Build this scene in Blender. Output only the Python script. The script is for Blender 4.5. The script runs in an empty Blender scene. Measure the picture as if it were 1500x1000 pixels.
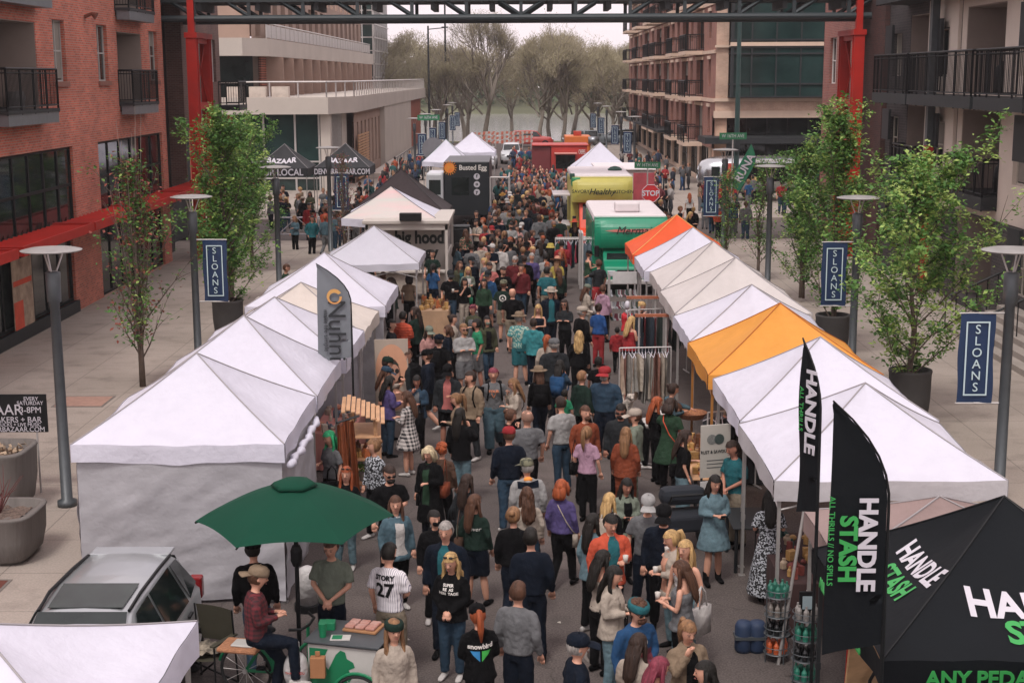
import bpy, bmesh, math, random
from mathutils import Vector, Matrix, noise
from mathutils.bvhtree import BVHTree
R = math.radians
sc = bpy.context.scene
COL = sc.collection
WS = bpy.data.scenes.new('workshop')      # scratch scene for evaluating modifiers and text
def wdg():
    with bpy.context.temp_override(scene=WS, view_layer=WS.view_layers[0]): return bpy.context.evaluated_depsgraph_get()
# ---------------- camera ----------------
FPX = 2083.0; PIT = R(10.55); YAW = R(.41); ROLL = R(.25); CAMZ = 7.6
def ray(x, y):
    u = (x-750)/FPX; v = -(y-500)/FPX
    c, s = math.cos(ROLL), math.sin(ROLL)
    a, b = u*c+v*s, -u*s+v*c
    cp, sp = math.cos(PIT), math.sin(PIT)
    X, Y, Z = a, cp+b*sp, -sp+b*cp
    cy, sy = math.cos(YAW), math.sin(YAW)
    return Vector((X*cy-Y*sy, X*sy+Y*cy, Z))
def at(x, y, z=0.0):            # a pixel of the survey photo -> point at height z
    r = ray(x, y); t = (z-CAMZ)/r.z
    return Vector((r.x*t, r.y*t, z))
cam = bpy.data.cameras.new('camera'); camo = bpy.data.objects.new('camera', cam); COL.objects.link(camo)
f0 = ray(750, 500).normalized(); rt = (ray(1750, 500)-ray(750, 500)).normalized(); up = rt.cross(f0)
m3 = Matrix((rt, up, -f0)).transposed()
camo.matrix_world = Matrix.Translation((0, 0, CAMZ)) @ m3.to_4x4()
cam.sensor_width = 36; cam.lens = FPX/1500*36; cam.clip_end = 2000; cam.clip_start = .5
sc.camera = camo
# ---------------- world, sun, exposure ----------------
SUN_EL, SUN_ROT = R(58), R(200)
w = bpy.data.worlds.new('World'); sc.world = w; w.use_nodes = True
nt = w.node_tree; nt.nodes.clear()
sky = nt.nodes.new('ShaderNodeTexSky'); sky.sky_type = 'NISHITA'; sky.sun_disc = False
sky.sun_elevation = SUN_EL; sky.sun_rotation = SUN_ROT; sky.dust_density = 4; sky.air_density = 1.2
bg = nt.nodes.new('ShaderNodeBackground'); bg.inputs[1].default_value = .1
# overcast: the clear sky is desaturated into a pale, faintly pink cloud deck
hs = nt.nodes.new('ShaderNodeHueSaturation'); hs.inputs['Saturation'].default_value = .25
mx = nt.nodes.new('ShaderNodeMix'); mx.data_type = 'RGBA'; mx.inputs[0].default_value = .88
nt.links.new(sky.outputs[0], hs.inputs['Color']); nt.links.new(hs.outputs[0], mx.inputs[6])
mx.inputs[7].default_value = (5.75, 5.0, 5.2, 1)
nt.links.new(mx.outputs[2], bg.inputs[0])
# an overcast deck is brighter overhead than near the horizon
tcw = nt.nodes.new('ShaderNodeTexCoord'); sx_ = nt.nodes.new('ShaderNodeSeparateXYZ'); nt.links.new(tcw.outputs['Generated'], sx_.inputs[0])
mr = nt.nodes.new('ShaderNodeMapRange'); mr.inputs[1].default_value = 0; mr.inputs[2].default_value = 1; mr.inputs[3].default_value = 1.58; mr.inputs[4].default_value = 1.95; nt.links.new(sx_.outputs[2], mr.inputs[0])
vm = nt.nodes.new('ShaderNodeVectorMath'); vm.operation = 'SCALE'; nt.links.new(mx.outputs[2], vm.inputs[0]); nt.links.new(mr.outputs[0], vm.inputs['Scale']); nt.links.new(vm.outputs[0], bg.inputs[0])
ow = nt.nodes.new('ShaderNodeOutputWorld'); nt.links.new(bg.outputs[0], ow.inputs[0])
sun = bpy.data.lights.new('sun', 'SUN'); sun.energy = 1.5; sun.angle = R(14); sun.color = (1, .95, .9)
so = bpy.data.objects.new('sun', sun); COL.objects.link(so)
# sun direction matches the sky: behind-left of the camera, high
sd = Vector((math.sin(SUN_ROT)*math.cos(SUN_EL), math.cos(SUN_ROT)*math.cos(SUN_EL), math.sin(SUN_EL)))
so.rotation_euler = sd.to_track_quat('Z', 'Y').to_euler()
sc.view_settings.view_transform = 'Standard'; sc.view_settings.look = 'None'
sc.view_settings.exposure = .4; sc.view_settings.gamma = 1
sc.cycles.max_bounces = 5; sc.cycles.transparent_max_bounces = 6
sc.cycles.use_denoising = True
# ---------------- materials ----------------
def lin(h):
    h = h.lstrip('#'); o = []
    for i in (0, 2, 4):
        c = int(h[i:i+2], 16)/255
        o.append(c/12.92 if c <= .04045 else ((c+.055)/1.055)**2.4)
    return o
MC = {}
def M(name, h, rough=.8, var=.12, sc_=3.0, bump=0.0, bs=40.0, metal=0.0, stretch=(1, 1, 1), trans=0.0, spec=.5, second=None, coat=0):
    key = (name, h if isinstance(h, str) else tuple(h))
    if key in MC: return MC[key]
    m = bpy.data.materials.new(name); MC[key] = m; m.use_nodes = True
    t = m.node_tree; N = t.nodes; L = t.links
    p = N['Principled BSDF']; c = lin(h) if isinstance(h, str) else list(h)
    p.inputs['Roughness'].default_value = rough; p.inputs['Metallic'].default_value = metal
    p.inputs['Specular IOR Level'].default_value = spec
    if coat: p.inputs['Coat Weight'].default_value = coat
    p.inputs['Base Color'].default_value = c+[1]
    if var or bump:
        tc = N.new('ShaderNodeTexCoord'); mp = N.new('ShaderNodeMapping'); mp.inputs['Scale'].default_value = stretch
        L.new(tc.outputs['Object'], mp.inputs[0])
    if var:
        nz = N.new('ShaderNodeTexNoise'); nz.inputs['Scale'].default_value = sc_; nz.inputs['Detail'].default_value = 4
        nz.inputs['Roughness'].default_value = .6
        L.new(mp.outputs[0], nz.inputs['Vector'])
        rp = N.new('ShaderNodeMapRange'); rp.inputs[1].default_value = .3; rp.inputs[2].default_value = .7
        L.new(nz.outputs[0], rp.inputs[0])
        mix = N.new('ShaderNodeMix'); mix.data_type = 'RGBA'; L.new(rp.outputs[0], mix.inputs[0])
        c2 = lin(second) if second else [min(.95, v*(1+var)) for v in c]
        c1 = c if second else [v*(1-var) for v in c]
        mix.inputs[6].default_value = c1+[1]; mix.inputs[7].default_value = c2+[1]
        L.new(mix.outputs[2], p.inputs['Base Color'])
    if bump:
        nb = N.new('ShaderNodeTexNoise'); nb.inputs['Scale'].default_value = bs; nb.inputs['Detail'].default_value = 3
        L.new(mp.outputs[0], nb.inputs['Vector'])
        b = N.new('ShaderNodeBump'); b.inputs['Strength'].default_value = min(1, bump); b.inputs['Distance'].default_value = .02 if bs > 20 else .06
        L.new(nb.outputs[0], b.inputs['Height']); L.new(b.outputs[0], p.inputs['Normal'])
    if trans:
        tr = N.new('ShaderNodeBsdfTranslucent'); tr.inputs[0].default_value = [min(1, v*1.1) for v in c]+[1]
        ms = N.new('ShaderNodeMixShader'); ms.inputs[0].default_value = trans
        L.new(p.outputs[0], ms.inputs[1]); L.new(tr.outputs[0], ms.inputs[2]); L.new(ms.outputs[0], N['Material Output'].inputs[0])
    return m
def brick(name, c1, c2, mortar, bw=.22, bh=.075, axis='wall', off=.5, msize=.012, rough=.85, bias=0, stain=.25):
    key = ('brick', name)
    if key in MC: return MC[key]
    m = bpy.data.materials.new(name); MC[key] = m; m.use_nodes = True
    t = m.node_tree; N = t.nodes; L = t.links; p = N['Principled BSDF']; p.inputs['Roughness'].default_value = rough
    g = N.new('ShaderNodeNewGeometry'); s = N.new('ShaderNodeSeparateXYZ'); L.new(g.outputs['Position'], s.inputs[0])
    cb = N.new('ShaderNodeCombineXYZ')
    if axis == 'wall':
        a = N.new('ShaderNodeMath'); L.new(s.outputs[0], a.inputs[0]); L.new(s.outputs[1], a.inputs[1])
        L.new(a.outputs[0], cb.inputs[0]); L.new(s.outputs[2], cb.inputs[1])
    else:
        L.new(s.outputs[0], cb.inputs[0]); L.new(s.outputs[1], cb.inputs[1])
    b = N.new('ShaderNodeTexBrick'); L.new(cb.outputs[0], b.inputs[0]); b.offset = off
    b.inputs['Scale'].default_value = 1; b.inputs['Brick Width'].default_value = bw; b.inputs['Row Height'].default_value = bh
    b.inputs['Mortar Size'].default_value = msize; b.inputs['Bias'].default_value = bias
    b.inputs['Color1'].default_value = lin(c1)+[1]; b.inputs['Color2'].default_value = lin(c2)+[1]; b.inputs['Mortar'].default_value = lin(mortar)+[1]
    nz = N.new('ShaderNodeTexNoise'); nz.inputs['Scale'].default_value = .7; nz.inputs['Detail'].default_value = 6; nz.inputs['Roughness'].default_value = .65
    L.new(g.outputs['Position'], nz.inputs['Vector'])
    rp = N.new('ShaderNodeMapRange'); rp.inputs[1].default_value = .3; rp.inputs[2].default_value = .7; rp.inputs[3].default_value = 1-stain; rp.inputs[4].default_value = 1+stain
    L.new(nz.outputs[0], rp.inputs[0])
    mu = N.new('ShaderNodeVectorMath'); mu.operation = 'SCALE'; L.new(b.outputs[0], mu.inputs[0]); L.new(rp.outputs[0], mu.inputs['Scale'])
    L.new(mu.outputs[0], p.inputs['Base Color'])
    bu = N.new('ShaderNodeBump'); bu.inputs['Strength'].default_value = .5; bu.inputs['Distance'].default_value = .01; bu.invert = True
    L.new(b.outputs['Fac'], bu.inputs['Height']); L.new(bu.outputs[0], p.inputs['Normal'])
    return m
# ---------------- mesh building ----------------
class MB:
    def __init__(s): s.v = []; s.f = []; s.m = []; s.k = 0
    def add(s, vs, fs):
        n = len(s.v); s.v += [tuple(p) for p in vs]; s.f += [tuple(i+n for i in f) for f in fs]; s.m += [s.k]*len(fs); return s
    def box(s, x0, x1, y0, y1, z0, z1, T=None):
        vs = [Vector((x, y, z)) for z in (z0, z1) for y in (y0, y1) for x in (x0, x1)]
        if T is not None: vs = [T @ p for p in vs]
        return s.add(vs, [(0, 2, 3, 1), (4, 5, 7, 6), (0, 1, 5, 4), (2, 6, 7, 3), (0, 4, 6, 2), (1, 3, 7, 5)])
    def tube(s, pts, rad, n=8, cap=True, ell=None):
        pts = [Vector(p) for p in pts]; r = rad if isinstance(rad, (list, tuple)) else [rad]*len(pts)
        vs = []; ref = None
        for i, p in enumerate(pts):
            d = (pts[min(i+1, len(pts)-1)]-pts[max(i-1, 0)])
            if d.length < 1e-9: d = Vector((0, 0, 1))
            d.normalize()
            if ref is None: ref = Vector((1, 0, 0)) if abs(d.x) < .8 else Vector((0, 1, 0))
            a = (ref-d*ref.dot(d)).normalized(); b = d.cross(a); ref = a
            for k in range(n):
                t = 2*math.pi*k/n; rr = r[i]
                ra, rb = (rr if isinstance(rr, tuple) else (rr, rr))
                vs.append(p+a*math.cos(t)*ra+b*math.sin(t)*rb)
        fs = [(i*n+k, i*n+(k+1) % n, (i+1)*n+(k+1) % n, (i+1)*n+k) for i in range(len(pts)-1) for k in range(n)]
        if cap: fs += [tuple(range(n-1, -1, -1)), tuple((len(pts)-1)*n+k for k in range(n))]
        return s.add(vs, fs)
    def bar(s, a, b, w_, h_=None):
        return s.tube([a, b], (w_*.707, (h_ or w_)*.707), 4) if h_ is None else s.tube([a, b], [(w_*.707, h_*.707)]*2, 4)
    def lathe(s, prof, n=20, c=(0, 0, 0), sx=1, sy=1):
        vs = []
        for r_, z in prof:
            for k in range(n):
                t = 2*math.pi*k/n; vs.append((c[0]+r_*math.cos(t)*sx, c[1]+r_*math.sin(t)*sy, c[2]+z))
        m_ = len(prof)
        fs = [(i*n+k, i*n+(k+1) % n, (i+1)*n+(k+1) % n, (i+1)*n+k) for i in range(m_-1) for k in range(n)]
        fs += [tuple(range(n-1, -1, -1)), tuple((m_-1)*n+k for k in range(n))]
        return s.add(vs, fs)
    def ell(s, c, rx, ry, rz, n=12, m_=8, T=None):
        vs = [Vector((0, 0, -rz))]
        for i in range(1, m_):
            a = math.pi*i/m_-math.pi/2
            for k in range(n):
                t = 2*math.pi*k/n; vs.append(Vector((rx*math.cos(a)*math.cos(t), ry*math.cos(a)*math.sin(t), rz*math.sin(a))))
        vs.append(Vector((0, 0, rz)))
        fs = [(0, 1+(k+1) % n, 1+k) for k in range(n)]
        fs += [(1+i*n+k, 1+i*n+(k+1) % n, 1+(i+1)*n+(k+1) % n, 1+(i+1)*n+k) for i in range(m_-2) for k in range(n)]
        l = len(vs)-1; b = 1+(m_-2)*n
        fs += [(b+k, b+(k+1) % n, l) for k in range(n)]
        c = Vector(c)
        vs = [(T @ v if T is not None else v)+c for v in vs]
        return s.add(vs, fs)
    def prism(s, poly, z0, z1):
        n = len(poly); vs = [(x, y, z0) for x, y in poly]+[(x, y, z1) for x, y in poly]
        return s.add(vs, [tuple(range(n-1, -1, -1)), tuple(range(n, 2*n))]+[(i, (i+1) % n, n+(i+1) % n, n+i) for i in range(n)])
    def grid(s, fn, nu, nv):
        vs = [fn(i/nu, j/nv) for j in range(nv+1) for i in range(nu+1)]
        return s.add(vs, [(j*(nu+1)+i, j*(nu+1)+i+1, (j+1)*(nu+1)+i+1, (j+1)*(nu+1)+i) for j in range(nv) for i in range(nu)])
    def mesh(s, name, mats=(), smooth=False):
        me = bpy.data.meshes.new(name); me.from_pydata(s.v, [], s.f)
        for m in mats: me.materials.append(m)
        if len(mats) > 1: me.polygons.foreach_set('material_index', s.m)
        if smooth: me.shade_smooth()
        return me
    def obj(s, name, mats, parent=None, smooth=False, bevel=0):
        if not isinstance(mats, (list, tuple)): mats = [mats]
        o = bpy.data.objects.new(name, s.mesh(name, mats, smooth)); COL.objects.link(o)
        if parent is not None: o.parent = parent
        if bevel:
            b = o.modifiers.new('b', 'BEVEL'); b.width = bevel; b.segments = 2; b.limit_method = 'ANGLE'
        return o
def link(name, me, parent=None, loc=(0, 0, 0), rot=0, mats=None):
    o = bpy.data.objects.new(name, me); COL.objects.link(o); o.location = loc; o.rotation_euler = (0, 0, rot)
    if parent is not None: o.parent = parent
    if mats:
        for i, m in enumerate(mats):
            if m and i < len(o.material_slots): o.material_slots[i].link = 'OBJECT'; o.material_slots[i].material = m
    return o
def tag(o, label=None, cat=None, group=None, kind=None):
    if label: o['label'] = label
    if cat: o['category'] = cat
    if group: o['group'] = group
    if kind: o['kind'] = kind
    return o
def thing(name, label, cat, loc=(0, 0, 0), rz=0, group=None):
    o = bpy.data.objects.new(name, None); COL.objects.link(o); o.location = loc; o.rotation_euler = (0, 0, rz); o.empty_display_size = .2
    return tag(o, label, cat, group)
def copy_tree(o, parent=None):
    c = o.copy(); COL.objects.link(c); c.parent = parent
    for ch in o.children: copy_tree(ch, c)
    return c
TXT = {}
def text_mesh(body, size=1, ext=.004, bold=0.0, shear=0.0, space=1.0, align='CENTER', line=1.0):
    k = (body, size, ext, bold, shear, space, align, line)
    if k in TXT: return TXT[k]
    cu = bpy.data.curves.new('t', 'FONT'); cu.body = body; cu.size = size; cu.extrude = ext; cu.offset = bold; cu.shear = shear
    cu.space_character = space; cu.align_x = align; cu.align_y = 'CENTER'; cu.space_line = line; cu.resolution_u = 3
    o = bpy.data.objects.new('t', cu); WS.collection.objects.link(o); dg = wdg()
    me = bpy.data.meshes.new_from_object(o.evaluated_get(dg))
    bpy.data.objects.remove(o); TXT[k] = me; me.name = 'lettering'
    return me
def text(body, size, mat, parent, loc, right, upv, name='lettering', sx=1, **kw):
    me = text_mesh(body, size, **kw).copy(); me.materials.clear(); me.materials.append(mat)
    r = Vector(right).normalized(); u = Vector(upv); u = (u-r*u.dot(r)).normalized(); n = r.cross(u)
    T = Matrix.Translation(Vector(loc)) @ Matrix((r*sx, u, n)).transposed().to_4x4()
    me.transform(T)
    o = bpy.data.objects.new(name, me); COL.objects.link(o)
    if parent is not None: o.parent = parent
    return o
def decal(me, target, off=.006):         # lay a flat mesh onto the surface of a curved one, along +Y or -Y from the target's front
    dg = target; bvh = BVHTree.FromPolygons([v.co for v in dg.vertices], [tuple(p.vertices) for p in dg.polygons])
    for v in me.vertices:
        s = 1 if v.co.y > 0 else -1
        h = bvh.ray_cast(Vector((v.co.x, v.co.y+s*1.0, v.co.z)), Vector((0, -s, 0)))
        if h[0] is not None: v.co = h[0]+Vector((0, s*off, 0))
# ---------------- palette of shared materials ----------------
def ground_mat(name, c1, c2, speck, grain, crackw=.0, brk=None):
    m = bpy.data.materials.new(name); m.use_nodes = True; N = m.node_tree.nodes; L = m.node_tree.links; p = N['Principled BSDF']; p.inputs['Roughness'].default_value = .92; p.inputs['Specular IOR Level'].default_value = .25
    g = N.new('ShaderNodeNewGeometry')
    def noise_(sc__, det, lo, hi, a, b):
        n = N.new('ShaderNodeTexNoise'); n.inputs['Scale'].default_value = sc__; n.inputs['Detail'].default_value = det; L.new(g.outputs['Position'], n.inputs['Vector'])
        r = N.new('ShaderNodeMapRange'); r.inputs[1].default_value = lo; r.inputs[2].default_value = hi; r.inputs[3].default_value = a; r.inputs[4].default_value = b; L.new(n.outputs[0], r.inputs[0]); return n, r
    _, big = noise_(.35, 6, .3, .7, 0, 1); mx_ = N.new('ShaderNodeMix'); mx_.data_type = 'RGBA'; mx_.inputs[6].default_value = lin(c1)+[1]; mx_.inputs[7].default_value = lin(c2)+[1]; L.new(big.outputs[0], mx_.inputs[0])
    sn, sp = noise_(grain, 2, .35, .65, 1-speck, 1+speck); _, st_ = noise_(1.7, 8, .52, .75, 1, .72)
    m1 = N.new('ShaderNodeMath'); m1.operation = 'MULTIPLY'; L.new(sp.outputs[0], m1.inputs[0]); L.new(st_.outputs[0], m1.inputs[1]); last = m1.outputs[0]
    if crackw:
        vo = N.new('ShaderNodeTexVoronoi'); vo.feature = 'DISTANCE_TO_EDGE'; vo.inputs['Scale'].default_value = .3; vo.inputs['Randomness'].default_value = 1
        nz_ = N.new('ShaderNodeTexNoise'); nz_.inputs['Scale'].default_value = 1.5; L.new(g.outputs['Position'], nz_.inputs['Vector']); va = N.new('ShaderNodeVectorMath'); va.operation = 'MULTIPLY_ADD'; va.inputs[1].default_value = (1.2, 1.2, 0); L.new(nz_.outputs['Color'], va.inputs[0]); L.new(g.outputs['Position'], va.inputs[2]); L.new(va.outputs[0], vo.inputs['Vector'])
        cr = N.new('ShaderNodeMapRange'); cr.inputs[1].default_value = 0; cr.inputs[2].default_value = crackw; cr.inputs[3].default_value = .68; cr.inputs[4].default_value = 1; L.new(vo.outputs['Distance'], cr.inputs[0])
        m2 = N.new('ShaderNodeMath'); m2.operation = 'MULTIPLY'; L.new(last, m2.inputs[0]); L.new(cr.outputs[0], m2.inputs[1]); last = m2.outputs[0]
    col = mx_.outputs[2]
    if brk:
        s_ = N.new('ShaderNodeSeparateXYZ'); L.new(g.outputs['Position'], s_.inputs[0]); last2 = []
        for ax, per in ((0, brk), (1, brk)):
            d_ = N.new('ShaderNodeMath'); d_.operation = 'PINGPONG'; d_.inputs[1].default_value = per/2; L.new(s_.outputs[ax], d_.inputs[0]); r = N.new('ShaderNodeMapRange'); r.inputs[1].default_value = .006; r.inputs[2].default_value = .016; r.inputs[3].default_value = .62; r.inputs[4].default_value = 1; L.new(d_.outputs[0], r.inputs[0])
            m3_ = N.new('ShaderNodeMath'); m3_.operation = 'MULTIPLY'; L.new(last, m3_.inputs[0]); L.new(r.outputs[0], m3_.inputs[1]); last = m3_.outputs[0]
    sc3 = N.new('ShaderNodeVectorMath'); sc3.operation = 'SCALE'; L.new(col, sc3.inputs[0]); L.new(last, sc3.inputs['Scale']); L.new(sc3.outputs[0], p.inputs['Base Color'])
    b = N.new('ShaderNodeBump'); b.inputs['Strength'].default_value = .5; b.inputs['Distance'].default_value = .01; L.new(sn.outputs[0], b.inputs['Height']); L.new(b.outputs[0], p.inputs['Normal']); return m
m_asph = ground_mat('asphalt', '4e4846', '5d5551', .3, 38, .009)
m_conc = ground_mat('concrete_paving', '8b8279', '9d938a', .09, 30, 0, 1.6)
m_dark = M('dark_metal', '191e21', .6, .15, 8)
m_black = M('black_metal', '0b0e10', .55, .1, 8, spec=.3)
m_grey = M('grey_metal', '4a4f52', .45, .1, 6, metal=.2)
m_lgrey = M('light_metal', 'b9b5b2', .4, .1, 6, metal=.3)
m_glass = M('dark_glass', '0c1413', .06, .5, .7, spec=.5, second='27302f')
m_glass2 = M('green_glass', '0f2322', .08, .5, .4, spec=.5, second='2a3f3d')
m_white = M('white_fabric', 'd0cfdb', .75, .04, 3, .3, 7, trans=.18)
m_paint = M('white_paint', 'd2cdca', .5, .05, 3)
m_red = M('red_steel', 'b0261c', .55, .2, 1.2, spec=.3, second='98231b')
m_wood = M('pine_wood', 'b58c68', .7, .15, 4, stretch=(1, 1, 8))
m_cream = M('cream_letter', 'd9d5cf', .7, 0)
# ================= SETTING =================
def st(o): return tag(o, kind='structure')
g = MB(); g.box(-400, 400, -60, 172, -.5, -.02); st(g.obj('ground', M('ground_soil', '6f665c', .95, .2, .5)))
g = MB(); g.grid(lambda a, b: (-6.6+13.2*a, -10+174*b, .0), 4, 40); st(g.obj('street_asphalt', m_asph))
g = MB(); g.grid(lambda a, b: (-60+120*a, 66+10*b, .004), 4, 2); st(g.obj('cross_street', m_asph))
g = MB(); g.grid(lambda a, b: (-80+160*a, 158+9*b, .008), 4, 2); st(g.obj('shore_road', m_asph))
for nm, x0, x1, y0, y1 in (('pavement_left', -40, -6.6, -10, 66), ('pavement_right', 6.6, 40, -10, 66), ('far_pavement_left', -40, -6.6, 76, 158), ('far_pavement_right', 6.6, 40, 76, 158)):
    g = MB(); g.box(x0, x1, y0, y1, -.1, .13); st(g.obj(nm, m_conc))
    s = 1 if x0 > 0 else -1; xe = min(abs(x0), abs(x1))*s
    g = MB(); g.box(min(xe, xe-s*.16), max(xe, xe-s*.16), y0, y1, -.1, .135); st(g.obj(nm.replace('pavement', 'kerb'), M('kerb_concrete', '98908a', .85, .15, 2)))
m_grass = M('grass', '4d5230', .95, .3, .4, .4, 6, second='676642')
g = MB(); g.grid(lambda a, b: (-200+400*a, 167+15*b, .05-.9*b*b), 20, 4); st(g.obj('grass_bank', m_grass))
m_water = M('lake_water', '8d8c8a', .12, .06, .15, .12, 1.2, spec=.6)
g = MB(); g.grid(lambda a, b: (-500+1000*a, 176+164*b, -.75), 2, 2); st(g.obj('lake', m_water))
def hill(a, b):
    x = -500+1000*a; y = 325+140*b
    return (x, y, -.8+3.2*min(1, b*6)+(1.5+2.5*noise.noise(Vector((x*.012, y*.02, 3))))*b)
g = MB(); g.grid(hill, 60, 14); st(g.obj('far_shore', M('far_grass', '55583f', .95, .25, .05)))
# expansion joints and drain covers on the left pavement
def cover(x, y, lab, h='9a7a6c'):
    p = at(x, y, .13); t = thing('utility_cover', lab, 'utility cover', p)
    g = MB(); g.box(-.55, .55, -.5, .5, .0, .012); g.obj('lid', M('cover_lid', h, .8, .15, 6), t)
    g = MB()
    for a in (-1, 1): g.box(a*.57-.03, a*.57+.03, -.56, .56, 0, .008); g.box(-.54, .54, a*.53-.03, a*.53+.03, 0, .008)
    g.obj('rim', M('cover_rim', '6b645e'), t); return t
cover(123, 588, 'pinkish square utility cover set into the left pavement behind the front white tents')
cover(-60, 868, 'rusty red square cover in the pavement beside the silver car', '5d2f24')
for i, (x, y, l) in enumerate(((.6, 33.5, 'round iron manhole cover in the asphalt in the middle of the crowd'), (-1.6, 57.5, 'round iron manhole cover in the asphalt near the black food truck'), (1.2, 17.9, 'round iron manhole cover at the bottom of the picture'))):
    t = thing('manhole_cover', l, 'manhole cover', (x, y, .001)); g = MB(); g.lathe([(.33, 0), (.33, .006), (.3, .008), (.02, .008)], 24); g.obj('lid', M('iron_lid', '3a3634', .6, .3, 30, .6, 60), t); g = MB(); g.lathe([(.4, 0), (.4, .004), (.345, .004), (.345, 0)], 24); g.obj('ring', M('cover_rim', '6b645e'), t)
r_ = random.Random(21)
for i in range(16):
    x, y = r_.uniform(-3, 3), r_.uniform(17.5, 40); a = r_.uniform(0, 3); g = MB(); s_ = r_.uniform(.03, .07)
    g.add([(s_, 0, .006), (0, s_*.7, .012), (-s_, 0, .006), (0, -s_*.7, .02)], [(0, 1, 3), (1, 2, 3)]); o = g.obj('paper_scrap', M('paper_litter', 'a39d94', .8, .1, 9)); o.location = (x, y, 0); o.rotation_euler.z = a
    tag(o, 'small scrap of pale paper litter lying on the asphalt among the shoppers', 'litter', 'paper scraps on the asphalt')
# -------- facades --------
def facade(parent, name, P0, P1, z0, z1, holes, mat, depth=.28, off=0):
    P0 = Vector((P0[0], P0[1], 0)); P1 = Vector((P1[0], P1[1], 0)); L_ = (P1-P0).length; d = (P1-P0)/L_; n = Vector((d.y, -d.x, 0))
    us = sorted({0, L_} | {max(0, min(L_, h[i])) for h in holes for i in (0, 1)}); zs = sorted({z0, z1} | {max(z0, min(z1, h[i])) for h in holes for i in (2, 3)})
    P = lambda u, z, k=0: P0+d*u+n*(off-k)+Vector((0, 0, z))
    g = MB()
    for a, b in zip(us, us[1:]):
        for c, e in zip(zs, zs[1:]):
            um, zm = (a+b)/2, (c+e)/2
            if any(h[0] < um < h[1] and h[2] < zm < h[3] for h in holes): continue
            g.add([P(a, c), P(b, c), P(b, e), P(a, e)], [(0, 1, 2, 3)])
    for h in holes:
        a, b, c, e = max(0, h[0]), min(L_, h[1]), max(z0, h[2]), min(z1, h[3])
        q = [(a, c), (b, c), (b, e), (a, e)]
        dd = h[4] if len(h) > 4 else depth
        for i in range(4):
            (u1, w1), (u2, w2) = q[i], q[(i+1) % 4]
            g.add([P(u1, w1), P(u2, w2), P(u2, w2, dd), P(u1, w1, dd)], [(0, 3, 2, 1)])
    return g.obj(name, mat, parent)
def frame_of(P0, P1):
    P0 = Vector((P0[0], P0[1], 0)); P1 = Vector((P1[0], P1[1], 0)); d = (P1-P0).normalized(); return P0, d, Vector((d.y, -d.x, 0))
def window(parent, P0, P1, h, nx=2, nz=2, fm=None, gm=None, fw=.05, rec=.16, sill=None, rows=None, name='window'):
    O, d, n = frame_of(P0, P1); a, b, c, e = h[:4]
    T = Matrix.Translation(O+d*a-n*rec+Vector((0, 0, c))) @ Matrix((d, -n, Vector((0, 0, 1)))).transposed().to_4x4()
    W, H = b-a, e-c; g = MB(); t = .06
    zs = rows or [H*i/nz for i in range(1, nz)]
    for x in (0, W-fw): g.box(x, x+fw, -t/2, t/2, 0, H, T)
    for z in (0, H-fw): g.box(fw, W-fw, -t/2+.002, t/2-.002, z, z+fw, T)
    for i in range(1, nx): g.box(W*i/nx-fw/2, W*i/nx+fw/2, -t/2+.004, t/2-.004, fw, H-fw, T)
    for z in zs: g.box(fw, W-fw, -t/2+.008, t/2-.008, z-fw/2, z+fw/2, T)
    o = g.obj(name, fm or m_paint, parent)
    g = MB(); g.box(fw*.5, W-fw*.5, .012, .03, fw*.5, H-fw*.5, T); g.obj('pane', gm or m_glass, o)
    wr_ = random.Random(int(a*37+c*91+P0[1] if not hasattr(P0, 'y') else a*37+c*91+P0.y*3))
    if name == 'window' and wr_.random() < .45:
        q = H*wr_.choice((.3, .45, .6, .95)); g = MB(); g.box(fw, W-fw, -.0, .008, H-q, H-fw, T); g.obj('blind', M('window_blind', '7f7a72', .8, .1, 2), o)
    if sill:
        g = MB(); g.box(-.06, W+.06, -rec-.07, -.02, -.16, -.004, T); g.obj('sill', sill, o)
    return o
def balcony(parent, P0, P1, u0, u1, z, proj, rail=1.07, slab=.22, sm=None, rm=None, bars=.11, front=True, inset=0, fascia=True):
    O, d, n = frame_of(P0, P1)
    T = Matrix.Translation(O+d*u0+Vector((0, 0, z))) @ Matrix((d, n, Vector((0, 0, 1)))).transposed().to_4x4()
    W = u1-u0; g = MB(); g.box(0, W, -inset, proj, -slab, 0, T); o = g.obj('balcony', sm or m_dark, parent)
    g = MB(); rm = rm or m_black
    def run(a, b):
        a = Vector(a); b = Vector(b); L_ = (b-a).length
        for hz, th in ((rail, .05), (rail-.12, .025), (.1, .03)): g.bar(T @ (a+Vector((0, 0, hz))), T @ (b+Vector((0, 0, hz))), th)
        k = max(1, int(L_/bars))
        for i in range(k+1):
            p = a.lerp(b, i/k); th = .045 if i % max(1, int(1.1/bars)) == 0 or i == k else .014
            g.bar(T @ (p+Vector((0, 0, -slab-.02 if th > .02 else .1))), T @ (p+Vector((0, 0, rail))), th)
    e = proj-.04
    run((.04, e, 0), (W-.04, e, 0))
    if proj > .25: run((.04, 0, 0), (.04, e, 0)); run((W-.04, 0, 0), (W-.04, e, 0))
    g.obj('railing', rm, o)
    return o, T
def boxpart(parent, name, mat, *b):
    g = MB()
    for q in b: g.box(*q)
    return g.obj(name, mat, parent)
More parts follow.
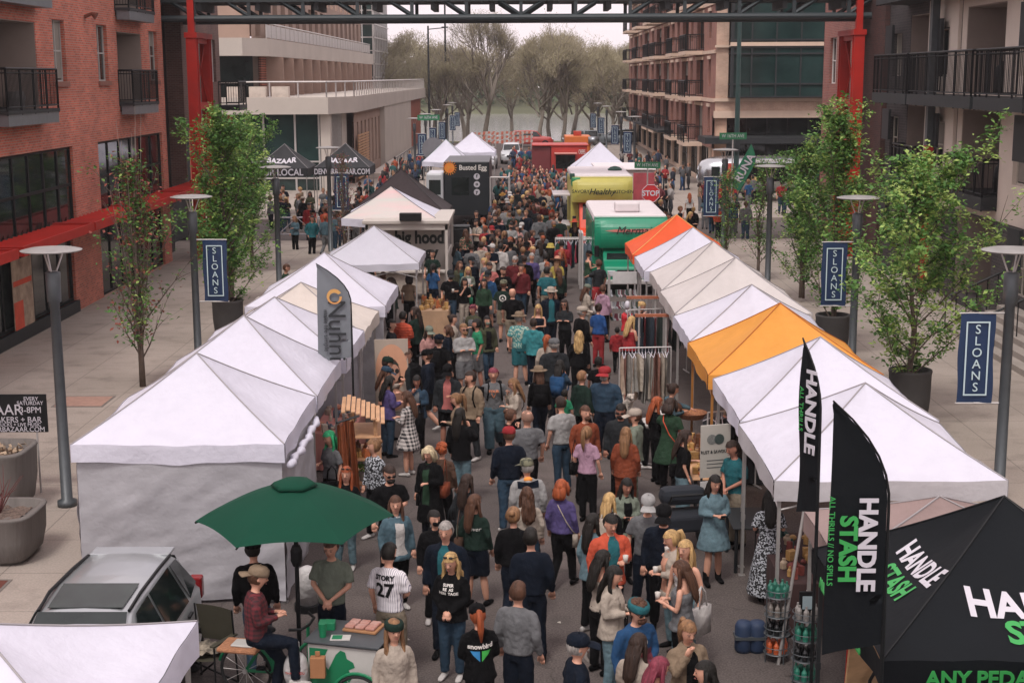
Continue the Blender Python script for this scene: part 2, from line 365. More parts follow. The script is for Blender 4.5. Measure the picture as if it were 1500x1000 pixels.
# -------- near left brick building --------
m_brickL = brick('red_brick', 'c0614a', '984636', '9c8072', bias=-.1)
m_brickD = brick('black_brick', '1f1c1c', '151414', '2a2624')
m_brickP = brick('plum_brick', '6a4a42', '573c37', '6a5a52')
m_stucco = M('taupe_stucco', '8d8078', .9, .1, .8, .1, 60)
BL = thing('apartment_building', 'red brick apartment building with black storefront windows on the left of the street', 'building', (-14.5, 40, 0))
BL.location = (0, 0, 0)
A, B = (-14.5, 18), (-14.5, 58.6)
def U(y): return y-18
wins = [(U(35.1), U(36.3), 7.5, 9.4), (U(44.9), U(46.1), 7.5, 9.4), (U(49.55), U(50.8), 7.5, 9.4), (U(56.5), U(57.75), 7.5, 9.4)]
wins += [(a, b, c+3.35, e+3.35) for a, b, c, e in wins]
recs = [(U(39.2), U(43.3), 6.4, 9.25, 1.6), (U(52), U(55.3), 6.4, 9.25, 1.6), (U(39.2), U(43.3), 9.75, 12.6, 1.6), (U(52), U(55.3), 9.75, 12.6, 1.6), (U(28), U(32), 6.4, 9.25, 1.6)]
stores = [(U(38.2), U(46.2), 3.0, 5.45), (U(49), U(57.8), 3.0, 5.45), (U(28), U(36), 3.0, 5.45)]
low = [(U(38.2), U(45.7), .5, 2.75), (U(48.7), U(57.4), .15, 2.75), (U(28), U(36), .5, 2.75)]
facade(BL, 'wall', A, B, .13, 14, wins+recs+stores+low, m_brickL)
boxpart(BL, 'roof', M('roof_gravel', '6a6663'), (-30, -14.6, 18, 58.5, 13.9, 14.1))
boxpart(BL, 'rear_wall', m_brickP, (-30.2, -30, 18, 58.5, .13, 14), (-30, -14.8, 17.8, 18, .13, 14))
m_sill = M('sandstone_sill', '7d5347', .8, .1, 5)
for h in wins: window(BL, A, B, h, 2, 2, M('window_frame_grey', '9f9c98'), sill=m_sill, rows=[1.0*.95])
for h in stores: window(BL, A, B, h, 6, 2, m_black, fw=.09, rec=.12, name='storefront_window')
for h in low: window(BL, A, B, h, 6, 1, m_black, fw=.09, rec=.12, name='shop_window')
boxpart(BL, 'plinth', m_dark, (-14.62, -14.42, 38.1, 45.8, .13, .5), (-14.62, -14.42, 28, 36, .13, .5))
boxpart(BL, 'spandrel', m_dark, (-14.62, -14.47, 38.2, 46.2, 2.76, 2.99), (-14.62, -14.47, 49, 57.8, 2.76, 2.99), (-14.62, -14.47, 28, 36, 2.76, 2.99))
for h in recs:
    y0, y1 = h[0]+18, h[1]+18
    boxpart(BL, 'recess_wall', m_stucco, (-16.3, -16.1, y0, y1, h[2], h[3]), (-16.1, -14.52, y0-.0+.003, y0+.03, h[2], h[3]), (-16.1, -14.52, y1-.03, y1-.003, h[2], h[3]), (-16.1, -14.52, y0, y1, h[3]-.03, h[3]-.003))
    o, T = balcony(BL, A, B, h[0]-.1, h[1]+.2, h[2]+.32, .55, 1.15, .1, m_dark, inset=1.5, bars=.1)
    boxpart(o, 'kick_band', M('zinc_band', '6f7478', .4, .1, 4, metal=.3), (-14.44, -13.98, y0-.05, y1+.15, h[2]-.1, h[2]+.22))
g = MB(); g.tube([(-14.5, 48.3, 9.6), (-14.25, 48.3, 9.7), (-14.1, 48.3, 9.62)], [.06, .06, .13], 10); g.obj('wall_lamp', M('rust_lamp', '6b3b2c'), BL)
# poster in the shop window
po = thing('window_poster', 'tall orange and cream advertising poster in the left shop window', 'poster')
g = MB(); g.box(-14.5, -14.48, 39.95, 41.6, .45, 2.5); g.obj('sheet', M('poster_cream', 'b9a48c', .6, .4, 2.5, second='7f6a5c'), po)
g = MB(); g.box(-14.478, -14.47, 39.97, 40.7, .5, 1.3); g.box(-14.478, -14.47, 40.0, 41.5, 1.75, 1.9); g.obj('colour_panel', M('poster_orange', 'c24b34'), po)
# red awnings
def awning(y0, y1, lab):
    t = thing('awning', lab, 'awning', (0, 0, 0), group='red steel awnings over the left shopfronts')
    g = MB(); x0, x1, z = -14.42, -13.15, 2.95
    g.box(x1-.08, x1, y0, y1, z+.02, z+.28); g.box(x0, x1-.08, y0, y0+.08, z+.02, z+.28); g.box(x0, x1-.08, y1-.08, y1, z+.02, z+.28)
    g.obj('frame', m_red, t)
    g = MB(); n = int((y1-y0)/.42)
    for i in range(n):
        ya = y0+.1+(y1-y0-.2)*i/n; g.add([(x0, ya, z+.1), (x1-.09, ya, z+.1), (x1-.09, ya+.26, z+.24), (x0, ya+.26, z+.24)], [(0, 1, 2, 3)])
        g.add([(x0, ya+.26, z+.24), (x1-.09, ya+.26, z+.24), (x1-.09, ya+.3, z+.1), (x0, ya+.3, z+.1)], [(0, 1, 2, 3)])
    g.obj('slats', m_red, t)
    g = MB()
    for y in (y0+.5, (y0+y1)/2, y1-.5): g.bar((x0, y, z+.05), (x1-.05, y, z+.05), .09)
    g.obj('bracket', m_dark, t)
awning(29, 36.9, 'red corrugated steel awning nearest the camera, by the edge of the picture')
awning(37.3, 43.6, 'red corrugated steel awning above the shop window with the poster')
awning(43.75, 49.9, 'red corrugated steel awning over the brick pier left of the bare tree')
awning(50.05, 56.2, 'red corrugated steel awning behind the slender bare tree')
awning(56.35, 62, 'farthest red corrugated steel awning, reaching the red bridge tower')
# dark end bay and plum wing
boxpart(BL, 'dark_wall', m_brickD, (-19, -15.2, 58.6, 62, .13, 14))
plum_holes = [(5.6, 6.7, 7.4, 9.35), (5.6, 6.7, 10.8, 12.7)]
facade(BL, 'wing_wall', (-14.5, 62), (-14.5, 69.6), 5.4, 14, plum_holes, m_brickP)
boxpart(BL, 'wing_end', m_brickP, (-19, -14.502, 61.9, 62.0, 3, 13.99), (-19, -14.502, 69.5, 69.6, 5.4, 13.99), (-19, -14.502, 62, 69.5, 5.35, 5.45), (-19, -18.9, 62, 69.5, .13, 14))
for h in plum_holes: window(BL, (-14.5, 62), (-14.5, 69.6), h, 2, 2)
boxpart(BL, 'ground_floor', m_dark, (-19, -16, 62, 69, .13, 5.35))
o, T = balcony(BL, (-14.5, 62), (-14.5, 69.6), 7.0, 8.9, 6.3, 1.0, 1.1, .25, m_dark)
# -------- near right building --------
BR = thing('apartment_building', 'grey and black brick apartment building with deep balconies on the right', 'building')
m_greige = M('greige_panel', 'cdc1b5', .85, .08, .7, .08, 50)
m_brickD2 = brick('charcoal_brick', '3d3a3a', '2c2a2b', '4a4544', bh=.1)
m_maroon = brick('maroon_brick', '4a2a26', '35211f', '44302b')
A, B = (14.5, 57.5), (14.5, 16)
def V(y): return 57.5-y
rec = []
for z in (.4, 3.75, 7.0, 10.5):
    rec += [(V(54.2), V(51.6), z, z+2.75, 1.9), (V(47.4), V(43.6), z, z+2.75, 1.9)]
    rec += [(V(36), V(32), z, z+2.75, 1.9)]
pan = [(57.5, 47.9, m_brickD2), (47.9, 43.4, m_greige), (43.4, 16, m_greige)]
wn = []
for z in (1.2, 4.4, 7.55, 10.9):
    wn += [(V(56.6), V(55.4), z, z+1.6), (V(50.6), V(49.0), z, z+1.6), (V(42.3), V(40.3), z, z+1.75), (V(39.5), V(37.3), z, z+1.75)]
for i, (ya, yb, mt) in enumerate(pan):
    hs_ = [h for h in rec+wn if h[0] >= V(ya)-.6 and h[1] <= V(yb)+.6]
    hh = [tuple([h[0]-V(ya), h[1]-V(ya)]+list(h[2:])) for h in hs_]
    zlo = 3.2 if mt is m_greige else .13
    facade(BR, 'wall', (14.5, ya), (14.5, yb), zlo, 14.5, [h for h in hh if h[2] >= zlo], mt)
    if mt is m_greige: facade(BR, 'base_wall', (14.46, ya), (14.46, yb), .13, 3.2, [h for h in hh if h[3] <= 3.2], m_brickD2)
boxpart(BR, 'greige_bay', m_greige, (14.38, 14.499, 47.95, 51.4, 3.2, 4.38), (14.38, 14.499, 47.95, 48.9, 4.38, 13.9), (14.38, 14.499, 50.7, 51.4, 4.38, 13.9), (14.38, 14.499, 48.9, 50.7, 6.02, 7.53), (14.38, 14.499, 48.9, 50.7, 9.17, 10.88))
boxpart(BR, 'corner_wall', m_maroon, (14.3, 14.49, 57.5, 61.5, .13, 14.2), (14.3, 19, 57.3, 57.5, .13, 14.2))
facade(BR, 'wing_wall', (14.5, 69.6), (14.5, 61.5), .13, 14, [(1.4, 2.8, 7.2, 9.3), (1.4, 2.8, 3.8, 5.8), (1.4, 2.8, .8, 2.6)], brick('rose_brick', '945144', '7d453c', '8d7068'))
boxpart(BR, 'wing_front', brick('rose_brick', '', '', ''), (14.5, 19, 61.4, 61.5, .13, 14), (14.5, 19, 69.55, 69.6, .13, 14))
for h in [(1.4, 2.8, 7.2, 9.3), (1.4, 2.8, 3.8, 5.8), (1.4, 2.8, .8, 2.6)]: window(BR, (14.5, 69.6), (14.5, 61.5), h, 2, 2)
boxpart(BR, 'roof', M('roof_gravel', '6a6663'), (14.6, 30, 16, 69.4, 14.1, 14.3)); boxpart(BR, 'rear_wall', m_maroon, (30, 30.2, 16, 69.4, .13, 14.2), (14.7, 30, 15.8, 16, .13, 14.2))
for h in wn: window(BR, A, B, h, 2, 2, M('cream_frame', 'b5ada2'), rows=[.8])
for h in wn:
    g = MB(); y0 = 57.5-h[1]; g.box(14.1, 14.2, y0-.05, y0+.95, h[2]+.75, h[3]+.3); g.obj('sun_shade', m_dark, BR)
for h in rec:
    y0, y1 = 57.5-h[1], 57.5-h[0]
    boxpart(BR, 'recess_wall', m_stucco, (16.3, 16.5, y0, y1, h[2], h[3]), (14.52, 16.3, y0+.003, y0+.04, h[2], h[3]), (14.52, 16.3, y1-.04, y1-.003, h[2], h[3]), (14.52, 16.3, y0, y1, h[3]-.04, h[3]-.003))
    boxpart(BR, 'glass_door', m_glass, (16.25, 16.29, (y0+y1)/2-.1, y1-.4, h[2]+.05, h[3]-.5))
for z in (6.95, 10.5):
    for ya, yb in ((54.6, 49.9), (49.7, 42.7), (42.4, 38.2), (35.9, 31.9)):
        balcony(BR, (13.3+1.2, 57.5), B, V(ya), V(yb), z, 1.25, 1.35, .36, m_dark, bars=.13)
for ya, yb in ((54.4, 51.4), (47.5, 43.5), (36.1, 31.9)): balcony(BR, A, B, V(ya), V(yb), 3.9, .5, 1.15, .4, m_dark, inset=1.7, bars=.13)
boxpart(BR, 'red_post', m_red, (13.9, 14.15, 49.3, 49.6, .13, 5.2)); boxpart(BR, 'grey_post', m_grey, (13.9, 14.15, 49.3, 49.6, 5.2, 14))
# entrance stairs with railing at far right
sr = thing('entrance_stairs', 'concrete entrance stairs with black railing beside the right apartment building', 'stairs')
g = MB()
for i in range(5): g.box(12.6+i*.35, 14.44, 31, 41.5, .13+i*.16, .13+(i+1)*.16-.002)
g.obj('steps', M('step_concrete', '8f877f', .85, .1, 2), sr)
g = MB()
for y in (31.0, 34.5, 38, 41.5):
    for i in range(7):
        x = 12.5+i*.3; z0 = .2+i*.14; g.bar((x, y, z0), (x, y, z0+.95), .025)
    g.bar((12.5, y, 1.15), (14.3, y, 1.99), .05)
g.obj('railing', m_black, sr)
# -------- footbridge on two red towers --------
BD = thing('footbridge', 'dark steel truss footbridge carried across the street by two red towers', 'footbridge')
def tower(xc):
    g = MB()
    for y in (59.5, 62.0):
        g.box(xc-.21, xc+.21, y-.2, y-.15, .13, 9.2); g.box(xc-.21, xc+.21, y+.15, y+.2, .13, 9.2); g.box(xc-.1, xc+.1, y-.15, y+.15, .13, 9.2)
    for z in (.9, 3.1, 6.3, 9.0): g.box(xc-.12, xc+.12, 59.7, 61.8, z, z+.28)
    g.box(xc-.26, xc+.26, 59.25, 62.25, 9.2, 9.42); g.box(xc-.13, xc+.13, 59.4, 59.7, 9.42, 13)
    o = g.obj('tower', m_red, BD)
    g = MB()
    for z0, z1 in ((1.2, 3.1), (3.4, 6.3), (6.6, 9.0)): g.bar((xc, 59.7, z0), (xc, 61.8, z1), .05); g.bar((xc+.04, 61.8, z0), (xc+.04, 59.7, z1), .05)
    g.obj('cross_bracing', m_red, o)
tower(-13.5); tower(13.8)
g = MB()
for y in (59.6, 62.4):
    g.tube([(-16, y, 9.97), (16, y, 9.97)], .14, 10); g.box(-16, 16, y-.12, y+.12, 13.0, 13.25); g.box(-16, 16, y-.1, y+.1, 10.62, 10.8)
g.obj('chord', M('bridge_steel', '2b3437', .5, .1, 2), BD)
nb = 14
for y in (59.6, 62.4):
    g = MB()
    for i in range(nb+1):
        x = -15.6+31.2*i/nb; g.box(x-.07, x+.07, y-.07, y+.07, 10.09, 10.62); g.box(x-.07, x+.07, y-.07, y+.07, 10.8, 13.0)
        if i < nb:
            x2 = -15.6+31.2*(i+1)/nb
            a, b = (x, x2) if i >= nb/2 else (x2, x)
            g.bar((a, y, 10.05), (a+(b-a)*.42, y, 10.66), .12); g.bar((a+(b-a)*.42, y, 10.8), (b, y, 13), .12)
    g.obj('web_member', M('bridge_steel', '2b3437'), BD)
g = MB()
for i in range(40):
    x = -16+32*i/40; g.box(x, x+.76, 59.75, 62.25, 10.66, 10.76)
for i in range(14): x = -15.6+31.2*i/13; g.box(x-.1, x+.1, 59.72, 62.3, 10.3, 10.64)
g.obj('deck', M('deck_board', '3a3d3e', .8, .2, 3), BD)
g = MB()
for i in range(220): x = -15.9+31.8*i/219; g.box(x-.012, x+.012, 59.44, 59.46, 10.8, 12)
g.box(-16, 16, 59.43, 59.47, 11.95, 12.02); g.obj('railing', m_dark, BD)
# -------- far left stepped building --------
FL = thing('terraced_building', 'pale concrete building with curved terraces and glass corner beyond the bridge on the left', 'building')
m_band = M('pale_concrete', 'b0a89f', .85, .08, .4, .05, 40); m_taupe = M('taupe_panel', '9a8274', .85, .1, .8)
m_slat = brick('timber_slats', '8a4f3c', '9a5c48', '4b2a22', 40, .16, msize=.03); m_rust = M('rust_panel', '8e4a36', .8, .1, 1)
low_poly = [(-24, 95), (-12.6, 95), (-11.9, 102), (-11.9, 121), (-24, 121)]
boxpart(FL, 'core_wall', m_taupe, (-24, -12.6, 99.5, 120, .13, 5.2))
boxpart(FL, 'corner_wall', m_rust, (-22.5, -19.2, 95.3, 99.4, .13, 5.2))
g = MB(); g.box(-19.2, -13.4, 95.8, 95.9, .13, 5.2); g.obj('glass_wall', m_glass2, FL)
g = MB()
for x in (-19.2, -17.2, -15.1, -13.5): g.box(x-.06, x+.06, 95.68, 95.78, .13, 5.2)
for z in (.9, 2.0): g.box(-19.1, -13.5, 95.69, 95.77, z, z+.1)
g.obj('mullion', m_lgrey, FL)
boxpart(FL, 'pier', m_band, (-13.35, -12.7, 95.4, 96.2, .13, 5.19)); boxpart(FL, 'pier', m_band, (-12.66, -12.4, 99.3, 102, .13, 5.19))
g = MB()
for i in range(14): g.box(-12.9+.03*i, -12.86+.03*i, 96.3+i*.22, 96.36+i*.22, .13, 5.2)
g.obj('corrugated_panel', m_lgrey, FL)
g = MB(); g.prism([(-24, 94.6), (-12.7, 94.6), (-11.4, 99.5), (-11.4, 172), (-24, 172)], 5.2, 6.3); g.obj('terrace_band', m_band, FL)
hol = [(1.8+i*2.6, 2.9+i*2.6, .9, 4.4) for i in range(7)]
facade(FL, 'window_wall', (-11.9, 102), (-11.9, 121), .13, 5.19, hol, m_taupe, .35)
for h in hol: window(FL, (-11.9, 102), (-11.9, 121), h, 1, 2, m_dark, fw=.06, rec=.25)
g = MB(); g.box(-12.6, -11.5, 121, 150, .13, 5.19); g.box(-12.6, -11.49, 121, 150, 5.19, 5.2); g.obj('blank_wall', m_band, FL)
g = MB(); g.box(-12.6, -11.9, 152, 170, .13, 5.19); g.obj('end_wall', m_rust, FL)
g = MB()
for i in range(16): g.box(-11.7, -11.62, 102.5, 109.5, .4+i*.2, .53+i*.2)
g.obj('slat_screen', m_wood, FL)
# terrace rail
g = MB(); path = [(-24, 94.75), (-12.8, 94.75), (-11.55, 99.6), (-11.55, 171)]
for (x0, y0), (x1, y1) in zip(path, path[1:]):
    L_ = math.hypot(x1-x0, y1-y0); n = max(2, int(L_/1.6))
    for i in range(n+1): t = i/n; x, y = x0+(x1-x0)*t, y0+(y1-y0)*t; g.bar((x, y, 6.3), (x, y, 7.3), .07)
    g.bar((x0, y0, 7.3), (x1, y1, 7.3), .08)
g.obj('terrace_railing', m_lgrey, FL)
boxpart(FL, 'upper_wall', m_slat, (-24, -17.8, 99, 165, 6.3, 9.0)); boxpart(FL, 'upper_front', m_glass, (-24, -17.9, 96.5, 98.9, 6.3, 9.0))
for i in range(14): g = MB(); y = 101+i*4.6; g.box(-17.8, -16.6, y, y+.12, 6.3, 8.99); g.obj('partition', m_taupe, FL)
g = MB(); g.prism([(-24, 94.6), (-18.2, 94.6), (-16.9, 97), (-16.9, 166), (-24, 166)], 9.0, 10.15); g.obj('upper_band', m_band, FL)
hol = [(1.5+i*3.6, 3.5+i*3.6, 10.4, 13.3) for i in range(18)]
facade(FL, 'top_wall', (-18.2, 98), (-18.2, 165), 10.15, 18, hol+[(a, b, 14, 17) for a, b, c, e in hol], m_taupe, .6)
for i, h in enumerate(hol): window(FL, (-18.2, 98), (-18.2, 165), h, 2, 1, m_lgrey, m_glass2 if i % 3 else m_glass, fw=.12, rec=.4)
boxpart(FL, 'top_front', m_taupe, (-24, -18.3, 97.9, 98, 10.15, 18)); g = MB()
for i in range(34): y = 98+i*2; g.bar((-17.2, y, 10.15), (-17.2, y, 11.2), .05)
g.bar((-17.2, 98, 11.2), (-17.2, 165, 11.2), .07); g.box(-17.215, -17.2, 98, 165, 10.25, 11.1); g.obj('glass_railing', m_lgrey, FL)
boxpart(FL, 'glass_tower', m_glass2, (-24, -16.9, 166, 184, 5, 24)); g = MB()
for i in range(12): z = 6+i*1.5; g.box(-24, -16.9, 165.88, 165.98, z, z+.12); g.box(-16.88, -16.78, 166, 184, z, z+.12)
for i in range(6): x = -23+i*1.2; g.box(x, x+.1, 165.87, 165.97, 5, 24)
for i in range(9): y = 166+i*2; g.box(-16.88, -16.77, y, y+.1, 5, 24)
g.obj('tower_mullion', m_lgrey, FL)
g = MB()
for i in range(3): x = -19.5+i*1.5; g.box(x, x+1.1, 95.3, 96.0, 6.3, 7.0)
g.obj('terrace_table', M('linen', 'c4b8ac'), FL)
# ramp with railing by the left building
rr = thing('stair_railing', 'dark railing climbing the steps beside the pale building across the crossing', 'railing')
g = MB()
for i in range(24): y = 108+i*1.4; g.bar((-9.6, y, .13), (-9.6, y, 1.5+.0*i), .04)
g.bar((-9.6, 108, 1.5), (-9.6, 140, 1.5), .06); g.bar((-9.6, 108, .5), (-9.6, 140, .5), .04); g.obj('bars', m_dark, rr)
g = MB(); g.box(-11.4, -9.7, 107, 142, .13, .5); g.obj('plinth', m_band, rr)
# -------- far right brick building --------
FR = thing('apartment_building', 'brown and beige brick apartment block with glazed corner bay beyond the crossing', 'building')
m_bk1 = brick('brown_brick', '8c5444', '7a483c', '8a7268'); m_bk2 = brick('tan_brick', 'bd9c88', 'b2917e', 'b8a494'); m_peach = brick('peach_brick', 'd4a98c', 'ca9f84', 'c0aa99')
m_trim = M('cast_stone', 'c4ad9a', .8, .08, 1)
A, B = (12.5, 168), (12.5, 93)
def W_(y): return 168-y
hol = []; bal = []
ys = [(95.5, 96.7, 0), (99.5, 103.3, 1), (105.5, 107, 0), (108.5, 112.5, 1), (114.5, 116.5, 0), (118.5, 120.5, 0), (122.5, 127, 1), (129.5, 134, 1), (136.5, 139, 0), (142, 147, 1), (150, 152.5, 0), (155, 160, 1), (163, 165, 0)]
for z in (2.95, 6.05, 9.15, 12.25, 15.35):
    for a, b, k in ys:
        if z > 0: hol.append((W_(b), W_(a), z+(.25 if k else .9), z+2.6, .35)); bal.append((a, b, z, k))
facade(FR, 'wall', A, B, 2.9, 18.5, hol, m_bk1)
for (a, b, z, k), h in zip(bal, hol):
    window(FR, A, B, h, 2, 1, M('cream_frame', 'b5ada2') if not k else m_dark, fw=.07, rec=.3)
    boxpart(FR, 'lintel', m_trim, (12.4, 12.5, a-.15, b+.15, h[3]+.01, h[3]+.22))
    if k: balcony(FR, A, B, W_(b)-.2, W_(a)+.2, z+.1, 1.3, 1.1, .25, m_trim, m_black, bars=.3)
facade(FR, 'arcade_wall', (12.9, 168), (12.9, 93.4), .13, 2.88, [(2+i*6.2, 7+i*6.2, .4, 2.7) for i in range(12)], m_trim, .3)
for i in range(12): window(FR, (12.9, 168), (12.9, 93.4), (2+i*6.2, 7+i*6.2, .4, 2.7), 5, 2, m_black, rec=.2, name='shop_window')
g = MB()
for z in (6.0, 9.1, 12.2, 15.3): g.box(12.38, 12.499, 93.1, 168, z-.1, z+.12)
g.obj('string_course', m_trim, FR)
facade(FR, 'front_wall', (12.5, 93), (26, 93), 5.0, 18.5, [(.8, 8.6, 6.2, 18.5, .5), (9.9, 11.3, 7.3, 9.0)], m_bk2)
boxpart(FR, 'end_bay', m_peach, (21.2, 26, 92.8, 92.99, 4, 18.4)); window(FR, (12.5, 92.8), (26, 92.8), (9.3, 10.6, 7.2, 9.1), 2, 2, m_black, rec=-.05)
boxpart(FR, 'base_band', m_trim, (12.4, 21.1, 92.85, 92.98, 4.9, 5.35), (12.4, 21.1, 92.8, 92.98, 5.95, 6.15), (12.4, 21.1, 92.8, 92.98, 9.35, 9.5), (21.2, 26, 92.7, 92.79, 6.0, 6.2), (21.2, 26, 92.7, 92.79, 9.3, 9.6))
g = MB(); g.box(13.4, 21.0, 92.2, 93.2, 6.2, 18.4); g.obj('glazed_bay', m_glass2, FR)
g = MB()
for z in (6.2, 7.0, 8.9, 9.3, 9.75, 12.3, 12.8): g.box(13.3, 21.1, 92.08, 92.19, z, z+.1); g.box(13.28, 13.39, 92.2, 93.0, z, z+.1)
for i in range(5): x = 14.6+i*1.56; g.box(x, x+.09, 92.1, 92.18, 6.3, 18.3)
g.box(13.3, 13.5, 92.06, 92.2, 6.2, 18.4); g.box(20.9, 21.1, 92.06, 92.2, 6.2, 18.4)
g.obj('bay_mullion', m_dark, FR); boxpart(FR, 'bay_band', m_trim, (13.25, 21.15, 92.02, 92.07, 9.42, 9.66))
g = MB(); g.box(12.9, 26, 94.5, 94.6, .13, 5.0); g.obj('lobby_glass', m_glass, FR)
g = MB()
for i in range(10): x = 13.4+i*1.35; g.box(x, x+.08, 94.38, 94.48, .13, 5.0)
g.obj('lobby_mullion', m_black, FR)
boxpart(FR, 'canopy', m_dark, (11.6, 21.5, 90.6, 94.3, 3.35, 3.75)); boxpart(FR, 'pillar', m_peach, (12.5, 13.3, 93.2, 94.2, .13, 4.89)); boxpart(FR, 'pillar', m_peach, (21.3, 22.2, 93.2, 94.2, .13, 4.89))
boxpart(FR, 'soffit', m_trim, (12.5, 26, 93.01, 94.4, 4.9, 5.0)); boxpart(FR, 'roof', M('roof_gravel', '6a6663'), (12.7, 26, 93.2, 167.9, 18.3, 18.5)); boxpart(FR, 'rear_wall', m_bk1, (26, 26.2, 92.9, 168, .13, 18.4), (12.6, 26, 167.8, 168, .13, 18.4))
boxpart(FR, 'arcade_canopy', m_dark, (11.2, 12.88, 118, 160, 3.0, 3.2))
# ================= TENTS =================
m_pole = M('tent_pole', 'a9a6a3', .35, .08, 10, metal=.5)
m_seam = M('tent_seam', '8f8b8c', .8, 0)
def tent(x0, x1, y0, y1, lab, peak=3.4, eave=2.38, mat=None, val=.27, group=None, seed=0, legs='1111', walls=(), base=0.0, seam=None, frame=None, panel=None, name='market_tent', vmat=None, ruffle=.012):
    mat = mat or m_white; cx, cy = (x0+x1)/2, (y0+y1)/2; hx, hy = (x1-x0)/2, (y1-y0)/2
    t = thing(name, lab, 'tent', (cx, cy, base), 0, group); rnd = random.Random(seed)
    e = eave-base; p = peak-base
    sx_, sy_ = rnd.uniform(-.05, .05), rnd.uniform(-.06, .06)
    def H(u, v):
        r = max(abs(u), abs(v)); q = (min(abs(u), abs(v))/r) if r > 1e-6 else 1
        z = e+(p-e)*(1-r)
        sag = (.1+.05*abs(sx_)*10)*(1-q**1.5)*math.sin(math.pi*min(1, r*1.02))**.8+.035*math.sin(math.pi*r)
        if r > .9: sag += .05*(1-q)*(r-.9)/.1
        dc = math.hypot(1-abs(u), 1-abs(v)); ac = math.atan2(1-abs(v), 1-abs(u)+1e-6); wk = .022*math.sin(ac*24+seed*2)*math.exp(-dc*2.4)*min(1, dc*5)*min(1, (1-q)*4); f = wk+(1-q)*(.045*noise.noise(Vector((u*2.5+seed, v*2.5, 1)))+.006*math.sin((u+v*.7)*13+seed)*r)
        return z-sag+f*(1 if r > .04 else 0)
    def S(u, v, kx, ky):   # the eave edge pulls in slightly between corners
        r = max(abs(u), abs(v)); a = 1-.03*(1-(min(abs(u), abs(v))/max(r, 1e-6))**2)*r
        return (u*hx*(a if abs(u) >= abs(v) else 1)+sx_*(1-r), v*hy*(a if abs(v) > abs(u) else 1)+sy_*(1-r))
    g = MB()
    def P(a, b):
        u, v = -1+2*a, -1+2*b; x, y = S(u, v, 0, 0); return (x, y, H(u, v))
    for side in range(4):
        def Q(a, r, side=side):
            w_ = (-1+2*a)*r; u, v = [(w_, -r), (r, w_), (-w_, r), (-r, -w_)][side]
            return P((u+1)/2, (v+1)/2)
        g.k = 1 if (panel and side == 0) else 0; g.grid(Q, 16, 14)
    me = g.mesh('canopy', [mat]+([panel] if panel else []), True)
    link('canopy', me, t)
    for side in range(4):
        g = MB()
        def V(a, b, side=side):
            w_ = -1+2*a
            u, v = [(w_, -1), (1, w_), (-w_, 1), (-1, -w_)][side]
            x, y = S(u, v, 0, 0); o = ruffle*math.sin(a*15+side*2+seed)*b+.04*b*noise.noise(Vector((a*4, seed, side)))
            nx, ny = [(0, -1), (1, 0), (0, 1), (-1, 0)][side]
            return (x+nx*(.012+o), y+ny*(.012+o), H(u, v)+.006-val*b*(1-.05*math.sin(a*9+seed)))
        g.grid(V, 24, 3); g.obj('valance', vmat or mat, t, True)
    for sx in (-1, 1):
        for sy in (-1, 1):
            g = MB(); g.tube([P((1+sx*k/8)/2, (1+sy*k/8)/2)[:2]+(P((1+sx*k/8)/2, (1+sy*k/8)/2)[2]+.004,) for k in range(9)], .011, 5, False); g.obj('seam', seam or m_seam, t)
    i = 0
    for sx in (-1, 1):
        for sy in (-1, 1):
            if legs[i] == '1':
                g = MB(); X, Y = sx*(hx-.09), sy*(hy-.09); g.box(X-.022, X+.022, Y-.022, Y+.022, 0, e-.03); g.box(X-.028, X+.028, Y-.028, Y+.028, .9, .98); g.box(X-.05, X+.05, Y-.05, Y+.05, 0, .012); g.obj('leg', frame or m_pole, t)
            i += 1
    g = MB()
    for sy in (-1, 1):
        for k in range(2):
            xa, xb = -hx+.1+k*(hx-.1), -hx+.1+(k+1)*(hx-.1)
            for za, zb in ((.42, .1), (.1, .42)): g.bar((xa, sy*(hy-.09), e-za), (xb, sy*(hy-.09), e-zb), .022)
    for sx in (-1, 1):
        for k in range(2):
            ya, yb = -hy+.1+k*(hy-.1), -hy+.1+(k+1)*(hy-.1)
            for za, zb in ((.42, .1), (.1, .42)): g.bar((sx*(hx-.09), ya, e-za), (sx*(hx-.09), yb, e-zb), .022)
    g.obj('truss', frame or m_pole, t)
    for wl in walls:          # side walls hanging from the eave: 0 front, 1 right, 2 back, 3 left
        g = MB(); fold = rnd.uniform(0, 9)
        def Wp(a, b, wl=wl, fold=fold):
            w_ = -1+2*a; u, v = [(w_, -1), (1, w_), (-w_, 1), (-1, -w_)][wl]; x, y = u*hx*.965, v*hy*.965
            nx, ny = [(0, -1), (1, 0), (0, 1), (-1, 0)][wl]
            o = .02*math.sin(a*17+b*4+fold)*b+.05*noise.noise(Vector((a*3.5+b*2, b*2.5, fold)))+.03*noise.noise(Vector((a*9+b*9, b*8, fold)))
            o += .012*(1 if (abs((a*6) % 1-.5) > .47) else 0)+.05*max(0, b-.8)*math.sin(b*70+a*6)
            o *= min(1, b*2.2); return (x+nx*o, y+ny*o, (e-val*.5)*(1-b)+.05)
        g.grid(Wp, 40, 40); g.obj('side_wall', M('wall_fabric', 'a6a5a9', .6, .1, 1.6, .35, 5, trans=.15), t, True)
    return t
GL, GR = 'white canopy tents in the left row', 'canopy tents in the right row'
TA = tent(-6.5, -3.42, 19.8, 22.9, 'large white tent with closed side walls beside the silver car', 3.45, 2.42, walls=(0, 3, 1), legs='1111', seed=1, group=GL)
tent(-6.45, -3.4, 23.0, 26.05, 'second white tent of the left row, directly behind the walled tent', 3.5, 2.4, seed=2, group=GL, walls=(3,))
tent(-6.4, -3.3, 26.15, 29.2, 'third white tent of the left row, overlapped by the grey feather flag', 3.35, 2.4, seed=3, group=GL, walls=(3, 2))
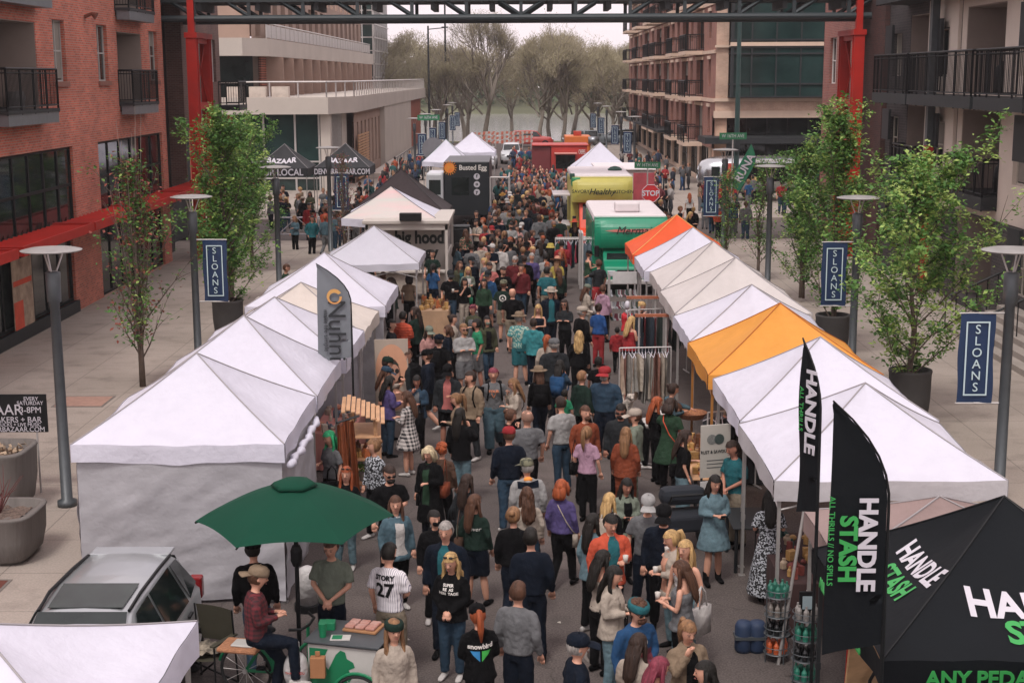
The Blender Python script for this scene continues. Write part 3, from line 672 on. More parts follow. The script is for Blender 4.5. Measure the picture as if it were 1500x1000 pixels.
tent(-6.3, -3.3, 29.3, 32.3, 'low cream tent squeezed fourth in the left row with a slack wrinkled roof', 3.2, 2.3, M('cream_fabric', 'cfc6bd', .8, .06, 3, .3, 8, trans=.18), seed=4, group=GL, walls=(3,))
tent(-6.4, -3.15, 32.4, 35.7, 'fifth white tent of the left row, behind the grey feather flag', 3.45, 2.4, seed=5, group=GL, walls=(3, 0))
tent(-5.95, -3.0, 41.2, 44.1, 'pale blue white tent on thin white poles sheltering the craft table', 3.2, 2.25, M('bluish_fabric', 'c3c3cd', .7, .04, 3, .15, 6, trans=.2), seed=6, val=.2)
tent(3.3, 6.35, 18.0, 21.1, 'white tent with shade-toned valance at the near end of the right row', 3.35, 2.38, seed=11, group=GR, vmat=M('valance_shaded', 'b9b7b9', .75, .05, 3, .2, 9, trans=.15))  # white valance: its shading is put into a greyer fabric colour
tent(3.35, 6.4, 21.3, 24.4, 'second white tent of the right row, just in front of the orange tent', 3.4, 2.38, seed=12, group=GR)
m_orange = M('orange_fabric', 'd9963f', .75, .06, 3, .2, 9, trans=.2); m_orange2 = M('bright_orange_fabric', 'e0592a', .75, .06, 3, .2, 9, trans=.2)
tent(3.3, 6.4, 24.7, 27.8, 'apricot orange tent between white tents in the right row', 3.42, 2.38, m_orange, seed=13, group=GR, seam=M('orange_seam', 'a65f22'), frame=M('brass_pole', '9a6a35', .4, .1, 5))
tent(3.35, 6.35, 27.95, 31.0, 'white tent directly behind the apricot orange tent', 3.3, 2.38, seed=14, group=GR)
m_offw = M('offwhite_fabric', 'c9c3c0', .8, .05, 3, .2, 9, trans=.18)
tent(3.4, 6.45, 31.2, 34.6, 'wide off white tent in the middle of the right row with two long roof seams', 3.45, 2.4, m_offw, seed=15, group=GR)
tent(3.45, 6.4, 34.7, 38.0, 'off white tent third from the far end of the right row', 3.42, 2.4, m_offw, seed=16, group=GR)
tent(3.3, 6.3, 38.2, 41.3, 'white tent next to the bright orange tent at the far end of the right row', 3.42, 2.4, seed=17, group=GR)
tO = tent(3.3, 6.3, 42.2, 45.2, 'bright orange tent with pale yellow stripes beside the green truck', 3.4, 2.35, m_orange2, seed=18, group=GR, seam=M('yellow_tape', 'd9a35c'))
m_brownf = M('brown_fabric', '2f2628', .85, .08, 3, .2, 9); m_char = M('charcoal_fabric', '1d1f22', .8, .1, 3, .2, 9)
tent(-6.9, -2.9, 55.6, 59.6, 'dark brown pointed tent behind the trailer awning on the left', 3.95, 2.3, m_brownf, seed=20, seam=m_black)
tent(-6.3, -3.0, 49.6, 52.6, 'white tent with pink and mint front panel above the lettered trailer', 3.75, 2.75, seed=21, panel=M('pink_mint_fabric', 'd3a7aa', .8, .3, .9, second='a9bfb5', stretch=(.2, .2, 2)), seam=m_dark, legs='0000')
tD = tent(-14.6, -11.6, 77.5, 80.5, 'black bazaar tent on the left pavement, farther from the street', 4.0, 2.75, m_char, seed=22, val=.45)
tE = tent(-11.3, -8.3, 78, 81, 'black bazaar tent with a web address on its valance, behind the blue street banner', 4.0, 2.75, m_char, seed=23, val=.45)
tent(3.0, 6.4, 84.5, 87.9, 'white tent with skirted walls standing in the far middle of the street on the right', 3.7, 2.2, seed=24, walls=(0,))
m_gtrim = M('green_trim', '2f5a44')
tent(-5.6, -3.0, 80.6, 83.4, 'white tent with dark green piping behind the food truck', 4.1, 2.9, seed=25, seam=m_gtrim)
tent(-4.6, -1.6, 88.6, 91.6, 'plain white tent farthest back beside the food truck', 4.2, 3.0, seed=26)
tent(-6.35, -3.2, 10.1, 13.2, 'white tent roof cut by the lower left corner of the picture', 2.95, 2.36, seed=27, legs='0011', val=.35)
m_mauve = M('mauve_fabric', '877470', .8, .08, 3, .3, 7)
tent(3.65, 6.6, 15.75, 17.8, 'mauve brown tent squeezed between the white tent and the black logo tent', 2.55, 2.05, m_mauve, seed=28, legs='0110')
m_navyf = M('black_navy_fabric', '0a0f13', .8, .12, 3, .12, 8, spec=.2)
HS = tent(3.3, 6.45, 12.35, 15.5, 'black tent with big white and green lettering in the lower right corner', 3.4, 2.3, m_navyf, seed=29, seam=m_black, legs='1111', frame=m_dark)
tent(3.6, 6.9, 8.9, 12.05, 'corner of another black tent at the very bottom right edge', 2.9, 2.2, m_navyf, seed=30, seam=m_black, legs='0011', frame=m_dark)
# lettering on tent roofs: placed on the sloping faces
m_lw = M('letter_white', 'bcb9c0', .6, 0); m_lg = M('letter_green', '319347', .6, 0)
def on_roof(t, body, size, mat, wx, wy, face, hx, hy, e, p, ang=0, **kw):
    # face 'front' (-y) or 'left' (-x); point in world xy
    c = t.location
    me = text_mesh(body, size, ext=0, **kw).copy(); me.materials.clear(); me.materials.append(mat)
    for v in me.vertices:
        a, b = v.co.x, v.co.y
        if face == 'front':
            X, Y = wx+a*math.cos(ang)-b*math.sin(ang), wy+(a*math.sin(ang)+b*math.cos(ang))*.93
        else:
            X, Y = wx+(a*math.sin(ang)+b*math.cos(ang))*.93, wy-(a*math.cos(ang)-b*math.sin(ang))
        v.co.x, v.co.y = X-c.x, Y-c.y
        v.co.z = 9
    can = [o for o in t.children if o.name.startswith('canopy')][0].data
    bvh = BVHTree.FromPolygons([v.co for v in can.vertices], [tuple(q.vertices) for q in can.polygons])
    for v in me.vertices:
        h = bvh.ray_cast(Vector((v.co.x, v.co.y, 9)), Vector((0, 0, -1)))
        v.co.z = (h[0].z if h[0] is not None else e)+.012
    link('lettering', me, t)
on_roof(HS, 'HANDLE', .39, m_lw, 5.0, 12.94, 'front', 1.7, 1.6, 2.4, 3.5, bold=.012)
on_roof(HS, 'STASH', .35, m_lg, 5.06, 12.66, 'front', 1.7, 1.6, 2.4, 3.5, bold=.012)
on_roof(HS, 'HANDLE', .3, m_lw, 4.03, 13.8, 'left', 1.7, 1.6, 2.4, 3.5, bold=.01)
on_roof(HS, 'STASH', .3, m_lg, 3.77, 13.8, 'left', 1.7, 1.6, 2.4, 3.5, bold=.01)
c = HS.location
text('ANY PEDAL // ANY DRINK', .2, m_lg, HS, (0, -1.62, 2.14), (1, 0, 0), (0, 0, 1), bold=.006)
text('ALL THRILLS // NO SPILLS', .17, m_lg, HS, (-1.62, 0, 2.14), (0, -1, 0), (0, 0, 1), bold=.006)
for t, s in ((tD, 'OUR LOCAL'), (tE, 'DENVERBAZAAR.COM')):
    text(s, .42 if len(s) > 10 else .5, m_lw, t, (0, -1.56, 2.52), (1, 0, 0), (0, 0, 1), bold=.01, sx=.72 if len(s) > 10 else .9)
    on_roof(t, 'BAZAAR', .42, m_lw, t.location.x, t.location.y-.95, 'front', 1.5, 1.5, 2.75, 4, bold=.015)
# ================= LAMPS AND BANNERS =================
m_navy = M('banner_navy', '0f2a4c', .6, .08, 3); m_bline = M('banner_line', 'b4c8cc', .6, 0)
def lamp(x, y, lab, side, banner=None, h=4.6, lean=0):
    t = thing('street_lamp', lab, 'street lamp', (x, y, .13), 0, 'street lamps with flat disc heads')
    g = MB(); g.lathe([(.17, 0), (.17, .1), (.1, .13), (.085, h-.95), (.12, h-.93), (.13, h-.42), (.09, h-.4)], 14); g.obj('post', m_grey, t, True)
    g = MB()
    for k in range(3): a = k*2.1+.5; g.bar((.06*math.cos(a), .06*math.sin(a), h-.42), (.2*math.cos(a), .2*math.sin(a), h-.06), .022)
    g.obj('bracket', m_lgrey, t)
    g = MB(); g.lathe([(.02, h-.09), (.5, h-.05), (.52, h-.03), (.4, h+.0), (.06, h+.03)], 26); g.obj('disc_head', M('disc_grey', '8f8d8a', .5, .12, 5, metal=.2), t)
    if banner:
        b = thing('street_banner', banner, 'banner', (x+side*.52, y-.0, .13+2.72), 0, 'navy street banners on the lamp posts')
        g = MB(); hw = .3
        g.grid(lambda a, c: (-hw+2*hw*a+.012*math.sin(c*9), .015*math.sin(a*5+c*3), -.78+1.56*c), 8, 16); me = g.mesh('cloth', [m_navy], True); link('cloth', me, b)
        g = MB()
        for xa, xb, za, zb in ((-.2, -.175, -.64, .64), (.175, .2, -.64, .64), (-.175, .175, .615, .64), (-.175, .175, -.64, -.615)):
            g.box(xa, xb, -.034, -.028, za, zb)
        g.obj('border', m_bline, b)
        for i, ch in enumerate('SLOANS'): text(ch, .22, m_bline, b, (0, -.034, .5-i*.2), (1, 0, 0), (0, 0, 1))
        for z in (-.78, .78): g = MB(); g.bar((-.32, 0, z), (.32, 0, z), .02); g.bar((0, 0, z), (-side*.5, 0, z), .025); g.obj('arm', m_lgrey, b)
    return t
lamp(-8.1, 24.3, 'grey lamp post with disc head beside the concrete planters, left foreground', -1)
lamp(-8.2, 35.3, 'grey lamp post holding the nearest left navy banner', 1, 'navy SLOANS banner on the left lamp post between the bare tree and the leafy tree')
lamp(-8.1, 47, 'grey lamp post half hidden in the leafy left tree', 1)
lamp(-8.1, 60, 'thin grey lamp post in front of the black bazaar tents', 1, 'navy SLOANS banner in front of the black bazaar tents')
lamp(8.25, 23.8, 'grey lamp post with disc head at the right edge of the picture', -1, 'largest navy SLOANS banner, at the right edge beside the leafy tree')
lamp(8.1, 34.3, 'grey lamp post behind the row of right tents carrying the middle navy banner', -1, 'navy SLOANS banner above the apricot tent, in front of the red tower')
lamp(8.1, 46.5, 'grey post rising from the shrubs behind the far right tents', -1)
lamp(8.1, 57, 'lamp post among the sparse shrubs near the silver trailer', -1, 'navy SLOANS banner beside the stop sign, in front of the silver trailer')
for i, (x, y) in enumerate(((-7.6, 102), (-7.6, 114), (-7.6, 128), (-7.7, 150), (-7.8, 163), (8.2, 104), (8.2, 118), (8.3, 140), (8.3, 156))):
    lamp(x, y, 'distant lamp post with navy banner on the %s side, %s in line' % ('left' if x < 0 else 'right', ['one', 'two', 'three', 'four', 'five'][i if i < 5 else i-5]), 1 if x < 0 else -1, 'distant navy banner on the %s kerb, %s' % ('left' if x < 0 else 'right', ['nearest past the crossing', 'second past the crossing', 'third past the crossing', 'fourth past the crossing', 'last before the lake'][i if i < 5 else i-5]))
for x, y, h, lab in ((-9.3, 178, 18, 'tall dark utility pole before the lake'), (-11, 172, 13.5, 'shorter dark lamp mast left of the tall utility pole')):
    t = thing('utility_pole', lab, 'pole', (x, y, 0)); g = MB(); g.tube([(0, 0, -.5), (0, 0, h)], [.16, .1], 8); g.obj('mast', m_dark, t); g = MB(); g.bar((0, 0, h-.4), (2.2, 0, h-.2), .08); g.box(1.6, 2.4, -.1, .1, h-.24, h-.1); g.obj('lamp_arm', m_dark, t)
t = thing('traffic_mast', 'tall dark green mast in front of the glazed corner bay on the right', 'pole', (12.3, 82, .13)); g = MB(); g.tube([(0, 0, 0), (0, 0, 11.5)], [.17, .11], 10); g.obj('mast', M('mast_green', '1f3a38', .5, .1, 3), t); g = MB(); g.box(-.15, .15, -.3, -.12, 3.2, 4.2); g.obj('signal_box', m_dark, t)
# ================= SIGNS =================
def pole_sign(loc, lab, h): 
    t = thing('street_sign', lab, 'street sign', loc); g = MB(); g.tube([(0, 0, 0), (0, 0, h)], .035, 8); g.obj('post', m_lgrey, t); return t
m_sgreen = M('sign_green', '1d6b45', .5, .05, 3)
ps = at(952, 283, 3.0); ps = Vector((5.2, 58, 0))
t = thing('stop_sign', 'red octagonal STOP sign above the green truck', 'stop sign', (5.25, 58, 0)); g = MB(); g.tube([(0, 0, 0), (0, 0, 3.1)], .035, 8); g.obj('post', m_lgrey, t)
g = MB(); o8 = [(.4*math.cos(math.pi/8+k*math.pi/4), .4*math.sin(math.pi/8+k*math.pi/4)) for k in range(8)]
g.add([(x, -.05, 2.9+z) for x, z in o8]+[(x, -.03, 2.9+z) for x, z in o8], [tuple(range(8)), tuple(range(15, 7, -1))]+[(i, i+8, (i+1) % 8+8, (i+1) % 8) for i in range(8)]); g.obj('plate', M('stop_red', 'b01c22', .5, .05, 3), t)
g = MB()
for k in range(8): a, b = o8[k], o8[(k+1) % 8]; g.bar((a[0]*.94, -.056, 2.9+a[1]*.94), (b[0]*.94, -.056, 2.9+b[1]*.94), .018)
g.obj('border', m_lw, t); text('STOP', .3, m_lw, t, (0, -.058, 2.9), (1, 0, 0), (0, 0, 1), bold=.008, sx=.95)
def green_sign(loc, h, lab, rot=0, s=1.0):
    t = pole_sign(loc, lab, h); t.rotation_euler = (0, 0, rot); g = MB(); g.box(-.62*s, .62*s, -.05, -.03, h-.3*s, h); g.obj('name_plate', m_sgreen, t)
    text('W 16TH AVE', .22*s, m_lw, t, (0, -.056, h-.15*s), (1, 0, 0), (0, 0, 1), sx=.82); return t
green_sign((5.6, 63.5, 0), 3.85, 'green 16th avenue street sign tilted above the stop sign', -.3, .95)
green_sign((10.6, 72, .13), 4.65, 'green 16th avenue street sign next to the green feather flags', 0, 1.1)
green_sign((-6.2, 96, 0), 5.1, 'small green street sign near the distant left banners', .2, 1.2)
t = thing('road_sign', 'back of a grey round road sign near the distant left banners', 'road sign', (-5.6, 91, 0)); g = MB(); g.tube([(0, 0, 0), (0, 0, 3.6)], .04, 8); g.obj('post', m_lgrey, t); g = MB(); g.tube([(0, -.06, 3.1), (0, -.03, 3.1)], .72, 16); g.obj('plate', M('sign_back', '6c6c70', .5, .1, 3), t)
# feather flags
def feather(loc, h, w_, rz, mat, lab, words=(), base_h=.9):
    # the pole stands at x = 0 and bends over to the left at the top; the cloth hangs to its left
    t = thing('feather_flag', lab, 'feather flag', loc, rz); z0 = base_h
    def rx(s): return 0 if s < .6 else -w_*((s-.6)/.4)**2.1
    def zz(s): return z0+(h-z0)*s
    def P(a, b):
        x1 = rx(b); x0 = -w_+.05*w_*b; return (x0+(x1-x0)*a if b < 1 else -w_*.97, .025*math.sin(a*4+b*7)*(1-a), zz(b)+(.1*a*(1-b) if b < .2 else 0)-(.05*(1-a) if b > .97 else 0))
    g = MB(); g.grid(P, 8, 36); me = g.mesh('cloth', [mat], True); link('cloth', me, t)
    g = MB(); g.tube([(.015, 0, 0)]+[(rx(k/14)+.015, 0, zz(k/14)) for k in range(15)], [.02]+[.02-.012*k/14 for k in range(15)], 6); g.obj('pole', m_black, t)
    for body, size, m_, x, z, kw in words:
        me = text_mesh(body, size, **kw).copy(); me.materials.clear(); me.materials.append(m_)
        for v in me.vertices: a, b = v.co.x, v.co.y; v.co = Vector((-w_+x+b, -.04+v.co.z, z-a))
        link('lettering', me, t)
    g = MB(); g.bar((-.4, 0, .02), (.4, 0, .02), .04); g.bar((0, -.4, .02), (0, .4, .02), .04); g.obj('base', m_dark, t)
    return t
m_fgrey = M('flag_grey', '6b7075', .7, .08, 3)
ft = feather((-3.13, 25.6, 0), 4.28, .62, 0, m_fgrey, 'tall grey feather flag with an orange ring, standing by the left tents', [('Nuhni', .46, m_dark, .36, 3.05, {}), ('make life simple', .12, m_dark, .17, 3.05, {})], base_h=2.45)
g = MB(); n = 26
vs = []; fs = []
for k in range(n+1):
    a = 2*math.pi*k/n+.5
    if True: vs += [(-.28+.14*math.cos(a), -.05, 3.68+.14*math.sin(a)), (-.28+(.14-.05-.02*math.sin(a))*math.cos(a), -.05, 3.68+(.09-.02*math.sin(a))*math.sin(a))]
for k in range(n-2): fs.append((2*k, 2*k+2, 2*k+3, 2*k+1))
g.add(vs, fs); g.obj('emblem', M('ring_orange', 'c9774a', .7, .5, 4, second='c0a45c'), ft)
hk = dict(bold=.008)
feather((3.06, 11.5, 0), 4.95, .5, 0, m_navyf, 'wide black feather flag with white and green lettering in front of the black tent', [('HANDLE', .21, m_lw, .33, 3.72, hk), ('STASH', .2, m_lg, .17, 3.68, hk), ('ALL THRILLS // NO SPILLS', .07, m_lg, .03, 3.75, {})], base_h=2.72)
feather((3.22, 15.0, 0), 4.78, .36, -1.12, m_navyf, 'narrow black feather flag seen nearly edge on before the near right white tent', [('HANDLE', .24, m_lw, .24, 4.0, hk), ('ALL THRILLS', .09, m_lg, .08, 4.0, {})], base_h=2.8)
m_fg = M('flag_green', '1f6b4c', .7, .08, 3)
for (x, y, lab, h) in ((10.45, 74, 'green tilted feather flag nearest the green street sign', 4.9), (13.1, 70, 'green feather flag half hidden by the right leafy trees', 4.6)):
    t = feather((x, y, .13), h-.7, .72, 0, m_fg, lab, [], base_h=1.7); t.rotation_euler = (0, .5, 0); me = text_mesh('RUNA', .56, bold=.012).copy(); me.materials.clear(); me.materials.append(m_lw)
    for v in me.vertices: a, b = v.co.x, v.co.y; v.co = Vector((-.36-b, -.05+v.co.z, (h-.7+1.7)/2+a))
    link('lettering', me, t)
# ================= UMBRELLA =================
m_ug = M('umbrella_green', '073c2c', .85, .05, 3, .06, 9, trans=.06, spec=.2)
p = at(437, 900, 0)
ub = thing('market_umbrella', 'dark green market umbrella over the vending cart', 'umbrella', (-2.85, 17.1, 0))
def um(z, r, n=6, ph=.09): return [(r*math.cos(ph+k*2*math.pi/n), r*math.sin(ph+k*2*math.pi/n), z) for k in range(n)]
for k in range(6):
    a, b = um(2.17, 1.24)[k], um(2.17, 1.24)[(k+1) % 6]
    g = MB()
    def P(s, r, a=Vector(a), b=Vector(b)):
        top = Vector((0, 0, 2.66)); e = a.lerp(b, s); q = top.lerp(e, .08+.92*r); sag = .05*math.sin(math.pi*r)*(1-0*s)+.05*r*math.sin(math.pi*s)
        return tuple(q+Vector((0, 0, .05*math.sin(math.pi*s)*r))-e*0+Vector((0, 0, .05*math.sin(math.pi*r))))
    g.grid(P, 8, 10); g.obj('panel', m_ug, ub, True)
g = MB(); g.lathe([(.3, 2.6), (.25, 2.645), (.1, 2.69), (.03, 2.695)], 6); g.obj('vent_cap', m_ug, ub, True)
g = MB(); g.tube([(0, 0, .05), (0, 0, 2.65)], .028, 10); g.obj('pole', m_black, ub)
g = MB(); g.lathe([(.05, 1.55), (.075, 1.62), (.075, 1.75), (.05, 1.82)], 12); g.obj('crank_hub', m_black, ub)
for q in um(2.17, 1.24): g = MB(); g.bar((0, 0, 2.62), (q[0], q[1], q[2]-.02), .02); g.obj('rib', m_black, ub)
g = MB(); g.lathe([(.3, 0), (.3, .06), (.06, .1)], 16); g.obj('base', m_black, ub)
# ================= TREES =================
m_bark = M('bark', '5d5148', .95, .25, 8, .4, 30); m_barkp = M('pale_bark', '8a7b72', .95, .2, 8)
m_leafA = M('leaf_deep', '46702f', .7, .25, 1.5, trans=.2); m_leafB = M('leaf_mid', '62893e', .7, .25, 1.5, trans=.25); m_leafC = M('leaf_light', '96ae5c', .7, .2, 1.5, trans=.25); m_leafR = M('leaf_red', '8a4a3e', .75, .2, 1.5, trans=.2)
def leafy(seed, h, rad, nb, nl, reach=.9, bare=0.0, leaf=.075, zc=.12, upright=1.2, mats=None, wts=(5, 4, 2, 0), rz=1.0):
    """trunk + limbs mesh and a crown mesh of leaf-sized faces; origin at the foot"""
    rnd = random.Random(seed); w_ = MB(); c = MB()
    pts = [Vector((.12*rnd.uniform(-1, 1)*i/6, .12*rnd.uniform(-1, 1)*i/6, h*i/6)) for i in range(7)]
    w_.tube(pts, [.07*(1-i/7.2)*h/5+.006 for i in range(7)], 7)
    tips = []
    for i in range(nb):
        f = zc+(1-zc)*(i+.5)/nb; p0 = pts[0].lerp(pts[-1], f); k = min(5, int(f*6)); p0 = pts[k].lerp(pts[k+1], f*6-k)
        a = i*2.4+rnd.uniform(-.5, .5); L_ = rad*reach*(1.25*math.sin(math.pi*min(.97, .18+.8*f))**.8+.12)*rnd.uniform(.45, 1.45)
        d = Vector((math.cos(a), math.sin(a), upright*rnd.uniform(.45, 1.0)+.6*f)).normalized()
        q = [p0]; 
        for s in range(4):
            d = (d+Vector((rnd.uniform(-.2, .2), rnd.uniform(-.2, .2), .10))).normalized(); q.append(q[-1]+d*L_/4*1.2)
        w_.tube(q, [.022*(1-s/4.6)*h/5 for s in range(5)], 4, False)
        for s in range(1, 5):
            for e in range(2):
                dd = (d+Vector((rnd.uniform(-1, 1), rnd.uniform(-1, 1), rnd.uniform(-.1, .8)))).normalized(); b = q[s]+dd*L_*.32*rnd.uniform(.5, 1.2)
                w_.tube([q[s], q[s].lerp(b, .5)+Vector((0, 0, .02)), b], [.008, .006, .003], 3, False); tips.append((b, f)); tips.append((q[s].lerp(b, .5), f))
            tips.append((q[s], f))
    per = max(1, nl//max(1, len(tips)))
    for b, f in tips:
        if rnd.random() < bare: continue
        cl = rnd.choices(range(4), wts)[0]; rr = rnd.uniform(.07, .15)*rz
        for _ in range(int(per*rnd.uniform(.4, 1.6))+1):
            o = b+Vector((rnd.gauss(0, rr), rnd.gauss(0, rr), rnd.gauss(0, rr*.7)))
            s = leaf*rnd.uniform(.6, 1.3); u = Vector((rnd.uniform(-1, 1), rnd.uniform(-1, 1), rnd.uniform(-.5, .5))).normalized(); v = u.cross(Vector((rnd.uniform(-.6, .6), rnd.uniform(-.6, .6), 1))).normalized()
            c.k = cl if rnd.random() < .8 else rnd.choices(range(4), wts)[0]
            c.add([o-u*s, o+v*s*.6+Vector((0, 0, .01)), o+u*s, o-v*s*.6+Vector((0, 0, .01)), ], [(0, 1, 2, 3)])
    return w_.mesh('trunk', [m_bark], True), c.mesh('crown', mats or [m_leafA, m_leafB, m_leafC, m_leafR])
def plant_tree(name, mesh, loc, lab, group, rz=0, s=1, cat='tree'):
    t = thing(name, lab, cat, loc, rz, group); t.scale = (s, s, s) if name != 'cottonwood_tree' else (s*1.45, s*1.4, s*(1.72 if loc[1] < 179 and -6 < loc[0] < 4 else (1.3, 1.42, 1.34, 1.5)[int(abs(loc[0]*7)) % 4])); link('trunk', mesh[0], t); link('crown', mesh[1], t); return t
m_pl = M('planter_concrete', '5f5c5a', .85, .12, 3, .2, 30); m_pll = M('planter_light', '66615d', .85, .12, 12, .2, 20, stretch=(1, 1, .1)); m_soil = M('soil', '3d302a', .95, .5, 25, .5, 30, second='75655a')
def planter(x, y, lab, r=.55, h=1.05, mat=None, sq=0.0, name='planter', base=.13):
    t = thing(name, lab, 'planter', (x, y, base), 0, 'concrete planters along the pavements'); g = MB(); n = 32
    def ring(rr, z): 
        o = []
        for k in range(n):
            a = 2*math.pi*k/n; q = 1/((abs(math.cos(a))**(2+sq*3)+abs(math.sin(a))**(2+sq*3))**(1/(2+sq*3))); o.append((rr*q*math.cos(a), rr*q*math.sin(a), z))
        return o
    prof = [(r*.72, 0), (r*.9, .12*h), (r, .5*h), (r*1.02, .93*h), (r*1.05, .97*h), (r*1.03, h), (r*.9, h), (r*.88, h*.86), (r*.1, h*.86)]
    vs = []
    for rr, z in prof: vs += ring(rr, z)
    g.add(vs, [(i*n+k, i*n+(k+1) % n, (i+1)*n+(k+1) % n, (i+1)*n+k) for i in range(len(prof)-1) for k in range(n)]+[tuple(range(n-1, -1, -1))])
    g.obj('pot', mat or m_pl, t, True)
    g = MB(); rnd = random.Random(int(x*10+y)); g.grid(lambda a, b: ((a-.5)*1.3*r, (b-.5)*1.3*r, h*.88+.05*noise.noise(Vector((a*9, b*9, x)))), 10, 10); g.obj('soil', m_soil, t, True)
    return t
TM = leafy(1, 4.9, 1.15, 34, 15000, bare=.2, leaf=.054, wts=(5, 5, 2, .1), zc=.05, upright=1.5); TM2 = leafy(2, 5.0, 1.05, 32, 14000, bare=.22, leaf=.054, wts=(5, 5, 3, .1), zc=.05, upright=1.6); TM3 = leafy(3, 4.6, 1.55, 34, 17000, bare=.16, leaf=.056, upright=.75, zc=.04, wts=(4, 5, 5, 0)); 
TB = leafy(4, 4.6, .85, 48, 5200, bare=.42, leaf=.05, wts=(6, 2, 1, 3.2), upright=1.9)
TS = leafy(5, 3.2, .5, 34, 2600, bare=.25, leaf=.04, wts=(5, 3, 1, .2), upright=2.0); TR = leafy(6, 3.6, .55, 40, 1500, bare=.5, leaf=.035, wts=(1, 0, 0, 3), upright=2.2)
gt = 'maples in tall planters along the pavements'
plant_tree('maple_tree', TB, (-9.35, 34.2, .1), 'slender half bare maple with reddish twigs on the left pavement', gt, .5, 1.15)
g = MB()
rnd = random.Random(9)
for i in range(22):
    a = rnd.uniform(0, 6.28); r_ = rnd.uniform(.1, .5); g.tube([(0, 0, .3+i*.1), (r_*math.cos(a)*.5, r_*math.sin(a)*.5, 1.6+i*.1), (r_*math.cos(a), r_*math.sin(a), 3.0+i*.14)], [.014, .01, .004], 3, False)
tb = [o for o in COL.objects if o.get('label', '').startswith('slender half bare')][0]; g.obj('bare_branch', m_barkp, tb)
for x, y, ms, lab, rz, s in ((-8.6, 41, TM, 'leafy green maple left of the street behind the nearest left banner', .3, 1.12), (-9.6, 46.5, TM2, 'green maple just behind the nearest left leafy maple', 1.9, 1.0), (-10.5, 55, TM, 'taller green maple in front of the left red tower', 4, 1.1),
    (8.35, 30, TM3, 'broad bright green maple in front of the right balconies', 1.0, 1.02), (8.3, 37.5, TM2, 'dense green maple beside the right red tower', 2.5, 1.12), (9.3, 47, TM, 'green maple between the green flags and the right red tower', .9, .95)):
    plant_tree('maple_tree', ms, (x, y, .7 if y < 45 else .3), lab, gt, rz, s)
for x, y, lab, h in ((-8.6, 41, 'dark planter under the nearest left leafy maple', 1.1), (8.35, 30, 'tall dark planter under the broad bright maple on the right', 1.25), (8.3, 37.5, 'dark planter under the dense maple by the middle right banner', 1.2)):
    planter(x, y, lab, .44, h, M('planter_dark', '3b3938', .85, .12, 3, .2, 30))
planter(8.9, 17.2, 'dark planter hidden low behind the near right tent', .5, 1)
for x, y, ms, lab, rz, s in ((8.7, 52, TS, 'sparse olive green shrub tree beside the navy banner and stop sign', .2, 1.3), (7.9, 54.5, TS, 'thin shrub tree left of the right navy banner', 2, 1.15), (9.5, 47.5, TS, 'low branching shrub behind the bright orange tent', 3, 1.0), (-7.3, 58.5, TR, 'bare reddish brown tree beside the thin left lamp post', 1, 1.15), (-7.9, 63, TR, 'bare reddish tree in front of the bazaar tents', 3, 1.1)):
    plant_tree('shrub_tree', ms, (x, y, .2), lab, 'sparse young street trees', rz, s)
pl = planter(-8.3, 21.6, 'large square light grey planter with mulch in the left foreground', .62, .78, m_pll, 1.0)
pl2 = planter(-9.3, 24.2, 'tall square grey planter with dried leaves behind the bazaar sign, left edge', .62, 1.1, m_pll, 1.0)
t = thing('twig_shrub', 'leafless red twig shrub in the low light grey planter', 'shrub', (-8.35, 21.7, .8)); g = MB(); rnd = random.Random(4)
for i in range(14):
    a = rnd.uniform(0, 6.3); g.tube([(0, 0, -.05), (.2*math.cos(a), .2*math.sin(a), .3), (.45*math.cos(a+.3), .45*math.sin(a+.3), .45+rnd.uniform(0, .25))], [.012, .008, .003], 4, False)
g.obj('stems', M('red_twig', '5e3432'), t)
t = thing('dry_leaves', 'heap of dry curled leaves in the tall grey planter', 'dry leaves', (-9.3, 24.2, 1.1)); g = MB(); rnd = random.Random(8)
for i in range(260):
    o = Vector((rnd.uniform(-.42, .42), rnd.uniform(-.42, .42), rnd.uniform(-.02, .1))); u = Vector((rnd.gauss(0, 1), rnd.gauss(0, 1), rnd.gauss(0, .6))).normalized()*.06; v = u.cross(Vector((rnd.random(), rnd.random(), 1))).normalized()*.04; g.add([o-u, o+v, o+u, o-v], [(0, 1, 2, 3)])
g.obj('leaves', M('dry_leaf', 'a38f78', .9, .3, 9), t)
t = thing('bazaar_sign', 'black bazaar notice board on stakes behind the grey planters, left edge', 'sign', (-9.35, 25.1, .13)); g = MB()
g.box(-.75, .72, -.02, .02, 1.15, 1.85); g.obj('board', m_black, t)
boxpart(t, 'stake', m_lgrey, (-.6, -.57, -.01, .01, 0, 1.149)); boxpart(t, 'stake', m_lgrey, (.5, .53, -.01, .01, 0, 1.149))
for s, x, z, sz in (('EVERY', .45, 1.77, .1), ('SATURDAY', .43, 1.69, .1), ('BAZAAR', -.22, 1.56, .28), ('3-8PM', .43, 1.56, .16), ('MAKERS + BAR', .15, 1.38, .15), ('FOOD TRUCKS + LIVE MUSIC', .05, 1.29, .09), ('DENVERBAZAAR.COM', .05, 1.2, .13)):
    text(s, sz, m_lw, t, (x, -.028, z), (1, 0, 0), (0, 0, 1), sx=.95)
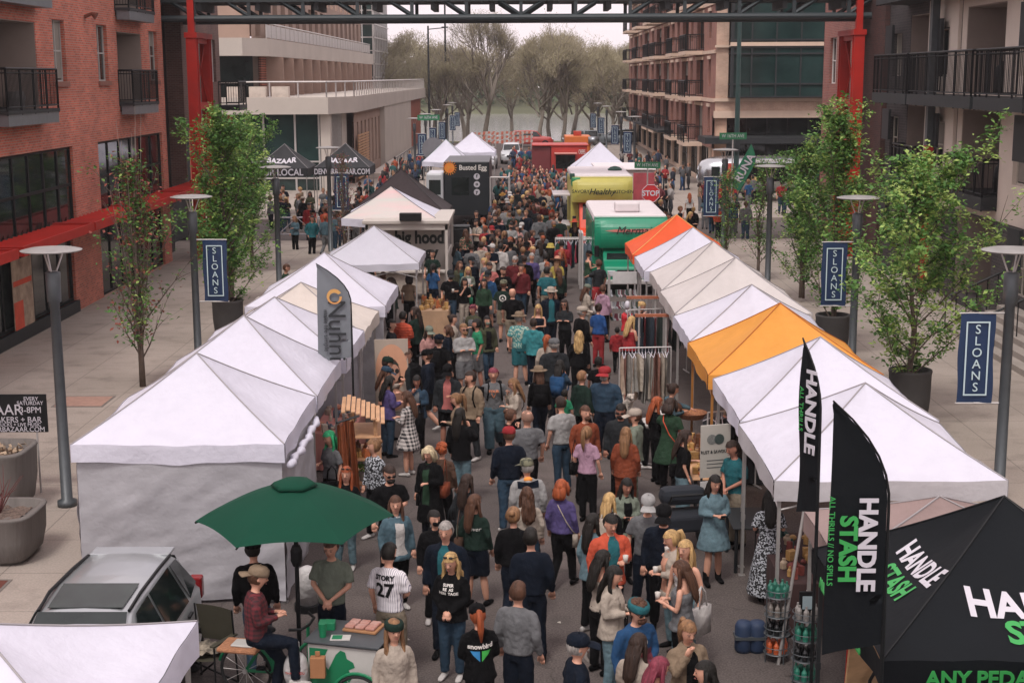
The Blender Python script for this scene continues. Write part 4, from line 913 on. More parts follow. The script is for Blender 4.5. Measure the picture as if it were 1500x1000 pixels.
# ---- bare cottonwoods at the lake ----
m_cbark = M('cottonwood_bark', '82796f', .95, .2, .6); m_twig = M('budding_twig', '978f7a', .95, .25, .15, second='aea685', trans=.3)  # twig colour also lightened, a haze-like paleness put into the tone
def cotton(seed, h=15, spread=1.0):
    rnd = random.Random(seed); w_ = MB(); tw = MB()
    def br(p, d, L_, r, dep):
        q = [p]; n = 4 if dep < 3 else 3
        for i in range(n):
            d = (d+Vector((rnd.uniform(-.22, .22), rnd.uniform(-.22, .22), rnd.uniform(-.05, .2)))).normalized(); q.append(q[-1]+d*L_/n)
        w_.tube(q, [r*(1-.45*i/n) for i in range(n+1)], 6 if dep < 2 else 3, False)
        if dep >= 4:
            for i in range(22):
                b = q[1+i % n]+Vector((rnd.gauss(0, .2), rnd.gauss(0, .2), rnd.gauss(0, .2)))*L_; dd = (d*.6+Vector((rnd.gauss(0, .7), rnd.gauss(0, .7), rnd.uniform(0, .8)))).normalized()*rnd.uniform(.2, .5)
                s = dd.cross(Vector((0, 1, 0))).normalized()*.016; tw.add([b-s, b+s, b+dd], [(0, 1, 2)])
                if i % 2: e = b+dd*.9; u = Vector((rnd.uniform(-1, 1), 0, rnd.uniform(-1, 1)))*.042; v = Vector((u.z, rnd.uniform(-.03, .03), -u.x)); tw.add([e-u, e+v, e+u, e-v], [(0, 1, 2, 3)])
            return
        k = (4, 3, 3, 3)[dep] if dep else 4
        for i in range(k):
            a = i*6.28/k+rnd.uniform(-.6, .6); sp = rnd.uniform(.35, .8)*spread
            x = d.cross(Vector((0, 0, 1))) if abs(d.z) < .95 else Vector((1, 0, 0)); x.normalize(); y = d.cross(x)
            nd = (d+(x*math.cos(a)+y*math.sin(a))*sp).normalized()
            br(q[-1 if i else -2], nd, L_*rnd.uniform(.62, .82), r*.55, dep+1)
        br(q[-1], d, L_*.7, r*.6, dep+1)
    br(Vector((0, 0, -.8)), Vector((rnd.uniform(-.15, .15), 0, 1)), h*.2, h*.016, 0)
    for q in range(3): a = rnd.uniform(0, 6.28); br(Vector((0, 0, h*.1+q*.6)), Vector((math.cos(a), math.sin(a), .7)).normalized(), h*.17, h*.006, 2)
    return w_.mesh('trunk', [m_cbark], True), tw.mesh('crown', [m_twig])
CW = [cotton(s, 15, sp) for s, sp in ((11, 1), (12, 1.25), (13, .85), (14, 1.1))]
pos = [(-19, 176, 0, 1), (-14.5, 181, 1, .92), (-10, 177, 2, .95), (-6.8, 184, 3, .9), (-4.8, 177.5, 0, 1.12), (2.2, 178, 2, 1.0), (3.5, 186, 1, .98), (5.2, 178, 3, 1.08), (9, 181, 0, .95), (11.5, 177, 1, .9), (14.5, 183, 2, .95), (17, 178, 3, .95), (21, 182, 0, 1), (26, 179, 1, 1), (-25, 182, 2, 1), (-31, 178, 3, 1), (32, 183, 2, 1)]
wh = ['far left of the lake edge behind the glass tower', 'left of the tall utility pole', 'just behind the tall utility pole', 'small and hazy between the poles and the lake', 'tallest, with a long leaning trunk above the white tents', 'upright and narrow in the middle of the lake view', 'set back in the middle of the lake view', 'forked low above the red pickup', 'above the food trucks with a rounded crown', 'dense crown right of the middle', 'set back near the right banners', 'leaning toward the right apartment block', 'partly hidden by the right balconies', 'behind the right apartment block corner', 'behind the left glass tower', 'outermost on the left behind the terraced building', 'outermost on the right behind the brick block']
pos += [(-16.5, 190, 3, 1.05), (-11.8, 194, 1, 1.0), (-7.6, 192, 2, 1.1), (-1.4, 195, 3, .95), (6.8, 193, 0, 1.1), (10.4, 190, 2, 1.05), (13.2, 195, 3, 1.1), (15.8, 191, 1, 1.1), (-21.5, 192, 0, 1.1)]
wh += ['behind the tall utility pole in the second rank', 'second rank, right of the glass tower', 'second rank, between poles and tallest tree', 'second rank, behind the lake gap', 'second rank, right of the middle', 'second rank, above the distant white tent', 'second rank, near the right banners', 'second rank, touching the right balconies', 'second rank, behind the glass tower edge']
for (x, y, k, s), l in zip(pos, wh): plant_tree('cottonwood_tree', CW[k], (x, y, .1), 'bare budding cottonwood, '+l, 'bare cottonwoods along the lake', x*1.7, s)
# far wood across the lake
g = MB(); rnd = random.Random(3)
for i in range(5200):
    x = rnd.uniform(-75, 80); y = rnd.uniform(332, 365); hh = 7+3.5*noise.noise(Vector((x*.05, 1, 1)))+2.5*noise.noise(Vector((x*.3, 4, 1))); z = rnd.uniform(1, 1)+hh*rnd.random()**.6
    s = rnd.uniform(.5, 1.1); u = Vector((rnd.uniform(-1, 1), rnd.uniform(-1, 1), rnd.uniform(-1, 1))).normalized()*s; v = u.cross(Vector((rnd.random(), 1, rnd.random()))).normalized()*s
    o = Vector((x, y, z)); g.k = rnd.choice((0, 0, 1)); g.add([o-u, o+v, o+u, o-v], [(0, 1, 2, 3)])
tag(g.obj('far_wood', [M('far_leaf', '4d5d40', .9, .2, .05), M('far_leaf_pale', '78775c', .9, .2, .05)]), 'hazy belt of trees on the far side of the lake', 'trees', kind='stuff')

for o in list(COL.objects):
    pass
# ================= PEOPLE =================
CC = dict(k='0c0e10', n='121c2a', c='2c3033', g='6f7072', lg='a3a2a0', w='c9c4bf', cr='b5a797', t='8f7a62', br='5a4133', db='3a2a24', ol='4b4d38', gr='2d4a35', dg='1e332b', eg='1f8a60', te='1f6a72', bl='1f4f7c', rb='1c4f8e', dn='2f485c', ld='4f6c78', ldn='67858f', pk='c58e86', sa='c9706a', rd='a8242a', ma='6a2126', or_='d5502a', ru='8f4324', mu='b3812f', pu='564a80', la='a99bb5', kh='8c7f6b', ye='c9b44a', lil='b48aa0', gg='7a8474', pe='d79a7c', cy='2f8f95')
SK = dict(a='c08f78', b='a87460', c='7d5444', d='4f352b'); HC = dict(k='16130f', d='2c1f18', b='4b3224', l='7a5a3e', y='a98a5c', r='8b4526', g='8a8580', m='6e2d3a', e='2f9a66', w='b8a888')
def cmat(k, nm='cloth'):
    if k in TEX: return tex_top(k)
    c = lin(CC[k]); l_ = sum(c)/3; c = [max(.003, (v*.86+l_*.14)*.72) for v in c]; key = ('cl', k)
    if key in MC: return MC[key]
    MC[key] = M('cloth_'+k, c, .9, .2, 7, .55, 13, spec=.12, stretch=(1, 1, .7)); return MC[key]
def smat(k): return M('skin', SK[k], .6, .08, 12)
def hmat(k): return M('hair', HC[k], .55, .5, 26, .8, 90, stretch=(1, 1, .06), spec=.3)
m_eye = M('eye_dark', '1d1715', .4, 0); m_lip = M('lips', '8a4a44', .5, 0)
def remesh(mb, vox, it=2, wr=0.0, fr=9, seed=0):
    me = mb.mesh('r'); o = bpy.data.objects.new('r', me); WS.collection.objects.link(o)
    r = o.modifiers.new('r', 'REMESH'); r.mode = 'VOXEL'; r.voxel_size = vox
    s = o.modifiers.new('s', 'SMOOTH'); s.factor = .6; s.iterations = it
    dg = wdg(); m2 = bpy.data.meshes.new_from_object(o.evaluated_get(dg)); bpy.data.objects.remove(o); wr *= .75
    if wr:
        for v in m2.vertices:
            c = v.co; n_ = noise.noise(Vector((c.x*fr+seed, c.y*fr, c.z*fr*1.6)))+.5*noise.noise(Vector((c.x*fr*2.3, c.y*fr*2.3+seed, c.z*fr*2)))
            v.co += v.normal*wr*n_
    m2.shade_smooth(); return m2
def from_mesh(me, mb): return mb.add([v.co.copy() for v in me.vertices], [tuple(p.vertices) for p in me.polygons])
TOR = {'m': [(.84, .11, .09, 0), (.92, .158, .112, -.005), (1.0, .152, .108, 0), (1.1, .148, .105, .005), (1.22, .165, .115, .005), (1.34, .18, .12, 0), (1.42, .165, .098, -.005), (1.465, .1, .075, -.005), (1.5, .062, .062, 0)],
       'f': [(.84, .12, .1, 0), (.92, .17, .118, -.01), (1.0, .155, .108, -.003), (1.1, .13, .092, .003), (1.2, .142, .1, .01), (1.3, .155, .122, .014), (1.38, .152, .1, 0), (1.44, .095, .07, -.005), (1.49, .052, .055, 0)]}
ARM = {'D': ((.25, -.03, 1.16), (.265, .06, .92)), 'H': ((.235, .01, 1.16), (.09, .25, 1.19)), 'U': ((.22, .15, 1.21), (.08, .17, 1.43)), 'C': ((.235, .07, 1.17), (-.06, .2, 1.2)), 'P': ((.29, -.07, 1.16), (.2, .04, .95)),
       'F': ((.24, .03, 1.16), (.03, .2, 1.01)), 'R': ((.2, .2, 1.27), (.15, .44, 1.2)), 'B': ((.37, -.05, 1.2), (.2, .04, 1.04)), 'K': ((.26, -.12, 1.17), (.1, -.2, 1.0))}
LEG = {'S': (((.095, .02, .48), (.115, -.01, .09)), ((.09, .0, .48), (.1, -.02, .09))), 'W': (((.09, .17, .5), (.09, .2, .1)), ((.09, .02, .47), (.1, -.27, .13))), 'X': (((.1, .05, .48), (.14, .06, .09)), ((.09, -.03, .47), (.11, -.07, .09))),
       'T': (((.13, .42, .86), (.16, .45, .42)), ((.13, .3, .56), (.15, .22, .12)))}
def arm_pts(g, c, s):
    e, w_ = ARM[c]; sh = (.185 if g == 'm' else .16)
    k = 1 if g == 'm' else .93
    return [Vector((s*(sh-.05), 0, 1.405)), Vector((s*sh, -.005, 1.39)), Vector((s*(sh+.03), -.01, 1.33)), Vector((s*e[0]*k, e[1], e[2])), Vector((s*w_[0]*k, w_[1], w_[2]))]
def leg_pts(c, s, i):
    k, a = LEG[c][i]; return [Vector((s*.085, 0, .9)), Vector((s*.092, .01, .8)) if c != 'T' else Vector((s*.1, .1, .9)), Vector((s*k[0], k[1], k[2])), Vector((s*a[0], a[1], a[2]))]
def expand(p, r, n=3):
    P, Q = [], []
    for i in range(len(p)-1):
        for k in range(n): t = k/n; P.append(p[i].lerp(p[i+1], t)); Q.append(r[i]+(r[i+1]-r[i])*t)
    return P+[p[-1]], Q+[r[-1]]
def hand(mb, w_, el, s, curl):
    d = (w_-el).normalized(); side = d.cross(Vector((0, 0, 1)))
    if side.length < .3: side = Vector((0, 1, 0))
    side.normalize(); nrm = side.cross(d).normalized()
    if curl and nrm.z > 0: pass
    pw = w_+d*.085
    mb.tube([w_-d*.02, w_+d*.03, pw], [(.026, .02), (.038, .018), (.04, .014)], 8)
    for i, (o, L_) in enumerate(((-.028, .06), (-.01, .072), (.009, .068), (.027, .055))):
        b = w_+d*.075+side*o; c_ = (.35 if not curl else 1.1)
        m1 = b+d*L_*.5-nrm*L_*.15*c_; m2 = m1+(d*(.5-.3*curl)-nrm*.5*c_)*L_*.6
        mb.tube([b, m1, m2], [.0095, .0088, .007], 5)
    b = w_+d*.03-side*.03*s; mb.tube([b, b+(d*.7-side*.6*s).normalized()*.035, b+(d-side*.3*s-nrm*.3).normalized()*.07], [.013, .011, .008], 5)
def head_T(yaw, pitch=0, tilt=0): return Matrix.Translation((0, 0, 1.5)) @ Matrix.Rotation(yaw, 4, 'Z') @ Matrix.Rotation(pitch, 4, 'X') @ Matrix.Scale(1.1, 4) @ Matrix.Translation((0, 0, -1.5))
HP = (0, 0, 1.5)
BODY = {}
def lean_T(lean): return Matrix.Translation((0, 0, .92)) @ Matrix.Rotation(lean, 4, 'X') @ Matrix.Translation((0, 0, -.92))
def body(g, arms, legs, yaw, pitch, lean=0):
    key = (g, arms, legs, yaw, pitch, lean)
    if key in BODY: return BODY[key]
    LT = lean_T(lean); T = LT @ head_T(yaw, pitch)
    mb = MB(); tz = TOR[g]
    P = [LT @ Vector((0, y, z)) for z, a, b, y in tz]; mb.tube(P, [(a-.016, b-.014) for z, a, b, y in tz], 16)
    mb.tube([LT @ Vector((0, -.005, 1.44)), LT @ Vector((0, .0, 1.5)), T @ Vector((0, .012, 1.58))], [.06, .052 if g == 'm' else .046, .05], 12)
    hr = [(1.535, .03, .03, .045), (1.55, .045, .055, .03), (1.58, .06, .082, .012), (1.62, .069, .094, .004), (1.66, .074, .099, -.002), (1.7, .074, .097, -.004), (1.73, .064, .082, -.006), (1.748, .042, .052, -.006), (1.754, .015, .02, -.006)]
    mb.tube([T @ Vector((0, y, z)) for z, a, b, y in hr], [(a*1.1, b*1.1) for z, a, b, y in hr], 16)
    mb.tube([T @ Vector((0, .09, 1.66)), T @ Vector((0, .112, 1.628)), T @ Vector((0, .1, 1.615))], [.009, .015, .012], 6)
    for s in (-1, 1): mb.ell(T @ Vector((s*.074, -.005, 1.635)), .012, .02, .03, 8, 6)
    for s, c, lc, i in ((1, arms[0], legs, 0), (-1, arms[1], legs, 1)):
        p = [LT @ q for q in arm_pts(g, c, s)]; k = 1 if g == 'm' else .85; pp, rr = expand(p, [.05*k, .052*k, .049*k, .04*k, .027*k]); mb.tube(pp, rr, 10)
        p = leg_pts(lc, s, i); pp, rr = expand(p, [.08, .088, .056, .037]); rr = [r_+(.012 if 6 < j < 9 else 0) for j, r_ in enumerate(rr)]; mb.tube(pp, rr, 10)
    me = remesh(mb, .0175, 2); out = MB(); from_mesh(me, out); bpy.data.meshes.remove(me)
    for s, c in ((1, arms[0]), (-1, arms[1])):
        p = [LT @ q for q in arm_pts(g, c, s)]; hand(out, p[-1], p[-2], s, c in 'HUCFKR')
    out.k = 1
    for s in (-1, 1):
        out.ell(T @ Vector((s*.03, .0885, 1.652)), .0125, .007, .006, 8, 5)
        out.tube([T @ Vector((s*.014, .1005, 1.672)), T @ Vector((s*.032, .098, 1.677)), T @ Vector((s*.05, .087, 1.671))], [.0025, .003, .002], 5)
    out.k = 2; out.tube([T @ Vector((-.021, .094, 1.588)), T @ Vector((0, .101, 1.589)), T @ Vector((.021, .094, 1.588))], [.003, .0065, .003], 6)
    BODY[key] = out.mesh('body', [smat('a'), m_eye, m_lip], True); return BODY[key]
GC = {}
def top(g, arms, kind, lean=0):
    if kind in ('jk', 'cd') : pass
    key = ('top', g, arms, kind, lean)
    if key in GC: return GC[key]
    LT = lean_T(lean)
    inf, hem, slv = dict(ts=(.014, .9, 1), ls=(.016, .9, 3), hd=(.03, .86, 3), tk=(.008, .92, 0), jk=(.034, .82, 3), cd=(.034, .45, 3), dr=(.015, .55, 1), ld=(.015, .14, 1), sw=(.022, .58, 3), pf=(.04, .86, 3), vs=(.035, .86, 0))[kind]
    tz = [r_ for r_ in TOR[g] if r_[0] >= .9]; mb = MB()
    rings = []
    if hem < .88:
        fl = dict(cd=.06, dr=.11, ld=.14, sw=.08).get(kind, .02)
        n = max(2, int((.9-hem)/.12))
        for i in range(n): t = i/n; z = hem+(.9-hem)*t; q = TOR[g][1]; rings.append((z, q[1]+fl*(1-t)**.8, q[2]+.015+fl*(1-t)**.8, 0))
    rings += [(max(z, .9), a, b, y) for z, a, b, y in tz]
    if kind in ('tk', 'vs'): rings = [r_ for r_ in rings if r_[0] < 1.43]
    else: rings[-1] = (1.485, .062, .062, 0)
    loose = .012 if kind in ('ts', 'ls', 'hd', 'jk', 'sw') else .0
    mb.tube([LT @ Vector((0, y, z)) for z, a, b, y in rings], [(a+inf+(loose if z < 1.25 else 0), b+inf+(loose if z < 1.25 else 0)) for z, a, b, y in rings], 18)
    if kind in ('tk',):
        for s in (-1, 1): mb.tube([LT @ Vector((s*.085, .07, 1.36)), LT @ Vector((s*.09, 0, 1.44)), LT @ Vector((s*.085, -.06, 1.37))], .018, 6)
    if slv:
        for s, c in ((1, arms[0]), (-1, arms[1])):
            p = [LT @ q for q in arm_pts(g, c, s)]; k = (1 if g == 'm' else .85); r0 = [.06*k+inf*.4, .064*k+inf*.5, .06*k+inf*.5, .05*k+inf*.7, .034*k+inf*.6]
            if kind in ('ts', 'dr', 'ld'): p = p[:3]+[p[2].lerp(p[3], .75)]; r0 = r0[:3]+[.066*k+inf]
            else: p[-1] = p[-2].lerp(p[-1], .97)
            pp, rr = expand(p, r0); mb.tube(pp, rr, 10)
    if kind == 'hd': mb.tube([LT @ Vector((-.075, .02, 1.47)), LT @ Vector((-.07, -.07, 1.475)), LT @ Vector((0, -.115, 1.45)), LT @ Vector((.07, -.07, 1.475)), LT @ Vector((.075, .02, 1.47))], [.025, .038, .05, .038, .025], 8)
    if kind in ('jk', 'cd', 'pf'): mb.tube([LT @ Vector((-.05, .06, 1.47)), LT @ Vector((-.068, -.01, 1.505)), LT @ Vector((0, -.065, 1.5)), LT @ Vector((.068, -.01, 1.505)), LT @ Vector((.05, .06, 1.47))], [.016, .02, .022, .02, .016], 8)
    me = remesh(mb, .0205, 2, .009 if kind != 'pf' else .004, 11, len(GC)*1.7)
    if kind == 'pf':
        for v in me.vertices: v.co += v.normal*.007*math.sin(v.co.z*95)
    me.name = 'top'; me.materials.append(cmat('k')); GC[key] = me; return me
def front_panel(g, kind, lean=0):       # undershirt showing in the opening of a jacket
    key = ('fp', g, kind, lean)
    if key in GC: return GC[key]
    LT = lean_T(lean); tz = [r_ for r_ in TOR[g] if r_[0] >= .9]; inf = .058; mb = MB(); n = 8; vs = []
    ring = [(.5, .17, .14, 0)]*(kind == 'cd')+[(.84, .165, .122, 0)]+tz
    for z, a, b, y in ring:
        ww = .5+(.25 if z < 1 else 0) if kind != 'cd' else .42
        for k in range(n+1):
            t = math.pi/2+(k/n-.5)*ww*1.5; i2 = inf if z < 1.3 else (inf-.016 if z < 1.43 else inf-.03)
            vs.append(LT @ Vector(((a+i2)*math.cos(t)*1.0, (b+i2)*math.sin(t)+y, z)))
    mb.add(vs, [(i*(n+1)+k, i*(n+1)+k+1, (i+1)*(n+1)+k+1, (i+1)*(n+1)+k) for i in range(len(ring)-1) for k in range(n)])
    GC[key] = mb.mesh('undershirt', [cmat('w')], True); return GC[key]
def bottom(g, legs, kind):
    key = ('bot', g, legs, kind)
    if key in GC: return GC[key]
    mb = MB(); q = TOR[g]; fit = {'jn': .012, 'lg': .004, 'sh': .026, 'wd': .03}[kind]
    mb.tube([Vector((0, -.002, z)) for z in (.84, .9, .96, 1.02)], [(.12+fit, .105+fit*.6), (q[1][1]+fit, q[1][2]+fit*.8), (q[1][1]+fit*.6, q[1][2]+fit*.5), (q[2][1]+.006, q[2][2]+.006)], 16)
    for s, i in ((1, 0), (-1, 1)):
        p = leg_pts(legs, s, i)
        r0 = [.086+fit*.8, .094+fit, .062+fit*1.4, (.045+fit*1.6)]
        if kind == 'sh': p = p[:2]+[p[1].lerp(p[2], .92)]; r0 = [.09+fit, .1+fit, .082+fit]
        pp, rr = expand(p, r0); mb.tube(pp, rr, 10)
    me = remesh(mb, .0205, 2, .008, 13, len(GC)); me.name = 'bottom'; me.materials.append(cmat('k')); GC[key] = me; return me
def skirt(g):
    key = ('skirt', g)
    if key in GC: return GC[key]
    mb = MB(); mb.tube([Vector((0, 0, z)) for z in (.52, .65, .8, .95, 1.02)], [(.23, .21), (.215, .19), (.2, .165), (.175, .13), (.14, .11)], 20)
    me = remesh(mb, .02, 1, .012, 12); me.materials.append(cmat('k')); GC[key] = me; return me
def shoes(legs, kind='s'):
    key = ('shoes', legs, kind)
    if key in GC: return GC[key]
    mb = MB()
    for s, i in ((1, 0), (-1, 1)):
        a = leg_pts(legs, s, i)[-1]; x, y = a.x, a.y; z = a.z-.09; tilt = .09 if (legs == 'W' and i == 1) else 0
        mb.tube([(x, y-.085, z+.045+tilt), (x, y-.05, z+.048+tilt*.9), (x+s*.006, y+.04, z+.042+tilt*.4), (x+s*.012, y+.13, z+.03), (x+s*.012, y+.185, z+.026)], [(.025, .035), (.04, .046), (.044, .04), (.047, .03), (.028, .018)], 10)
        if kind == 'b': mb.tube([(x, y-.01, z+.05), (x, y-.01, z+.22)], [.052, .056], 10)
    me = remesh(mb, .013, 1); me.materials.append(cmat('k')); GC[key] = me; return me
HM = {}
def hx(p, r):
    P, Q = [], []
    for i in range(len(p)-1):
        for k in range(4): t = k/4; P.append(Vector(p[i]).lerp(Vector(p[i+1]), t)); Q.append(tuple(r[i][j]+(r[i+1][j]-r[i][j])*t for j in (0, 1)))
    return P+[Vector(p[-1])], Q+[r[-1]]
def hair_mesh(kind):
    if kind in HM: return HM[kind]
    mb = MB(); Z = 1.5
    def cap(rx, ry, rz, cy, cz, fy, fz, nlow):
        b = MB(); b.ell((0, 0, 0), rx, ry, rz, 22, 16); V_ = [Vector(v) for v in b.v]; keep = []
        for f in b.f:
            c = sum((V_[i] for i in f), Vector())/len(f)
            if c.z < nlow: continue
            if c.y > fy and c.z < fz+max(0, c.y-fy-.02)*.0: continue
            keep.append(f)
        mb.add([v+Vector((0, cy, cz-Z)) for v in V_], keep)
    if kind == 'bd': cap(.082, .108, .108, -.004, 1.652, -.02, .02, -.06); 
    elif kind in ('sh', 'cr'): cap(.089, .115, .116, -.007, 1.66, .015, .042, -.075 if kind == 'sh' else -.08)
    else: cap(.09, .116, .118, -.009, 1.657, .03, .055, -.1)
    if kind == 'cr':
        rnd = random.Random(3)
        for i in range(60):
            a, e = rnd.uniform(0, 6.28), rnd.uniform(-.1, 1.5); v = Vector((math.cos(e)*math.cos(a)*.088, math.cos(e)*math.sin(a)*.105-.01, math.sin(e)*.1+.165))
            if v.y > .06 and v.z < .2: continue
            mb.ell(v, .024, .024, .022, 7, 5)
    if kind in ('lg', 'wv'):
        L_ = 1 if kind == 'lg' else .95
        mb.tube(*hx([(0, -.045, .2), (0, -.075, .12), (0, -.1, .02), (0, -.115, -.1), (0, -.12, -.2), (0, -.115, -.27)], [(.06, .045), (.083, .05), (.088, .046), (.105 if kind == 'wv' else .082, .038), (.1 if kind == 'wv' else .07, .028), (.03, .008)]), 30)
        for s in (-1, 1): mb.tube([(s*.06, -.02, .2), (s*.086, -.005, .13), (s*.09, .01, .02), (s*.095, .05, -.08), (s*.085, .085, -.19)], [.022, .024, .026, .024, .006], 8)
    if kind == 'bb':
        mb.tube([(0, -.045, .2), (0, -.07, .12), (0, -.085, .03), (0, -.085, -.02)], [(.07, .05), (.1, .06), (.105, .06), (.08, .04)], 16)
        for s in (-1, 1): mb.tube([(s*.06, .03, .22), (s*.09, .025, .14), (s*.095, .03, .03)], [.03, .032, .02], 8)
    if kind == 'pt': mb.tube([(0, -.1, .2), (0, -.15, .2), (0, -.165, .12), (0, -.15, 0), (0, -.14, -.14)], [.025, .035, .04, .036, .008], 10)
    if kind == 'bn': mb.ell((0, -.115, .2), .045, .04, .042, 12, 8)
    rnd = random.Random(5)
    for i, v in enumerate(mb.v):
        v = Vector(v); a = math.atan2(v.y, v.x); k = (.005*math.sin(a*23+v.z*(28 if kind in ('wv', 'cr') else 5))+.004*math.sin(a*51+v.z*9)+.011*noise.noise(Vector((v.x*30, v.y*30, v.z*9))))*(1.0 if v.z < .16 else .45); r_ = Vector((v.x, v.y, 0)).normalized() if v.x or v.y else Vector(); v += r_*(k*(2.2 if kind == 'wv' else 1)); mb.v[i] = tuple(v)
    me = mb.mesh('hair', [hmat('k')], True); HM[kind] = me; return me
def hat_mesh(kind):
    if kind in HM: return HM[kind]
    mb = MB(); n = 24
    if kind in ('cap', 'capb'):
        s = 1 if kind == 'cap' else -1
        mb.lathe([(.089, .165), (.092, .19), (.086, .232), (.064, .258), (.03, .268), (.004, .27)], n, (0, -.006, 0), 1, 1.18)
        vs = []; m_ = 12
        for j, (r_, zz) in enumerate(((.086, .182), (.14, .174), (.188, .158))):
            for k in range(m_+1): t = math.pi/2+(k/m_-.5)*1.6*(1-.14*j); vs.append((r_*math.cos(t)*.95, s*(r_*math.sin(t)*1.08), zz-.012*abs(k/m_-.5)*2))
        vs2 = [(x, y, z-.006) for x, y, z in vs]; f = [(j*(m_+1)+k, j*(m_+1)+k+1, (j+1)*(m_+1)+k+1, (j+1)*(m_+1)+k) for j in range(2) for k in range(m_)]
        mb.add(vs, f); mb.add(vs2, f); mb.ell((0, -.006, .277), .01, .01, .006, 8, 5)
    elif kind in ('hat', 'sun'):
        R_ = .175 if kind == 'hat' else .235
        mb.lathe([(.09, .178), (.12, .178), (R_-.03, .176), (R_, .19 if kind == 'hat' else .165), (R_, .197 if kind == 'hat' else .17), (.12, .186), (.1, .19), (.098, .22), (.09, .265), (.06, .285), (.0, .278)], 28, (0, -.005, 0), .95, 1.12)
    elif kind == 'bkt': mb.lathe([(.15, .12), (.148, .125), (.105, .19), (.1, .25), (.07, .272), (0, .276)], n, (0, -.005, 0), 1, 1.1)
    elif kind == 'bnd': mb.lathe([(.095, .165), (.1, .18), (.099, .215), (.09, .235)], n, (0, -.006, 0), 1, 1.17)
    mb.v = [(x*1.07, y*1.07, z*1.03) for x, y, z in mb.v]; me = mb.mesh('hat', [cmat('k')], True); HM[kind] = me; return me
def acc(kind):
    if kind in HM: return HM[kind]
    mb = MB()
    if kind == 'sg':
        for s in (-1, 1): mb.ell((s*.034, .102, .152), .027, .009, .019, 10, 6); mb.bar((s*.06, .09, .158), (s*.08, 0, .155), .007)
        mb.bar((-.012, .107, .158), (.012, .107, .158), .007)
    elif kind == 'sgt':
        for s in (-1, 1): mb.ell((s*.034, .065, .25), .026, .02, .012, 10, 6); mb.bar((s*.06, .06, .25), (s*.085, -.02, .215), .007)
    elif kind == 'beard': mb.tube([(0, .07, .045), (0, .088, .06), (0, .09, .085), (0, .083, .1)], [(.035, .018), (.05, .022), (.058, .02), (.06, .008)], 12)
    elif kind == 'mask': mb.ell((0, .072, .1), .06, .04, .042, 14, 10)
    elif kind == 'bp':
        mb.box(-.15, .15, -.3, -.15, 1.02, 1.44); mb.box(-.12, .12, -.34, -.29, 1.05, 1.25)
        for s in (-1, 1): mb.tube([(s*.09, -.16, 1.42), (s*.1, -.04, 1.5), (s*.11, .1, 1.42), (s*.12, .15, 1.28), (s*.14, .1, 1.12), (s*.15, -.12, 1.05)], .016, 6)
    elif kind == 'tote':
        mb.box(-.19, .19, -.05, .05, -.42, -.02)
        for y in (-.04, .04): mb.tube([(-.09, y, -.03), (-.07, y*.5, .18), (0, 0, .27), (.07, y*.5, .18), (.09, y, -.03)], .011, 5)
    elif kind == 'bag':
        mb.box(-.14, .14, -.05, .05, -.12, .1); mb.tube([(-.12, 0, .09), (-.1, 0, .35), (-.02, 0, .52), (.06, 0, .35), (.12, 0, .09)], .008, 5)
    elif kind == 'cross':
        mb.tube([(-.11, -.02, 1.47), (-.05, -.14, 1.38), (.08, -.17, 1.15), (.17, -.1, .98), (.21, 0, .9)], .01, 5); mb.tube([(-.11, -.02, 1.47), (-.06, .12, 1.4), (.05, .17, 1.2), (.16, .12, .98), (.21, 0, .9)], .01, 5); mb.box(.17, .24, -.11, .11, .72, .92)
    elif kind == 'cup': mb.lathe([(.028, 0), (.038, .1), (.036, .1), (.027, .02)], 12)
    elif kind == 'phone': mb.box(-.036, .036, -.006, .006, -.07, .07)
    me = mb.mesh(kind, [m_black], kind not in ('phone',)) ; HM[kind] = me; return me
ACC_N = dict(bp='backpack', tote='tote_bag', bag='handbag', cross='crossbody_bag', cup='cup', phone='phone')
PEOPLE = []
